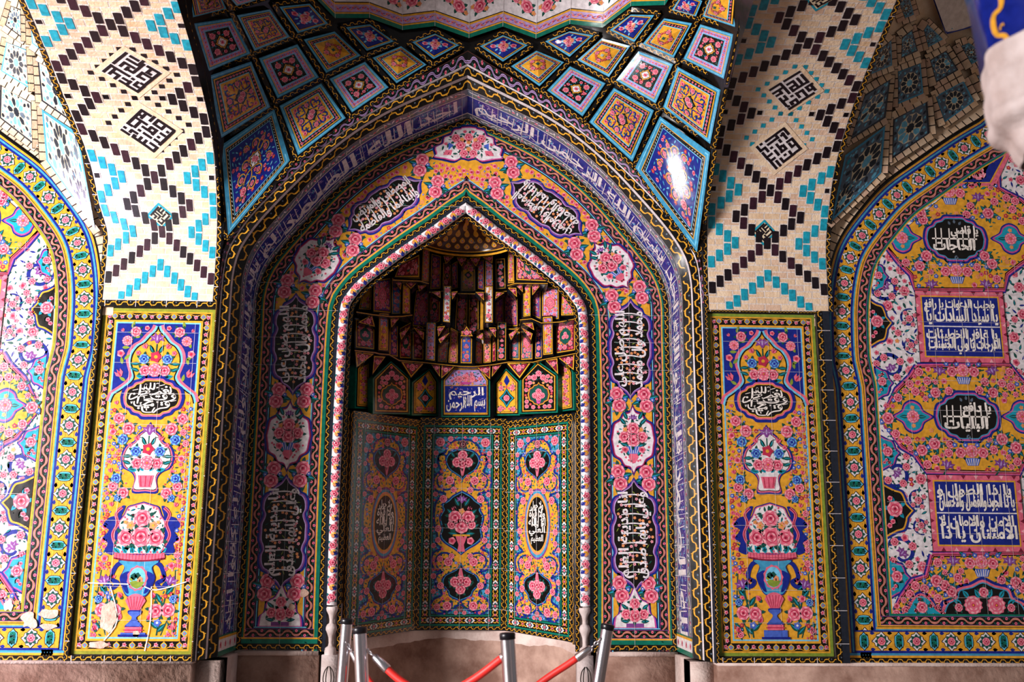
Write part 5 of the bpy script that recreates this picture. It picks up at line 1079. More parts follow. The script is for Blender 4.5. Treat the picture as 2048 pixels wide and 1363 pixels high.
# ------------------------------------------------------------------ the recess: half-octagon of tile panels under a stalactite vault
def fplane(i):
    a, b = np.array(NP[i]), np.array(NP[i+1]); d = b-a; W = np.linalg.norm(d); d = d/W; return a, d, W
class Wall:                        # a facet: (along, height)
    def __init__(s, i, off=0.): s.a, s.d, s.W = fplane(i); s.N = np.array([s.d[1], -s.d[0], 0.]); s.off = off
    def pos(s, P, h): return np.stack([s.a[0]+P[:, 0]*s.d[0], s.a[1]+P[:, 0]*s.d[1], P[:, 1]], 1)+s.N*(h+s.off)
def niche_field(f, S, hw, zb, zt, oval, cartfn):
    H = zt-zb; Z = lambda pts: np.array([(x/140*hw, zt-(y-95)/955*H) for x, y in pts])
    sp = lambda pts, n=4: spl(Z(pts), n); both = (1, -1)
    f.rect(S, -hw, zb, hw, zt, 'sb', 0)
    body = sp([(0, 115), (40, 120), (75, 150), (85, 185), (112, 200), (120, 240), (105, 290), (130, 310), (140, 350), (125, 395), (80, 412), (105, 430), (128, 470), (132, 560), (115, 640), (120, 680), (95, 705), (130, 725), (142, 770), (125, 815), (85, 830), (110, 840), (120, 880), (95, 920), (90, 950), (125, 970), (140, 1005), (110, 1043), (60, 1036), (10, 1000), (0, 965)])
    M = mirx(body[::-1]); f.poly(S, M, 'ye', 1)
    for m in both: f.stroke(S, body*[m, 1], .017, 'nv', 3)
    for cx, cy, r, a0, sw in ((72, 350, 56, 1.2, -5.4), (72, 768, 56, -1.2, 5.4), (78, 1000, 42, 2.6, 5.2), (95, 215, 26, -1.0, 4.4), (100, 900, 24, 1.0, -4.4)):
        an = np.linspace(a0, a0+sw, 18); k = np.linspace(1, .45, 18)*r; p = Z(np.stack([cx+k*np.cos(an), cy-k*np.sin(an)], 1))
        for m in both: f.stroke(S, p*[m, 1], .015, 'nv', 3, .3)
    tear = lambda pts, l=4: outlined(f, S, mirx(sp(pts)[::-1]), [(-.016, 'nv'), (-.006, 'sb'), (.0, 'bk')], l)
    tear([(0, 172), (50, 185), (76, 225), (60, 275), (15, 310), (0, 332)]); tear([(0, 788), (20, 820), (70, 850), (80, 890), (55, 925), (45, 950), (0, 972)])
    P = lambda x, y: Z([(x, y)])[0]
    def bunch(x, y, s, up=1):
        c = P(x, y); f.stamp(S, ROSE, c[0]+np.array([0, -.035, .035, 0])*s, c[1]+np.array([.045, .0, .0, -.008])*s*up, .032*s, [0, 1, 2, 3], 1, 9)
        f.poly(S, np.array([(-.018, -.03), (.018, -.03), (.006, -.085), (-.006, -.085)])*[s, s*up]+c, 'pk', 9); f.stamp(S, LEAF, c[0]+np.array([-.02, .02, -.05, .05])*s, c[1]+np.array([-.02, -.02, .03, .03])*s*up, .05*s, [3.0, .1, 2.2, .9], 1, 8); f.stroke(S, [c+np.array([-.025, -.03])*[s, s*up], c+np.array([.025, -.03])*[s, s*up]], .012*s, 'gn', 9)
    bunch(0, 240, 1.2); bunch(0, 880, 1.2, -1)
    occ = [(*P(0, 240), .09), (*P(0, 880), .09)]
    if oval:
        for (k, c), l in zip(((1.32, 'pu'), (1.24, 'sb'), (1.14, 'sa'), (1.05, 'ye'), (1.0, 'bk')), range(4, 9)): f.poly(S, circ(.098*k, 36, ry=.20*k)+P(0, 560), c, l)
        occ += [(*(P(0, 560)+[0, z]), .13) for z in np.linspace(-.14, .14, 5)]
    else:
        outlined(f, S, mirx(sp([(0, 405), (40, 430), (60, 452), (88, 475), (82, 500), (98, 540), (88, 600), (93, 640), (70, 672), (30, 700), (0, 728)])[::-1]), [(-.018, 'nv'), (-.007, 'sb'), (.0, 'bk')], 4)
        c = P(0, 600); f.stamp(S, ROSE, [-.05, .05, 0, -.075, .075], c[1]+np.array([.085, .085, .02, .03, .03]), [.052, .052, .055, .034, .034], np.arange(5), 1, 9); f.stamp(S, IRIS, 0, c[1]+.22, .045, 0, 1, 9); f.stamp(S, TULIP, [-.06, .06], c[1]+.15, .034, [.4, -.4], 1, 8); f.stamp(S, FL_O, 0, c[1]+.13, .024, 0, 1, 9)
        f.stamp(S, LEAF, [-.03, .03, -.07, .07, -.02, .02, -.06, .06], c[1]+np.array([-.04, -.04, 0, 0, .17, .17, .1, .1]), .075, [3, .1, 2.6, .5, 2.1, 1, 2.4, .7], 1, 8); f.rect(S, -.065, c[1]-.055, .065, c[1]-.042, 'ye', 10); f.poly(S, np.array([(-.045, -.055), (.045, -.055), (.02, -.12), (.03, -.17), (-.03, -.17), (-.02, -.12)])+[0, c[1]], 'pk', 9); f.stamp(S, ROSE_S, [-.07, .07], c[1]-.09, .028, 0, 1, 9)
        occ += [(*(P(0, 565)+[0, z]), .14) for z in np.linspace(-.15, .15, 5)]
    for x, y, r in ((60, 340, .034), (40, 390, .024), (105, 330, .022), (60, 775, .034), (100, 760, .024), (45, 745, .022), (62, 1005, .034), (110, 1010, .026), (0, 140, .03), (90, 440, .03), (112, 600, .026), (112, 660, .022), (95, 900, .026)):
        for m in both: c = P(m*x, y); f.stamp(S, ROSE, c[0], c[1], r, x+m, m, 5); occ.append((*c, r*1.2))
    for x, y, r in ((110, 130, .036), (60, 112, .022), (130, 190, .02), (132, 260, .018), (128, 415, .02), (132, 690, .02), (130, 850, .022), (0, 1020, .022), (128, 930, .02), (20, 1040, .016)):
        for m in both: c = P(m*x, y); f.stamp(S, ROSE, c[0], c[1], r, x+m, m, 5); occ.append((*c, r*1.2))
    scatter([(-hw, zb), (hw, zb), (hw, zt), (-hw, zt)], [([FL_P, FL_R, FL_B], .011, 60), (LEAFS, .014, 260), (LEAFS, .009, 400), ([FL_P, FL_R], .006, 160)], occ, 4, f, S)
LAHAWL = ['\u0648\u0644\u0627 \u062D\u0648\u0644', '\u0648\u0644\u0627 \u0642\u0648\u0629', '\u0627\u0644\u0627 \u0628\u0627\u0644\u0644\u0647', '\u0627\u0644\u0639\u0644\u064A', '\u0627\u0644\u0639\u0638\u064A\u0645']
ZTOP = [.985, 1.0, 1.02, 1.0, .985]
for i, lab in ((1, 'dim flowered panel at the left of the recess, with an oval script medallion'), (2, 'middle flowered panel of the recess, with a black rose vase cartouche'), (3, 'brighter flowered panel at the right of the recess, with an oval script medallion')):
    W_ = Wall(i); W = W_.W; zb = -.585 if i != 2 else -.545; zt = ZTOP[i]+.0
    class Tilt:                    # the foot follows the slightly rising dado
        def __init__(s, Sx, i): s.S, s.i = Sx, i
        def pos(s, P, h):
            t = np.clip(P[:, 0]/W, 0, 1); z0 = NB[s.i]*(1-t)+NB[s.i+1]*t; k = (P[:, 1]-zb)/(zt-zb); return s.S.pos(np.stack([P[:, 0], P[:, 1]+(z0+.004-zb)*(1-k)], 1), h)
    S = Tilt(W_, i); root = empty('niche_tile_panel', lab, 'tile panel'); b = Art()
    b.rect(S, 0, zb, W, zt, 'bk', -1)
    x0, y0, x1, y1 = 0, zb, W, zt
    rect_frame(b, S, x0, y0, x1, y1, .030, wave, lay=1); x0 += .03; x1 -= .03; y0 += .03; y1 -= .03
    rect_line(b, S, x0, y0, x1, y1, .013, 'tl', 1); x0 += .013; x1 -= .013; y0 += .013; y1 -= .013
    rect_frame(b, S, x0, y0, x1, y1, .056, knots, lay=1); x0 += .056; x1 -= .056; y0 += .056; y1 -= .056
    rect_line(b, S, x0, y0, x1, y1, .013, 'tl', 1); x0 += .013; x1 -= .013; y0 += .013; y1 -= .013
    rect_line(b, S, x0, y0, x1, y1, .006, 'bk', 2)
    seams(b, S, 0, zb, W, zt, .22, .3, 14); b.build('border', root)
    f = Art(); c = Art(); L = Loc(S, W/2, 0); niche_field(f, L, (x1-x0)/2, y0, y1, i != 2, None); f.build('flower_field', root)
    if i != 2:
        zc = y1-(560-95)/955*(y1-y0); L2 = Loc(L, 0, zc)
        for k, t in enumerate(LAHAWL):
            hwk = .085*math.sqrt(max(.1, 1-((k-2)/2.9)**2)); text(c, L2, t, -hwk, .125-k*.062-.03, hwk, .125-k*.062+.045, 'iv', 12)
        for x in (-.05, -.02, .012, .045): c.stroke(L2, [(x, -.02), (x+.006, .12)], .007, 'iv', 12)
        o = c.build('script_medallion', root); o['label'] = 'white script on the oval black medallion'
e = Art()
for i in (0, 4):
    S = Wall(i); W = S.W; z0 = -.61; z1 = 1.02
    run(e, Path(S, [(0, z0), (0, z1)]), z1-z0, -W, 0, 'bk', 0)
    for t, fl in ((.0, False), (.06, True), (W-.095, False), (W-.04, True)): P = Path(S, [(t+.034, z0), (t+.034, z1)]); wave(e, P, P.L, .034, 0, 1, flip=fl)
    P = Path(S, [(W*.5+.03, z0), (W*.5+.03, z1)]); run(e, P, P.L, 0, .05, 'gy', 1)
    z = np.arange(z0+.05, z1, .055); e.stamp(S, [(LOBM@np.array([[0, 1], [-1, 0]]), 'wh', 0), (circ(.3, 8), 'sb', 1)], W*.5+.005, z, .022, 0, 1, 2)
for i in range(1, 4):
    S = Wall(i); P = Path(S, [(0, ZTOP[i]), (S.W, ZTOP[i])]); wave(e, P, P.L, .03, 0, 2)
struct(e.build('trim_10'))

MQ = empty('muqarnas_vault', 'dark stalactite tile vault of stacked cells filling the top of the mihrab recess', 'muqarnas')
def niche_Y(px, py):
    p = rays([(px, py)])[0]; best = 9
    for i in range(5):
        a, d, W = fplane(i); N = np.array([d[1], -d[0], 0.]); O = np.array([a[0], a[1], 0]); t = ((O-CAM)@N)/(p@N); q = CAM+p*t; u = (q[:2]-a)@d
        if -.03 <= u <= W+.03: return q[1]
    return .72
def z7(x, y, off): px, py = 660+x/3.03, 400+y/3.03; return atY([(px, py)], max(niche_Y(px, py)-off, .665))[0]
def mcell(name, pts, col, style='', top=None, dep=.16, roots=MQ, label=None):
    up = 38 if pts[0][1] > 560 else 14
    pts = list(pts[:2])+[(x, y-up, o-.03) for x, y, o in pts[2:]]
    H = [z7(*p) for p in pts]; bl, br, tr_, tl = H; S = Quad(bl, tl, tr_, br); w = np.linalg.norm(br-bl); h = np.linalg.norm(tl-bl)
    a = Art(); back = np.array([0, dep, 0.])
    for p, q in ((bl, br), (br, tr_), (tr_, tl), (tl, bl)): a.raw([p, q, q+back, p+back], [(0, 1, 2, 3)], 'dn')
    S0 = S; M = Loc(S, 0, 0, 0, 2/w, 2/h); W2, H2 = w/2, h/2; g = min(.010, w*.09)
    def ring(i0, i1, c, l):
        for P in ([(-W2+i0, -H2+i0), (W2-i0, -H2+i0), (W2-i1, -H2+i1), (-W2+i1, -H2+i1)], [(W2-i0, -H2+i0), (W2-i0, H2-i0), (W2-i1, H2-i1), (W2-i1, -H2+i1)], [(W2-i0, H2-i0), (-W2+i0, H2-i0), (-W2+i1, H2-i1), (W2-i1, H2-i1)], [(-W2+i0, H2-i0), (-W2+i0, -H2+i0), (-W2+i1, -H2+i1), (-W2+i1, H2-i1)]): a.poly(M, P, c, l)
    ring(0, g, 'bk', 0); ring(g, g*1.7, 'ye' if style != 'x' else 'sa', 0); ring(g*1.7, g*2.2, 'bk', 0); X, Y = W2-g*2.2, H2-g*2.2
    a.rect(M, -X, -Y, X, Y, col, 0); avoid = []
    if top: a.rect(M, -X, Y*.3, X, Y, top, 1); a.poly(M, np.array([(-X*.8, Y*.3), (0, Y*.62), (X*.8, Y*.3)]), col, 2)
    if style == 'cart':
        r = min(X*.72, Y*.5); Mk = medallion(r, r*1.35); outlined(a, M, Mk, [(-.008, 'ye'), (-.003, 'dr'), (.002, 'pk' if col != 'dr' else 'gn')], 3); a.stamp(M, ROSE, [0, -r*.3, r*.3], [r*.3, -r*.15, -r*.15], r*.3, [0, 1, 2], 1, 7); avoid = [(0, 0, r)]
    elif style == 'dia':
        r = min(X*.8, Y*.4); a.poly(M, np.array([(0, r), (r, 0), (0, -r), (-r, 0)]), 'gn', 3); a.poly(M, np.array([(0, r), (r, 0), (0, -r), (-r, 0)])*.8, 'dn', 4); a.stamp(M, ROSE, 0, 0, r*.4, 0, 1, 5); avoid = [(0, 0, r)]
    elif style == 'bunch':
        r = X*.5; a.stamp(M, ROSE, [0, -r*.7, r*.7, 0], [r*1.0, 0, 0, -r*.2], r*.62, [0, 1, 2, 3], 1, 5); avoid = [(0, 0, r*1.6)]
    scatter([(-X, -Y), (X, -Y), (X, Y), (-X, Y)], [([ROSE, ROSEL], .020, 30), ([FL_R, FL_P, FL_O], .011, 24), (LEAFS_D if col in ('ye', 'lv', 'wh', 'sa') else [[(tr(leafp(2, .7), -1), 'tq', 0)], [(tr(leafp(2, .7), -1), 'gn', 0)], [(tr(leafp(2, .7), -1), 'lb', 0)]], .013, 60)], avoid, 3, a, M)
    o = a.build(name, roots)
    if label: o['label'] = label
    return o
# backing behind the cells
a = Art()
for i in range(5):
    S = Wall(i, -.13); a.grid(S, -.08, .99, S.W+.08, 2.0, 1, 1, 'dn')
qz = spl([(-.95, .70), (-.92, 1.15), (-.50, 1.62), (0, 1.70), (.50, 1.62), (.92, 1.15), (.95, .70)], 5); n = len(qz)
V = np.vstack([np.c_[qz, np.full(n, 1.3)], np.c_[qz, np.full(n, 2.62)], np.c_[qz*[.02, .02]+[0, .66], np.full(n, 2.66)]])
a.raw(V, [(r*n+j, r*n+j+1, (r+1)*n+j+1, (r+1)*n+j) for r in range(2) for j in range(n-1)], 'dn'); a.build('backing', MQ)
C4 = lambda s: [tuple(float(v) for v in p.split(',')) for p in s.split()]
CELLS = [("150,898,.04 275,910,.10 275,775,.10 150,750,.04", 'dr', 'cart'), ("290,912,.14 355,918,.14 360,720,.16 295,715,.16", 'ye', 'bunch', 'lv'), ("357,945,.05 415,955,.05 415,790,.07 360,775,.07", 'pu', ''),
 ("420,962,.05 495,968,.0 495,765,.02 420,810,.06", 'dr', 'cart'), ("495,968,0 572,972,.05 572,805,.06 495,765,.02", 'dr', 'bunch'), ("575,970,.12 640,978,.12 645,775,.14 582,775,.14", 'lv', 'bunch'),
 ("650,982,.04 712,990,.0 728,800,.02 655,840,.05", 'sa', ''), ("712,990,0 778,992,.05 780,830,.05 728,800,.02", 'sa', 'cart'), ("785,993,.1 865,995,.1 868,825,.1 788,825,.1", 'bl', 'bunch'),
 ("878,992,.05 925,992,0 925,800,.02 885,830,.05", 'sa', ''), ("925,992,0 978,985,.05 980,850,.05 925,800,.02", 'sa', 'dia'), ("982,980,.04 1005,975,.06 1005,830,.06 985,850,.04", 'dr', ''),
 ("1010,975,.12 1070,970,.12 1072,775,.14 1012,770,.14", 'bk', 'bunch'), ("1082,970,.05 1155,975,0 1155,770,.02 1082,815,.05", 'gy', 'bunch'), ("1155,975,0 1230,968,.05 1230,810,.05 1155,770,.02", 'gy', 'cart'),
 ("1240,965,.05 1287,960,.05 1285,805,.05 1245,805,.05", 'nv', 'bunch'), ("1287,945,.14 1355,938,.14 1352,735,.16 1285,740,.16", 'ye', '', 'lv'), ("1365,935,.09 1490,915,.03 1490,750,.03 1365,770,.09", 'dr', 'cart'),
 ("165,665,.02 255,672,.08 258,540,.10 200,560,.04", 'ye', ''), ("260,680,.16 372,692,.10 370,500,.12 262,520,.18", 'pu', 'cart'), ("372,692,.1 430,690,.16 435,530,.18 370,500,.12", 'bl', ''), ("437,690,.22 487,690,.22 488,490,.24 440,490,.24", 'ye', 'bunch'),
 ("495,770,.02 600,775,-.05 600,560,.0 520,580,.06", 'pu', 'cart'), ("600,775,-.05 668,735,.06 672,590,.08 600,560,0", 'dr', 'cart'), ("682,738,.22 730,745,.22 737,555,.24 685,555,.24", 'wh', 'bunch'),
 ("750,800,.0 835,825,-.08 838,590,-.02 765,620,.04", 'br', 'cart'), ("835,825,-.08 905,810,.0 905,625,.04 838,590,-.02", 'br', 'cart'), ("908,790,.06 930,785,.06 932,640,.08 910,640,.08", 'ye', ''), ("935,745,.22 990,745,.22 990,555,.24 936,557,.24", 'wh', 'bunch'),
 ("1000,760,.05 1055,770,-.05 1055,575,0 1002,610,.06", 'pu', 'cart'), ("1055,770,-.05 1140,770,.02 1138,580,.06 1055,575,0", 'pu', ''), ("1168,712,.22 1218,705,.22 1218,505,.24 1168,508,.24", 'ye', 'bunch'), ("1222,700,.16 1280,728,.12 1280,545,.14 1225,550,.18", 'pu', ''),
 ("1280,730,.12 1392,725,.08 1390,570,.1 1280,545,.14", 'lv', 'cart'), ("1395,705,.06 1490,700,.0 1485,640,.0 1395,575,.06", 'ye', ''),
 ("385,470,.26 545,478,.30 545,330,.34 420,400,.28", 'dr', 'cart'), ("552,495,.24 600,498,.20 608,310,.26 560,300,.28", 'sa', ''), ("602,545,.08 675,540,.04 678,350,.10 610,330,.14", 'pu', 'cart'), ("680,535,.06 735,545,.0 735,400,.05 682,385,.10", 'dr', 'cart'), ("735,545,0 777,535,.06 775,375,.10 735,400,.05", 'pu', ''),
 ("790,555,.0 885,555,.0 885,375,.05 790,360,.05", 'ye', 'dia'), ("893,540,.06 935,548,.1 935,370,.12 893,380,.08", 'pu', ''), ("937,548,.12 990,545,.12 990,365,.14 937,365,.14", 'lv', 'bunch'), ("998,545,.06 1070,540,.08 1065,360,.12 998,365,.1", 'bk', 'bunch'),
 ("1076,510,.2 1120,508,.24 1115,300,.28 1075,290,.26", 'ye', ''), ("1125,490,.28 1320,495,.26 1210,385,.28 1130,320,.34", 'dr', 'cart')]
for c in CELLS: mcell('cell', C4(c[0]), c[1], c[2], c[3] if len(c) > 3 else None)
TRI = ["150,915 272,930 160,1015", "265,940 340,945 255,1060", "425,975 575,985 490,1080", "605,985 665,990 668,1075", "675,995 760,1005 672,1085", "880,1005 975,998 972,1090", "985,990 1050,985 978,1075", "1065,985 1225,980 1150,1085", "1300,965 1380,955 1385,1060", "1375,950 1485,930 1480,1035",
 "165,740 255,690 275,770", "365,720 430,705 370,775", "420,805 490,762 430,850", "500,765 572,800 568,850", "650,765 700,760 655,830", "655,842 728,800 668,870", "788,825 868,825 828,760", "960,770 1005,770 1005,835", "885,830 925,802 930,850", "1165,745 1230,740 1240,790", "1082,812 1150,772 1095,850", "1160,772 1230,808 1220,850",
 "380,480 435,485 430,545", "437,487 540,490 490,540", "530,515 590,515 540,555", "610,555 670,550 672,595", "737,555 775,550 740,605", "880,555 930,555 935,610", "1000,600 1060,560 1005,555", "1075,530 1130,530 1135,590", "1122,512 1166,507 1170,560", "1225,515 1285,505 1225,580",
 "685,335 755,340 700,390", "765,345 830,348 797,405", "845,348 915,345 885,405", "920,345 990,335 985,385"]
for i, s in enumerate(TRI):
    off = .155 if i < 10 else .17 if i < 22 else .25 if i < 32 else .15
    pts = [tuple(float(v) for v in p.split(',')) for p in s.split()]; H = np.array([z7(x, y, off if i > 9 else .07) for x, y in pts]); c = H.mean(0); n = np.cross(H[1]-H[0], H[2]-H[0]); n /= np.linalg.norm(n); n = n if n@(CAM-c) > 0 else -n
    a = Art(); T = [H, c+(H-c)*.90+n*.001, c+(H-c)*.74+n*.0015, c+(H-c)*.66+n*.002]
    for V, k in zip(T, ('bk', 'ye', 'bk', 'dr')): a.raw(V, [(0, 1, 2)], k)
    a.raw(np.vstack([H, H+[0, .14, 0]]), [(0, 1, 4, 3), (1, 2, 5, 4), (2, 0, 3, 5)], 'dn')
    U = H[1]-H[0]; U /= np.linalg.norm(U); S = Frame(c, U, np.cross(n, U), n); r = np.linalg.norm(H-c, axis=1).min()
    a.stamp(S, ROSE, 0, 0, r*.32, i, 1, 6); a.stamp(S, ROSE_S, [r*.5, -r*.5], [r*.1, r*.1], r*.15, 0, 1, 6); a.build('corner_triangle', MQ)
# arched panels of the lowest row
class PxWall:                       # photo-read points on a facet
    def __init__(s, i, off=.02): s.w = Wall(i); s.O = np.array([s.w.a[0], s.w.a[1], 0])+s.w.N*off
    def pos(s, P, h): return hitplane(P, s.O, s.w.N)+s.w.N*h
def apanel(i, pts, col, kind, label):
    P = np.array([(660+x/3.03, 400+y/3.03) for x, y in pts]); S = PxWall(i); a = Art(); c = (P.max(0)+P.min(0))/2; hw = (P.max(0)-P.min(0))/2
    out = c+(P-c)*(1+5/hw); V = S.pos(out, 0); n = len(V); a.raw(np.vstack([V, V+S.w.N*-.06]), [(k, (k+1) % n, n+(k+1) % n, n+k) for k in range(n)], 'tl')
    for d, k, l in ((-5, 'tl', 0), (-2.5, 'bk', 1), (0, 'ye', 2), (2, 'bk', 3), (3, col, 4)): a.poly(S, c+(P-c)*(1-d/hw), k, l)
    q = c+(P-c)*(1-4/hw); cx, cy = c; F = [(P_*[1, -1], k, l) for P_, k, l in ROSE]; av = []
    if kind == 'vase':
        m = medallion(19, 22)*[1, -1]+[cx, cy+14]; outlined(a, S, m, [(-3, 'ye'), (-1, 'dr'), (.5, 'gn')], 6); a.stamp(S, F, [cx, cx-7, cx+7, cx], [cy+8, cy+16, cy+16, cy+20], 6, [0, 1, 2, 3], 1, 10); a.poly(S, np.array([(-5, 24), (5, 24), (3, 32), (-3, 32)])+[cx, cy], 'mg', 10); av = [(cx, cy+14, 22)]
        a.stamp(S, F, [cx, cx-9, cx+9], [cy-28, cy-20, cy-20], 6, [0, 1, 2], 1, 8); av += [(cx, cy-24, 14)]
    elif kind == 'dia':
        m = np.array([(0, -18), (6, -8), (14, 0), (6, 8), (0, 18), (-6, 8), (-14, 0), (-6, -8)])+[cx, cy+12]; outlined(a, S, m, [(-2, 'bk'), (0, 'tq'), (3, 'dn')], 6); a.stamp(S, F, cx, cy+12, 6, 0, 1, 10); a.poly(S, np.array([(0, -12), (6, 0), (0, 10), (-6, 0)])+[cx, cy-22], 'nv', 6); av = [(cx, cy+12, 18), (cx, cy-22, 9)]
        a.stamp(S, F, [cx-11, cx+11, cx-13, cx+13], [cy-8, cy-8, cy+34, cy+34], 5, [0, 1, 2, 3], 1, 8)
    scatter(q, [([F, F], 4.2, 14), ([FL_R, FL_P, FL_O], 2.6, 30), ([[(tr(leafp(2, .7), -1), 'tq', 0)], [(tr(leafp(2, .7), -1), 'gn', 0)]], 3.2, 60)], av, 7, a, S)
    if kind == 'text':
        x0, x1, y0, y1 = P[:, 0].min()+2, P[:, 0].max()-2, 400+1130/3.03, 400+1278/3.03; a.poly(S, [(x0-1, y0-3), (x1+1, y0-3), (x1+1, y1+4), (x0-1, y1+4)], 'ye', 9); a.poly(S, [(x0, y0-1.5), (x1, y0-1.5), (x1, y1+3), (x0, y1+3)], 'nv', 10)
        class Fl:
            def pos(s, Q, h): return S.pos(np.stack([Q[:, 0], -Q[:, 1]], 1), h)
        nlv = [(tr(leafp(2, .35), -1), 'lv', 0)]; k = 60; a.stamp(S, nlv, rng.uniform(x0+2, x1-2, k), rng.uniform(y0+2, y1, k), 2.2, rng.uniform(0, 6, k), 1, 11)
        text(a, Fl(), '\u0628\u0633\u0645 \u0627\u0644\u0644\u0647', x0+38, -(y1+1), x1-3, -(y0+17), 'iv', 13); text(a, Fl(), '\u0627\u0644\u0631\u062D\u0645\u0646', x0+3, -(y1+1), x0+42, -(y0+20), 'iv', 13); text(a, Fl(), '\u0627\u0644\u0631\u062D\u064A\u0645', x0+8, -(y0+26), x1-6, -(y0+1), 'iv', 14)
        a.stamp(S, [(P_*[1, -1], k, l) for P_, k, l in PEONY], [cx, cx-13, cx+13], [cy-27, cy-25, cy-25], [8, 6.5, 6.5], 0, 1, 9); a.poly(S, np.array([(-12, -19), (12, -19), (7, -14), (-7, -14)])+[cx, cy], 'mg', 9)
    o = a.build('arched_panel', MQ); o['label'] = label
apanel(1, [(275, 1278), (470, 1282), (470, 1080), (370, 990), (275, 1085)], 'bk', 'vase', 'black arched panel with a vase, left')
apanel(1, [(510, 1288), (640, 1290), (640, 1100), (600, 1035), (512, 1110)], 'ye', 'dia', 'yellow arched panel, left of the blue script panel')
apanel(2, [(690, 1298), (955, 1298), (955, 1090), (905, 1020), (745, 1020), (690, 1090)], 'lv', 'text', 'middle panel with white script on blue')
apanel(2, [(1002, 1290), (1063, 1290), (1063, 1037), (1002, 1110)], 'ye', 'none', 'yellow arched panel, right of the blue script panel') if False else apanel(3, [(1010, 1290), (1135, 1288), (1135, 1105), (1068, 1035), (1010, 1110)], 'ye', 'dia', 'yellow arched panel, right of the blue script panel')
apanel(3, [(1167, 1280), (1365, 1272), (1365, 1065), (1260, 990), (1167, 1085)], 'bk', 'vase', 'black arched panel with a vase, right')
apanel(0, [(165, 1245), (235, 1250), (235, 985), (215, 980), (170, 1020)], 'ye', 'none', 'narrow yellow panel at the far left of the recess')
apanel(4, [(1397, 1268), (1465, 1255), (1460, 1045), (1440, 1000), (1397, 960)], 'ye', 'none', 'narrow yellow panel at the far right of the recess')
# lips under each tier
a = Art()
for s, off in (("150,905 275,918 300,925 360,930 420,965 575,978 700,992 790,1000 870,1002 980,992 1080,975 1230,975 1290,960 1370,945 1490,922", .09), ("160,672 260,688 372,700 440,698 500,690", .2), ("1150,720 1222,712 1280,738 1392,732 1490,712", .18), ("380,478 545,485 600,500", .3), ("1075,512 1125,498 1320,500", .3),
               ("600,552 680,545 735,552 780,560 890,562 940,552 1000,550 1075,545", .12), ("500,775 600,782 680,745", .06), ("990,750 1060,775 1145,775", .06)):
    P = [tuple(float(v) for v in p.split(',')) for p in s.split()]; A = np.array([z7(x, y, off+.01) for x, y in P]); B = np.array([z7(x, y+12, off) for x, y in P]); n = len(P)
    a.raw(np.vstack([A, B]), [(i, i+1, n+i+1, n+i) for i in range(n-1)], 'bk'); k1, k2 = A*.62+B*.38-[0, .002, 0], A*.35+B*.65-[0, .002, 0]; a.raw(np.vstack([k1, k2]), [(i, i+1, n+i+1, n+i) for i in range(n-1)], 'ye'); a.raw(np.vstack([B, B+[0, .2, 0]]), [(i, i+1, n+i+1, n+i) for i in range(n-1)], 'dn')
a.build('tier_lip', MQ)
# half dome at the very top
class Dome:
    def __init__(s): s.c = np.array([.008, .68]); s.z0 = z7(835, 322, .30)[2]; s.z1 = 2.50; s.r = .375
    def pos(s, P, h):
        a = P[:, 0]; t = P[:, 1]; R = (s.r+h)*np.sqrt(np.clip(1-t**1.5, 0, 1)); return np.stack([s.c[0]+R*np.sin(a), s.c[1]+R*np.cos(a), s.z0+(s.z1-s.z0)*t], 1)
D = Dome(); a = Art(); a.grid(D, -1.6, 0, 1.6, 1.0, 30, 12, 'br')
inn = lambda n: np.linspace(-1.45, 1.45, n)
TD = [(spl([(0, 1), (.5, .35), (.62, -.2), (.35, -.7), (0, -.85), (-.35, -.7), (-.62, -.2), (-.5, .35)], 3, True), 'ye', 0), (spl([(0, .75), (.38, .3), (.46, -.2), (.25, -.55), (0, -.65), (-.25, -.55), (-.46, -.2), (-.38, .3)], 3, True), 'sa', 1), (circ(.28, 8, ry=.36), 'dr', 2), (circ(.14, 6), 'lb', 3)]
class DomeIn:
    def pos(s, P, h): return D.pos(P, -h-.004)
for k, (t, n, r) in enumerate(((.16, 15, .1), (.36, 15, .1), (.56, 13, .11), (.74, 10, .12), (.88, 7, .13))): a.stamp(DomeIn(), TD, inn(n)+(.1 if k % 2 else 0), t, r, 0, 1, 1)
for t0, t1, c in ((-.12, -.04, 'bk'), (-.04, .0, 'ye'), (.0, .04, 'gy'), (.04, .06, 'ye'), (-.2, -.12, 'ye')): 
    class RimS:
        def pos(s, P, h): return np.stack([D.c[0]+(D.r+.002-h)*np.sin(P[:, 0]), D.c[1]+(D.r+.002-h)*np.cos(P[:, 0]), D.z0+(D.z1-D.z0)*P[:, 1]], 1)
    a.grid(RimS(), -1.6, t0, 1.6, t1, 24, 1, c, 3)
a.build('half_dome', MQ)
# ------------------------------------------------------------------ side bays: lunette panels under star-mosaic vaults (drawn once in bay coordinates: distance from the bay's middle, height)
XC = {1: 4.06, -1: -3.99}
YB = .05
def q_(pts): p = XZ(pts, YB); return np.stack([XC[1]-p[:, 0], p[:, 1]], 1)
class Bay:
    def __init__(s, sg, half): s.k = -half if sg > 0 else half; s.c = XC[sg]
    def pos(s, P, h): return np.stack([s.c+s.k*np.maximum(P[:, 0], 0), np.full(len(P), YB-h), P[:, 1]], 1)
BO = np.vstack([[(1.615, -.648), (1.615, .4), (1.612, 1.1)], seg(q_([(1652, 720), (1650, 613), (1660, 532), (1680, 476), (1721, 419), (1769, 367), (1830, 323), (1902, 274), (1963, 238)]))])
e_ = BO[-1]-BO[-9]; BO = np.vstack([BO, seg([BO[-1], (BO[-1, 0]*.5, BO[-1, 1]+.24), (0, BO[-1, 1]+.52)])[1:]])
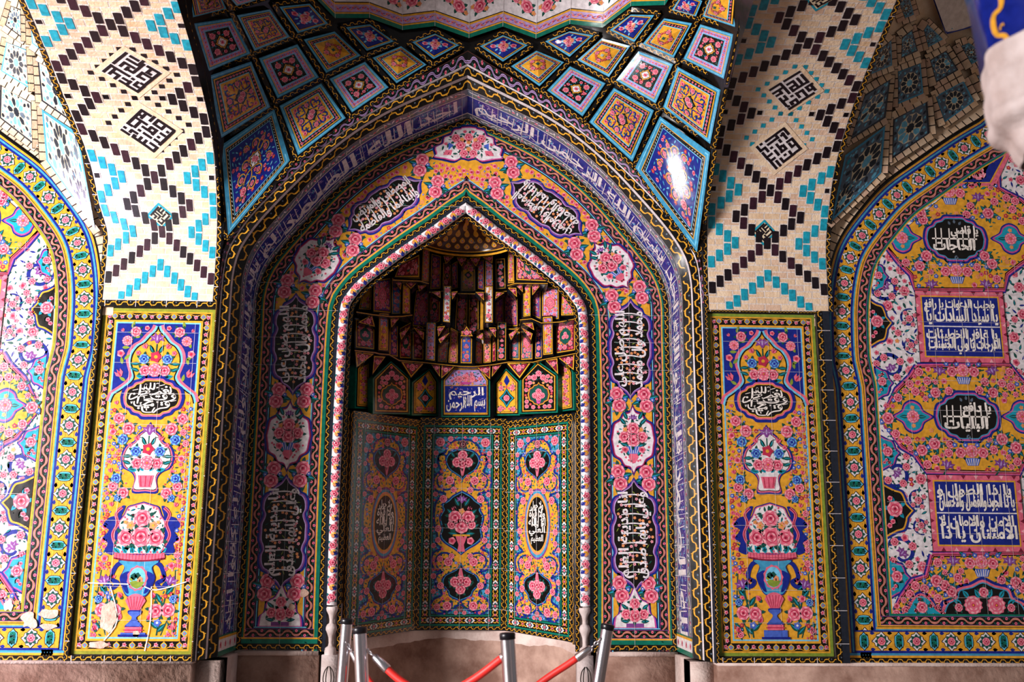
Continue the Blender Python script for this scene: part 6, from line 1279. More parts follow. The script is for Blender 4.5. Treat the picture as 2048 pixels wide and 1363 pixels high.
def star(art, S, x, y, r, rot=0., dark=True, lay=2):
    n = 10; a = np.arange(n)*2*math.pi/n+rot
    c1 = 'lb' if dark else 'dn'
    art.poly(S, tr(circ(r*.94, 20, 10, .06, rot), x, y), 'cr', lay)
    for t in a:
        k = np.array([(.34, 0), (.5, .15), (.78, .20), (.97, 0), (.78, -.20), (.5, -.15)])*r; art.poly(S, tr(k, x, y, 1, t), 'dn' if dark else rng.choice(['dn', 'gy', 'lb']), lay+1)
        k = np.array([(1.0, 0), (1.12, .12), (1.3, .0), (1.12, -.12)])*r; art.poly(S, tr(k, x, y, 1, t+math.pi/n), 'lb', lay+1)
        k = np.array([(1.02, .0), (1.18, .11), (1.34, .09), (1.4, 0), (1.34, -.09), (1.18, -.11)])*r; art.poly(S, tr(k, x, y, 1, t), rng.choice(['dn', 'gy', 'dn']), lay+1)
    art.poly(S, tr(circ(r*.30, 20, 10, .18, rot), x, y), c1, lay+1)
def mosaic(sg, cr, pts, label, kind):
    H = vault_hit(pts, cx=XC[sg], cr=cr); n = Quad(*H).N; S = Quad(*(H+n*.008)); w = np.linalg.norm(H[3]-H[0]); h = np.linalg.norm(H[1]-H[0])
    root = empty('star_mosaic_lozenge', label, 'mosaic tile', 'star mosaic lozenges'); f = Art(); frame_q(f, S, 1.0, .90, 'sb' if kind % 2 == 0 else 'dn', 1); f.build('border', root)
    a = Art(); a.grid(S, -.9, -.9, .9, .9, 3, 3, 'cr' if sg < 0 else 'gy', 0); M = Loc(S, 0, 0, 0, 2/w, 2/h); r = min(w, h)*.36; lim = np.array([w/2*.88, h/2*.88])  # right bay: slate ground instead of cream, the unlit vault's shade put into the colour
    g = Art(); base = Clip(M, lim)
    if kind == 2: C = [(-.05*w, .12*h), (.30*w, -.32*h)]; rr = [r*1.0, r*.7]
    else: C = [(0, 0)]; rr = [r*1.05]
    for (x, y), q in zip(C, rr): star(a, base, x, y, q, .1, kind != 1, 2)
    d = r*.30; av = [(x, y, q*1.42) for (x, y), q in zip(C, rr)]
    hexa = [[(circ(1, 6), 'dn', 0)], [(circ(1, 6), 'lb', 0)], [(circ(1, 6), 'gy', 0)], [(circ(1, 5), 'tq', 0)]]
    scatter([-lim, (lim[0], -lim[1]), lim, (-lim[0], lim[1])], [(hexa, d*.85, 90), (hexa, d*.55, 160), ([hexa[1]], d*.3, 60)], av, 2, a, M); a.build('mosaic_face', root)
    return H
class Clip:
    def __init__(s, S, lim): s.S, s.lim = S, lim
    def pos(s, P, h): return s.S.pos(np.clip(P, -s.lim, s.lim), h)
def brick_row(art, c3, w, up):       # a row of voussoir bricks along a space curve
    c = np.asarray(c3); d = np.gradient(c, axis=0); d /= np.linalg.norm(d, axis=1)[:, None]; sd = np.cross(d, up); sd /= np.linalg.norm(sd, axis=1)[:, None]
    R = Rail(c-sd*w/2, c+sd*w/2); R.w = w
    if R.n[len(c)//2]@up[len(c)//2] < 0: R.n = -R.n
    run(art, R, R.L, 0, w, 'dk', 0); n = max(1, round(R.L/.062)); p = R.L/n
    for i in range(n): art.rect(R, i*p+.004, .003, (i+1)*p-.004, w-.003, rng.choice(['t1', 't2', 't3']), 6)
MQ_ = {1: [([(1689, 311), (1769, 252), (1761, 346), (1660, 445)], 2, 'long corner kite with two stars'), ([(1727, 190), (1779, 155), (1769, 235), (1695, 282)], 1, 'black-star lozenge above the corner kite'), ([(1785, 238), (1853, 200), (1858, 268), (1780, 320)], 1, 'large black-star lozenge on the arch, beside the corner kite'),
            ([(1793, 143), (1839, 124), (1845, 187), (1792, 209)], 0, 'blue-edged lozenge in the middle of the vault'), ([(1869, 193), (1926, 163), (1947, 203), (1887, 246)], 0, 'blue-edged gold-star lozenge on the arch, second from the corner'), ([(1857, 120), (1890, 100), (1915, 140), (1869, 166)], 1, 'black-edged lozenge above the gold-star one'),
            ([(1801, 76), (1822, 57), (1834, 101), (1798, 117)], 1, 'narrow black-edged lozenge near the photo top'), ([(1752, 105), (1780, 76), (1782, 130), (1736, 149)], 0, 'lozenge touching the brick band highest up'), ([(1845, 63), (1853, 48), (1884, 78), (1852, 95)], 0, 'small dark lozenge below the purple dome'),
            ([(1917, 92), (1936, 86), (1972, 111), (1939, 130)], 0, 'small blue-edged kite under the purple dome'), ([(1949, 152), (1987, 136), (1996, 184), (1971, 193)], 1, 'dark lozenge partly behind the stone capital'), ([(1795, 8), (1815, -10), (1826, 28), (1805, 36)], 0, 'smallest lozenge at the photo top')],
       -1: [([(12, 50), (24, 10), (46, 19), (48, 77)], 1, 'small lozenge at the photo corner, highest'), ([(66, 86), (63, 31), (100, 48), (114, 122)], 0, 'gold-star lozenge touching the brick band highest up'), ([(3, 142), (15, 82), (56, 99), (62, 178)], 0, 'gold-star lozenge second down at the photo edge'),
            ([(85, 202), (77, 120), (136, 154), (154, 250)], 1, 'white lozenge touching the brick band above the kite'), ([(0, 236), (2, 168), (65, 205), (70, 291)], 1, 'white lozenge on the arch at the photo edge'), ([(94, 321), (85, 219), (157, 267), (192, 460)], 2, 'long corner kite with gold stars and purple tints')]}
for sg, side in ((-1, 'left'), (1, 'right')):
    crz = BO[::-1]; crz = crz[crz[:, 1] > 1.5]; cr = lambda x: np.interp(np.abs(x), crz[:, 0], crz[:, 1])+.05
    o = vault_shell(XC[sg], cr, -1.53, 1.53, 2.1, '', 't1'); V = o
    vs = []
    for pts, kind, lab in MQ_[sg]:
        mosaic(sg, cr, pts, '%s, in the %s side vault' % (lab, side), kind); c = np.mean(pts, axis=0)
        def out(p, d=7): v = np.asarray(p)-c; return np.asarray(p)+v/np.linalg.norm(v)*d
        l, t, r, b_ = [out(p) for p in pts]
        for p, q in ((l, b_), (b_, r), (l, t), (t, r)) if kind != 2 else ((l, t), (l, b_), (t, r), (b_, r)):
            if kind == 2 and ((sg > 0 and (p is l)) or (sg < 0 and p is b_ or (sg < 0 and p is t))): continue
            tt = np.linspace(0, 1, 7)[:, None]; c3 = vault_hit(p*(1-tt)+q*tt, cx=XC[sg], cr=cr); up = CAM-c3; up /= np.linalg.norm(up, axis=1)[:, None]; brick_row(V, c3+up*.006, .055, up)
    o = V.build('ceiling_'+side); struct(o)
    e = Art()                        # brick ring round the lunette arch
    for half in (1, -1):
        S = Bay(sg, half); P = Path(S, BO[BO[:, 1] > 1.5], -.075); c3 = P.pos(np.stack([np.linspace(0, P.L, 40), np.full(40, .03)], 1), .02); brick_row(e, c3, .075, np.tile([0, -1., .3], (40, 1)))
    struct(e.build('trim_%d' % (13 if sg < 0 else 14)))
    # the lunette panel itself
    root = empty('lunette_tile_panel', {'left': 'bright side tile panel cut by the left photo edge, with medallion border and blue scrolls', 'right': 'shaded side tile panel at the far right with medallion border and inscriptions'}[side], 'tile panel')
    b = Art(); oP = BO
    for half in (1, -1):
        S = Bay(sg, half); n = len(BO)
        b.poly(S, np.vstack([BO, [(0, -.648)]]), 'wh', 0)
        P = Path(S, beyond_end(BO)); L = P.L; t = 0
        for w, c in ((.010, 'bk'), (.014, 'ye'), (.008, 'nv'), (.012, 'sb'), (.006, 'nv')): run(b, P, L, t, t+w, c, 1); t += w
        medals(b, P, L, .132, t, 1); t += .132
        for w, c in ((.006, 'nv'), (.010, 'sb'), (.012, 'ye'), (.004, 'bk'), (.008, 'ye')): run(b, P, L, t, t+w, c, 1); t += w
        pinkwave(b, P, L, .060, t, 1, base='bk', rib='sa'); t += .060
        for w, c in ((.014, 'ol' if sg < 0 else 'tl'), (.008, 'ye')): run(b, P, L, t, t+w, c, 1); t += w
        TB = t; xa = 1.615
        P = Path(S, [(xa, -.648), (0, -.648)]); LL_ = P.L            # foot runs, outermost last
        P = Path(S, [(xa-.0, -.605), (0, -.605)]); wave(b, P, LL_, .036, 0, 7, flip=True) if False else wave(b, Path(S, [(xa, -.612), (0, -.612)]), LL_, .034, 0, 8)
        z = -.612
        for i0, w, c in ((0, .014, 'ye'), (.010, .014, 'sb'), (.024, .006, 'nv')): b.rect(S, 0, z, xa-i0, z+w, c, 8); z += w
        P = Path(S, [(0, z+.132), (xa-.055, z+.132)]) if False else Path(S, [(xa-.05, z+.132), (0, z+.132)]); medals(b, P, P.L, .132, 0, 9, across=1.57); z += .132
        for i0, w, c in ((.185, .008, 'sb'), (.19, .012, 'ye'), (.2, .004, 'bk'), (.205, .008, 'ye')): b.rect(S, 0, z, xa-i0, z+w, c, 9); z += w
        P = Path(S, [(xa-.22, z+.056), (0, z+.056)]); pinkwave(b, P, P.L, .056, 0, 9); z += .056
        b.rect(S, 0, z, xa-.28, z+.014, 'ol' if sg < 0 else 'tl', 9); z += .014; ZF = z
    b.build('border', root)
    f = Art(); fi = Path(Plane(0), beyond_end(BO)).flat(np.stack([np.linspace(0, Path(Plane(0), BO).L, 160), np.full(160, TB)], 1)); fi = fi[(fi[:, 0] > 0) & (fi[:, 1] > ZF)]
    FIELD = np.vstack([fi, [(0, fi[-1, 1])], [(0, ZF)], [(fi[0, 0], ZF)]])
    def edge_x(z): k = np.argsort(fi[:, 1]); return np.interp(z, fi[k, 1], fi[k, 0])
    class In:                        # keep drawn shapes inside the field
        def __init__(s, S): s.S = S
        def pos(s, P, h): return s.S.pos(np.stack([np.minimum(P[:, 0], edge_x(P[:, 1])), np.maximum(P[:, 1], ZF)], 1), h)
    Y1 = q_([(1740, 470), (1767, 496), (1797, 524), (1822, 549), (1829, 579), (2008, 579), (2013, 549), (2040, 528), (2075, 505), (2105, 475), (2075, 430), (2040, 400), (2010, 385), (1995, 375), (1993, 330), (1985, 300), (1880, 300), (1780, 380)])
    Y2 = q_([(1834, 732), (1820, 754), (1793, 780), (1748, 838), (1804, 893), (1830, 908), (1853, 942), (2038, 946), (2050, 915), (2085, 890), (2120, 838), (2070, 785), (2040, 760), (2018, 730)])
    Y3 = q_([(1864, 1109), (1853, 1152), (1825, 1161), (1804, 1191), (1768, 1222), (1768, 1240), (2160, 1240), (2150, 1215), (2110, 1190), (2090, 1160), (2065, 1150), (2048, 1106)])
    F2 = lambda px, py: q_([(px, py)])[0]
    rs = [(1840, 427, .04), (1845, 440, .036), (1975, 427, .04), (1838, 532, .038), (1852, 512, .04), (1983, 528, .038), (1968, 512, .036), (1868, 887, .04), (1843, 900, .038), (2003, 878, .04), (2031, 895, .04), (1872, 1161, .04), (1888, 1170, .036), (1902, 1182, .036), (2031, 1165, .04), (2045, 1175, .036), (1795, 795, .03), (1775, 836, .04), (1870, 785, .036), (1985, 785, .036), (2065, 800, .036), (1905, 350, .05), (1955, 345, .06)]
    iris = [(1955, 395, .05), (1862, 569, .05), (1971, 569, .05), (1878, 742, .05), (1983, 742, .05), (1894, 930, .05), (2001, 928, .05), (1905, 1122, .05), (2018, 1122, .05)]
    bask = [(1898, 389), (1912, 546), (1925, 746), (1943, 908), (1962, 1129)]
    parts = []
    for half in (1, -1):
        S0 = Bay(sg, half); S = In(S0)
        f.poly(S0, FIELD, 'wh', 1)
        nvs = [(tr(leafp(2, .6), -1), 'nv', 0)]
        occ = []
        # blue spirals on the white ground
        for px, py, r, a0, sw in ((1771, 573, .115, 2.2, 6.6), (1781, 734, .118, 4.2, -6.6), (1793, 945, .118, 2.2, 6.6), (1804, 1105, .125, 4.2, -6.6), (1818, 637, .07, 1.2, 5.8), (1822, 690, .06, 5, -5.8), (1836, 1000, .07, 1.2, 5.8), (1842, 1050, .06, 5, -5.8), (2010, 300, .12, 4, -6.5), (2030, 225, .1, 2, 6.5), (2075, 573, .115, 1, -6.6), (2085, 734, .118, 5, 6.6), (2100, 945, .118, 1, -6.6), (2110, 1105, .12, 5, 6.6)):
            c = F2(px, py); an = np.linspace(a0, a0+sw, 30); k = r*np.linspace(1, .30, 30); p = np.stack([c[0]-k*np.cos(an), c[1]+k*np.sin(an)], 1)
            f.stroke(S, p, r*.22, 'nv', 3, .4); f.stamp(S, IRIS if r > .1 else ROSE, c[0], c[1], r*.36, px, 1, 5); occ.append((*c, r*.4))
            m = rng.uniform(0, 6.28, 4)
            for t in (1.0, 2.6, 4.2, 5.6): q = c+[r*.66*math.cos(t), r*.66*math.sin(t)]; f.stamp(S, ROSE, q[0], q[1], r*.22, t*3, 1, 5); occ.append((*q, r*.26))
            f.stamp(S, [(P_, k_, l_) for P_, k_, l_ in CURL and [(CURL[0][0], 'nv', 0)]], p[8, 0], p[8, 1], r*.45, a0, 1, 3)
        for px0, py0, px1, py1 in ((1805, 600, 1822, 620), (1800, 700, 1808, 690), (1808, 705, 1812, 735)): pass
        scatter(FIELD, [([ROSE], .036, 130), ([ROSE, ROSE_S], .024, 160), ([FL_O, FL_P, FL_R], .015, 160), (LEAFS+[nvs, nvs], .022, 800), (LEAFS+[nvs], .012, 900)], occ, 3, f, S)
        # lobes on the left edge
        for (px, py, w, h, c, edge) in ((1738, 645, .14, .15, 'bk', 'ye'), (1756, 1020, .17, .155, 'bk', 'ye'), (1738, 553, .09, .10, 'tq', 'nv'), (1742, 765, .10, .10, 'tq', 'nv'), (1752, 905, .11, .10, 'tq', 'nv'), (1762, 1155, .12, .11, 'tq', 'nv')):
            x, z = F2(px, py); x = edge_x(z); lob = spl([(0, 1), (.35, .80), (.62, .70), (.74, .40), (.78, .25), (1, 0)], 4); lob = np.vstack([lob, (lob*[1, -1])[::-1][1:]])*[-w, h]+[x, z]
            cc = np.array([x, z]); f.poly(S, cc+(lob-cc)*1.18, 'nv', 6); f.poly(S, cc+(lob-cc)*1.08, edge if edge != 'nv' else 'mg', 7); f.poly(S, lob, c, 8)
            f.stamp(S, ROSEL if c == 'bk' else ROSE, x-w*.36, z+.01, w*.30, 1, 1, 9); f.stamp(S, ROSE_S, [x-w*.2, x-w*.25, x-w*.12], [z+h*.5, z-h*.45, z-h*.62], w*.1, 0, 1, 9); f.stamp(S, LEAFT, [x-w*.3, x-w*.3, x-w*.4], [z-h*.3, z+h*.3, z-.02], w*.3, [4.4, 1.6, 3.3], 1, 8)
        # yellow grounds with purple and blue outlines
        for Y in (Y1, Y2, Y3):
            cl = np.vstack([Y, Y[:1]]); f.stroke(S, cl, .052, 'nv', 9); f.stroke(S, cl, .030, 'mg', 10); f.stroke(S, cl, .016, 'pk', 11); f.stroke(S, cl, .006, 'dr', 12); f.poly(S, Y, 'ye', 10)
        occ = []
        for px, py, r in rs: c = F2(px, py); f.stamp(S, ROSE, c[0], c[1], r, px, 1, 14); f.stamp(S, LEAF, [c[0]]*5, [c[1]]*5, r*1.9, np.arange(5)*1.26+px, 1, 13); f.stamp(S, FL_B, c[0]+r*1.1, c[1]-r*.6, r*.4, 0, 1, 14); occ.append((*c, r*1.5))
        for px, py, r in iris: c = F2(px, py); f.stamp(S, IRIS, c[0], c[1], r, (px*.7) % 1-.5, 1, 14); f.stroke(S, spl([c, c+[.03, -.06], c+[.08, -.1]], 4), .010, 'gn', 13); occ.append((*c, r))
        for k, (px, py) in enumerate(bask):
            c = F2(px, py); up_ = 1 if k in (0, 2, 3, 1, 4) else -1
            f.stamp(S, [ROSE, PEONY][1], c[0], c[1]+.02, .042, 0, 1, 15); f.stamp(S, ROSE, c[0]+np.array([-.075, .075]), c[1]+.01, .036, 0, 1, 14); f.stamp(S, FL_B, c[0]+np.array([-.04, .04, -.11, .11]), c[1]+.06, .016, 0, 1, 14); f.stamp(S, LEAF, c[0]+np.array([-.1, .1, -.05, .05, 0]), c[1]+np.array([.05, .05, .07, .07, .08]), .06, [2.4, .7, 2, 1.1, 1.57], 1, 13)
            bp = np.array([(-.055, -.025), (.055, -.025), (.035, -.075), (-.035, -.075)])+c; f.poly(S, bp, 'bl', 14)
            for t in np.linspace(-.8, .8, 6): f.stroke(S, [c+[t*.053, -.03], c+[t*.035, -.072]], .005, 'wh', 15)
            occ.append((*c, .12))
        # turquoise ogee lozenges either side of the cartouches
        for px, py in ((1803, 476), (2020, 478), (1825, 833), (2043, 833)):
            c = F2(px, py); og = spl([(1, 0), (.55, .28), (.38, .62), (0, .8), (-.38, .62), (-.55, .28), (-1, 0), (-.55, -.28), (-.38, -.62), (0, -.8), (.38, -.62), (.55, -.28)], 3, True)*.115
            for k_, cc, l in ((1.25, 'nv', 13), (1.12, 'mg', 14), (1, 'tq', 15)): f.poly(S, og*k_+c, cc, l)
            f.stamp(S, PEONY, c[0], c[1], .042, 0, 1, 17); f.stamp(S, FL_O, c[0]+np.array([0, 0]), c[1]+np.array([.06, -.06]), .014, 0, 1, 17); f.stamp(S, LEAF, c[0]+np.array([.03, -.03]), c[1]+np.array([0, 0]), .06, [0, 3.14], 1, 16); occ.append((*c, .13))
        occ += [(*F2(1910, 478), .17), (*F2(1870, 478), .13), (*F2(1950, 478), .13), (*F2(1934, 833), .17), (*F2(1895, 833), .13), (*F2(1973, 833), .13), (*F2(1971, 1215), .16), (*F2(1940, 1220), .14), (*F2(2000, 1220), .14)]
        for Y in (Y1, Y2, Y3):
            Yc = Y[inside(Y, FIELD) | True]; scatter(Yc, [([ROSE], .030, 24), ([ROSE, ROSE_S], .02, 20), ([FL_R, FL_P, FL_B, FL_O], .015, 60), (LEAFS, .024, 160), (LEAFS, .013, 220)], occ, 12, f, S)
        c = F2(1971, 1240); hm = spl([(-.26, 0), (-.23, .06), (-.17, .09), (-.15, .14), (-.07, .16), (0, .19), (.07, .16), (.15, .14), (.17, .09), (.23, .06), (.26, 0)], 3)
        for k_, cc, l in ((1.22, 'nv', 13), (1.12, 'pk', 14), (1.04, 'sb', 15), (1., 'bk', 16)): f.poly(S, hm*k_+[c[0], ZF], cc, l)
        f.stamp(S, PEONY, c[0]+np.array([-.075, .075]), ZF+.055, .058, 0, 1, 18); f.stamp(S, ROSE, [c[0], c[0]-.17, c[0]+.17], [ZF+.135, ZF+.04, ZF+.04], [.032, .026, .026], 0, 1, 18); f.stamp(S, LEAFT, c[0]+np.array([-.1, .1, -.03, .03, -.15, .15]), ZF+np.array([.1, .1, .1, .1, .06, .06]), .06, [2.2, .9, 2, 1.1, 2.6, .5], 1, 17)
        for px in (1845, 2095):
            c = F2(px, 1240); hm2 = spl([(-.12, 0), (-.08, .03), (-.05, .08), (0, .11), (.05, .08), (.08, .03), (.12, 0)], 3)
            for k_, cc, l in ((1.3, 'nv', 13), (1.15, 'pk', 14), (1., 'tq', 15)): f.poly(S, hm2*k_+[c[0], ZF], cc, l)
            f.stamp(S, ROSE, c[0], ZF+.04, .036, 0, 1, 17)
        # pink-framed corner under the arch
        x0, z0 = F2(1990, 372); x1, z1 = F2(1880, 372); x2, z2 = F2(1990, 300)
        T3 = np.array([(x0, z0), (x1, z1), ((x1+x2)/2+.06, (z1+z2)/2+.02), (x2, z2)]); f.poly(S, T3, 'pk', 13); cc = T3.mean(0); f.poly(S, cc+(T3-cc)*.80, 'ye', 14); f.poly(S, cc+(T3-cc)*.74, 'nv', 15); f.stamp(S, [ROSE, PEONY][1], cc[0]-.03, cc[1], .055, 0, 1, 16); f.stamp(S, LEAFB, [cc[0]]*4, [cc[1]]*4, .1, [.5, 1.5, 2.6, 3.6], 1, 15)
        parts.append(S)
    seams(f, Bay(sg, 1), 0, ZF, 1.3, 2.0, .2, .2, 22)
    if sg < 0:
        S = Bay(sg, 1)
        for px, py, r, e_ in ((60, 1240, .05, 1), (95, 1225, .06, .5), (100, 1252, .05, .35), (20, 1210, .03, 1.2)): x, z = XZ([(px, py)], YB)[0]; f.poly(S, spl(circ(r, 11, ry=r*e_)*rng.uniform(.55, 1.25, (11, 1)), 3, True)+[x-XC[-1], z], 'pl' if r > .045 else 'mo', 24)
    f.build('flower_field', root)
    TX = [('\u064A\u0627 \u0642\u0627\u0636\u064A', '\u0627\u0644\u062D\u0627\u062C\u0627\u062A'), ('\u064A\u0627 \u062F\u0627\u0641\u0639', '\u0627\u0644\u0628\u0644\u064A\u0627\u062A')]
    PX = [('\u064A\u0627 \u0633\u064A\u062F \u0627\u0644\u0633\u0627\u062F\u0627\u062A \u064A\u0627 \u0645\u062C\u064A\u0628 \u0627\u0644\u062F\u0639\u0648\u0627\u062A \u064A\u0627 \u0631\u0627\u0641\u0639', '\u0627\u0644\u062F\u0631\u062C\u0627\u062A \u064A\u0627 \u0648\u0644\u064A \u0627\u0644\u062D\u0633\u0646\u0627\u062A \u064A\u0627 \u063A\u0627\u0641\u0631 \u0627\u0644\u062E\u0637\u064A\u0626\u0627\u062A'),
          ('\u064A\u0627 \u0630\u0627 \u0627\u0644\u062C\u0648\u062F \u0648\u0627\u0644\u0641\u0636\u0644 \u0648\u0627\u0644\u0627\u062D\u0633\u0627\u0646 \u064A\u0627 \u0630\u0627 \u0627\u0644\u0637\u0648\u0644 \u0648', '\u0627\u0644\u0627\u0645\u062A\u0646\u0627\u0646 \u064A\u0627 \u0630\u0627 \u0627\u0644\u0627\u0645\u0646 \u0648\u0627\u0644\u0627\u0645\u0627\u0646 \u0644\u0627')]
    for half, S in zip((1, -1), parts):
        k = (-1 if (sg*half > 0) else 1)
        for (px, py), t, nm in (((1910, 478), TX[0], 'upper'), ((1934, 833), TX[1], 'lower')):
            c = F2(px, py); L = Loc(S, c[0], c[1], 0, k, 1); a = Art(); outlined(a, L, oval_lobed(.20, .145), [(-.03, 'nv'), (-.014, 'mg'), (-.004, 'sb'), (.004, 'bk')], 13)
            text(a, L, t[0], -.03, .0, .16, .095, 'iv', 18, .002); text(a, L, t[1], -.16, -.10, .13, -.002, 'iv', 18, .002)
            for x in (-.14, -.1, -.045, .01, .05, .09, .13): a.stroke(L, [(x, -.06), (x+.004, .075)], .008, 'iv', 18)
            a.stroke(L, [(-.165, .0), (.15, .0)], .010, 'iv', 18); a.stamp(L, [(tr(leafp(1, .6)), 'gy', 0)], [0, -.03, .03, 0, 0], [.11, .1, .1, -.125, -.12], .03, [1.6, 2, 1, 4.7, 4], 1, 17)
            if half > 0: o = a.build('script_cartouche', root); o['label'] = nm + ' black script cartouche'
            else: a.build('script_cartouche', root)
        for Q, t, nm in ((((1829, 583), (2006, 581), (2017, 725), (1838, 727)), PX[0], 'upper'), (((1852, 948), (2040, 950), (2050, 1103), (1863, 1104)), PX[1], 'lower')):
            P = q_(Q); x1, x0 = P[:, 0].max()-.005, P[:, 0].min()+.005; z1, z0 = (P[0, 1]+P[1, 1])/2, (P[2, 1]+P[3, 1])/2; c = ((x0+x1)/2, (z0+z1)/2); hx, hz = (x1-x0)/2, (z1-z0)/2; L = Loc(S, c[0], c[1], 0, k, 1); a = Art()
            a.rect(L, -hx, -hz, hx, hz, 'bk', 14); a.rect(L, -hx+.004, -hz+.004, hx-.004, hz-.004, 'pk', 15)
            for n_, tt in enumerate(np.linspace(-.95, .95, 15)):
                for e2 in (-1, 1):
                    if n_ % 2: a.poly(L, np.array([(tt*hx, e2*hz*.98), ((tt+.1)*hx, e2*hz*.98), ((tt+.05)*hx, e2*hz*.88)]), 'dr' if n_ % 4 == 1 else 'lp', 16); a.poly(L, np.array([(e2*hx*.985, tt*hz*.95), (e2*hx*.985, (tt+.12)*hz*.95), (e2*hx*.91, (tt+.06)*hz*.95)]), 'dr' if n_ % 4 == 1 else 'lp', 16)
            hx2, hz2 = hx-.036, hz-.036; a.rect(L, -hx2, -hz2, hx2, hz2, 'ye', 17); hx2 -= .010; hz2 -= .010; a.rect(L, -hx2, -hz2, hx2, hz2, 'nv', 18); a.rect(L, -hx2, -.004, hx2, .004, 'wh', 20)
            for tx, zc in ((t[0], hz2*.5), (t[1], -hz2*.5)):
                wd = tx.split(' '); h_ = (len(wd)+1)//2
                text(a, L, ' '.join(wd[:h_]), -hx2*.92, zc-hz2*.44, hx2*.96, zc+hz2*.12, 'iv', 21, .0015); text(a, L, ' '.join(wd[h_:]), -hx2*.96, zc-hz2*.02, hx2*.90, zc+hz2*.44, 'iv', 22, .0012)
                for x in np.arange(-.9, .92, .17): a.stroke(L, [(x*hx2, zc-hz2*.30), (x*hx2+.004, zc+hz2*.40)], .009, 'iv', 21, .3)
            o = a.build('script_plaque', root)
            if half > 0: o['label'] = nm + ' blue script plaque in a pink frame'
    # dome end above the side vault
a = Art(); crr = lambda x: np.interp(np.abs(x), BO[::-1][BO[::-1, 1] > 1.5][:, 0], BO[::-1][BO[::-1, 1] > 1.5][:, 1])+.05
class VaultR:
    def pos(s, P, h): q = vault_hit(P, cx=XC[1], cr=crr); n = CAM-q; n /= np.linalg.norm(n, axis=1)[:, None]; return q+n*(h+.03)
ZG = [(1862, -20), (1893, 66), (1945, 52), (1980, 78), (1990, 60), (1990, -20)]
a.poly(VaultR(), ZG, 'mo', 0)
for (x0, y0), (x1, y1) in zip(ZG[:3], ZG[1:4]): a.stroke(VaultR(), [(x0, y0), ((x0+x1)/2, (y0+y1)/2), (x1, y1)], 5, 'nv', 2)
for x, y, c in ((1905, 24, 'bl'), (1904, 41, 'dn'), (1913, 45, 'tq'), (1895, 38, 'nv'), (1903, 55, 'tq'), (1939, 19, 'nv'), (1948, 39, 'nv'), (1961, 26, 'nv'), (1931, 2, 'nv'), (1952, 4, 'nv')): a.poly(VaultR(), np.array([(-4, -6), (5, -6), (5, 6), (-4, 6)])+[x, y], c, 2)
struct(a.build('trim_15'))

# ------------------------------------------------------------------ masonry behind everything
a = Art(); a.raw([(-7, 1.9, FLOOR_Z), (7, 1.9, FLOOR_Z), (7, 1.9, 5.2), (-7, 1.9, 5.2)], [(0, 1, 2, 3)], 'dk')
for sg in (-1, 1):
    x0, x1 = sorted((sg*1.615, sg*2.46)); box(a, x0, x1, .07, .35, FLOOR_Z, 2.1, 'dk')
struct(a.build('wall_back'))

# ------------------------------------------------------------------ barrier posts and ropes
POST = {}
def post(px_top, px_bot, y_top, Y, label):
    t = atY([(px_top, y_top)], Y)[0]; b_ = atY([(px_bot, 1363)], Y)[0]; d = t-b_; d /= np.linalg.norm(d); k = (t[2]-FLOOR_Z-.012)/d[2]; base = t-d*k
    root = empty('barrier_post', label, 'barrier post', 'steel barrier posts'); M = Vector(d).to_track_quat('Z', 'Y').to_matrix(); R = np.array(M)
    def lathe(prof, col, name, n=32, smooth=True, flat=False):
        a = Art(); an = np.linspace(0, 2*math.pi, n, endpoint=False); V = []
        for z, r in prof: q = np.stack([r*np.cos(an), r*np.sin(an), np.full(n, z)], 1); V.append(base+(q if flat else q@R.T))
        a.raw(np.vstack(V), [(i*n+j, i*n+(j+1) % n, (i+1)*n+(j+1) % n, (i+1)*n+j) for i in range(len(prof)-1) for j in range(n)], col); return a.build(name, root, smooth)
    lathe([(.012, .0315), (.5, .0315), (k-.028, .0315)], 'ch', 'pole')
    lathe([(k-.030, .0315), (k-.029, .0345), (k-.008, .0355), (k-.002, .033), (k, .026), (k+.001, .0001)], 'bc', 'cap')
    lathe([(-.012, .0001), (-.012, .16), (-.004, .165), (.004, .155), (.014, .05), (.03, .034)], 'ch', 'base_plate', 40, True, True)
    POST[label] = (base, d, k); return base, d, k
P1 = post(694, 684, 1236, -.72, 'barrier post farthest left, tilting right with a pinkish reflection')
P2 = post(719, 724, 1253, -1.50, 'bright steel barrier post just right of the leftmost one')
P3 = post(1014.5, 1020.5, 1264, -1.82, 'barrier post standing before the middle of the recess')
P4 = post(1216, 1197.5, 1247, -1.12, 'barrier post at the right, leaning strongly, by the right colonnette')
def tube(art, c, r, col, n=12):
    c = np.asarray(c, float); d = np.gradient(c, axis=0); d /= np.linalg.norm(d, axis=1)[:, None]; u = np.cross(d, [0, 0.3, 1.]); u /= np.linalg.norm(u, axis=1)[:, None]; v = np.cross(d, u); r = np.broadcast_to(r, len(c)); an = np.linspace(0, 2*math.pi, n, endpoint=False)
    V = np.vstack([c[i]+r[i]*(np.cos(an)[:, None]*u[i]+np.sin(an)[:, None]*v[i]) for i in range(len(c))]); m = len(c)
    art.raw(V, [(i*n+j, i*n+(j+1) % n, (i+1)*n+(j+1) % n, (i+1)*n+j) for i in range(m-1) for j in range(n)]+[range(n)[::-1], range((m-1)*n, m*n)], col)
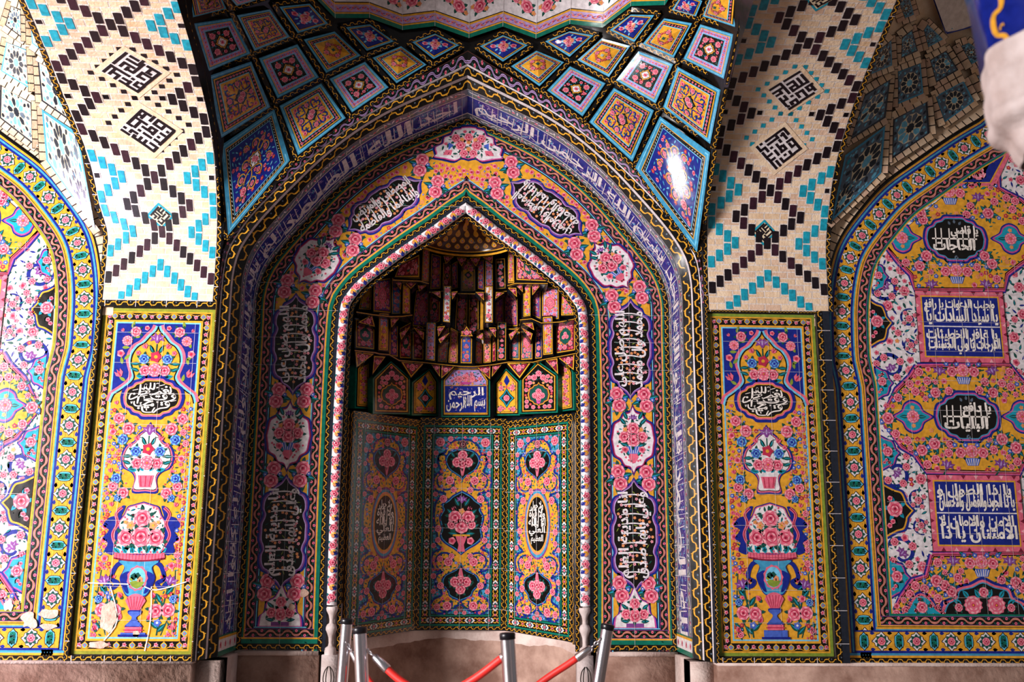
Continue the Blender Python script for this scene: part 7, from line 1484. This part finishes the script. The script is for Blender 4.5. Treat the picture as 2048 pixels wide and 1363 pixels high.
def rope(pts, Ya, Yb, label, fa, fb, kb=1.):
    px = spl(pts, 6); t = (px[:, 0]-px[0, 0])/(px[-1, 0]-px[0, 0]); c = np.array([atY([p], Ya+(Yb-Ya)*k)[0] for p, k in zip(px, t)]); L = np.r_[0, np.cumsum(np.linalg.norm(np.diff(c, axis=0), axis=1))]
    at_ = lambda s: np.array([np.interp(s, L, c[:, i]) for i in range(3)]); T = L[-1]
    root = empty('barrier_rope', label, 'barrier rope', 'red barrier ropes'); a = Art(); s = np.linspace(fa, T-fb, 60); tube(a, [at_(x) for x in s], .0175, 'rv', 16); a.build('sleeve', root, True)
    for e0, e1 in ((fa+.01, fa-.085), (T-fb-.01*kb, T-fb+.085*kb)):
        a = Art(); tube(a, [at_(e0+(e1-e0)*k) for k in (0, .05, .5, .9, 1.)], [.019, .021, .020, .017, .010], 'ch', 16); o = a.build('end_ferrule', root, True)
    for e0, e1, sgn in ((fa-.085, 0., 1), (T-fb+.085*kb, T, -1)):
        a = Art(); p, q = at_(e0), at_(e1); d = q-p
        for k in range(3):
            m = p+d*(k+.5)/3; an = np.linspace(0, 2*math.pi, 13); u = d/np.linalg.norm(d); v = np.cross(u, [0, 1, 0] if k % 2 else [0, 0, 1.]); v /= np.linalg.norm(v); r_ = np.linalg.norm(d)/3*.62
            tube(a, [m+r_*math.cos(t_)*u+r_*.55*math.sin(t_)*v for t_ in an], .0035, 'ch', 8)
        tube(a, [q-u*.012, q+u*.004], .009, 'ch', 10); a.build('hook', root, True)
rope([(691, 1280), (709, 1312), (740, 1363), (800, 1432), (890, 1466), (985, 1440), (1083, 1363), (1140, 1325), (1180, 1296), (1202, 1277)], -.74, -1.14, 'rear red rope from the leftmost post to the leaning right post', .15, .15)
rope([(733, 1298), (752, 1315), (805, 1363), (870, 1392), (940, 1362), (1003, 1316), (1020, 1304)], -1.50, -1.75, 'front red rope from the bright second post to the middle post', .13, .045, .3)

# ------------------------------------------------------------------ stone column at the right edge, close to the lens, under a blue-tiled springer
CY = -4.0
root = empty('stone_column', 'pale carved stone column capital, blurred, cut by the top right photo edge', 'column')
ax = atY([(2176, 150)], CY)[0]; dist = CY+6.4
E_ = [(1984, 98), (1986, 118), (1992, 140), (1990, 160), (1994, 185), (2000, 208), (1997, 222), (2006, 240), (2034, 256), (2046, 282), (2060, 300)]
prof = []
for px, py in E_: p = atY([(px, py)], CY)[0]; prof.append((p[2], ax[0]-p[0]))
def lathe_at(prof, col, name, n=48, lob=0, amp=0., twist=0.):
    a = Art(); an = np.linspace(0, 2*math.pi, n, endpoint=False); V = np.vstack([np.stack([ax[0]+r*(1+amp*np.cos(lob*(an+twist*z)))*np.cos(an), CY+r*(1+amp*np.cos(lob*(an+twist*z)))*np.sin(an), np.full(n, z)], 1) for z, r in prof])
    a.raw(V, [(i*n+j, i*n+(j+1) % n, (i+1)*n+(j+1) % n, (i+1)*n+j) for i in range(len(prof)-1) for j in range(n)]+[range(n)], col); return a.build(name, root, True)
zc = prof[-1][0]; pr = spl(prof, 3); lathe_at(pr, 'ms', 'capital', 64, 8, .035)
rs_ = prof[-1][1]; lathe_at([(z, rs_*.90) for z in np.linspace(zc+.03, FLOOR_Z+.25, 50)], 'ms', 'twisted_shaft', 48, 8, .05, 5.5)
lathe_at([(FLOOR_Z+.25, rs_*1.0), (FLOOR_Z+.2, rs_*1.3), (FLOOR_Z+.1, rs_*1.35), (FLOOR_Z+.08, rs_*1.6), (FLOOR_Z, rs_*1.6)], 'ms', 'base', 32)
# springing block above the capital
a = Art(); zt_ = prof[0][0]; p0 = atY([(1986, 99)], CY)[0]; r0 = ax[0]-p0[0]
def blk(k): 
    c = [(ax[0]-r0, CY+.02), (ax[0]-r0*.35, CY-r0*1.1), (ax[0]+r0, CY-r0*1.1), (ax[0]+r0, CY+r0), (ax[0]-r0*.6, CY+r0)]; return [(x+(x-ax[0])*k, y+(y-CY)*k) for x, y in c]
hs = [(zt_-.004, 0.0), (zt_+.25, .06), (zt_+.6, .25), (zt_+1.1, .7)]
V = np.array([(x, y, z) for z, k in hs for x, y in blk(k)]); a.raw(V, [(i*5+j, i*5+(j+1) % 5, (i+1)*5+(j+1) % 5, (i+1)*5+j) for i in range(3) for j in range(5)]+[range(5)], 'nv')
A0 = V[[0, 5, 10, 15]]; B0 = V[[1, 6, 11, 16]]; A1 = A0+(B0-A0)*.22; R = Rail(A0, A1)
if R.n[1]@(CAM-A0[1]) < 0: R.n = -R.n
wavy(a, R, R.L, R.w*.55, R.w*.22, .14, .016, 'ye', 6); a.stamp(R, HOOK, np.arange(.05, .9, .14), R.w*.55, .05, 0, 1, 6)
A2 = A0+(B0-A0)*.5; R2 = Rail(A1, A2); run(a, R2, R2.L, .0, R2.w, 'bl', 3)
o = a.build('tiled_arch_springer'); tag(o, 'blue glazed arch springer with yellow scroll, resting on the blurred stone capital', 'arch springer')
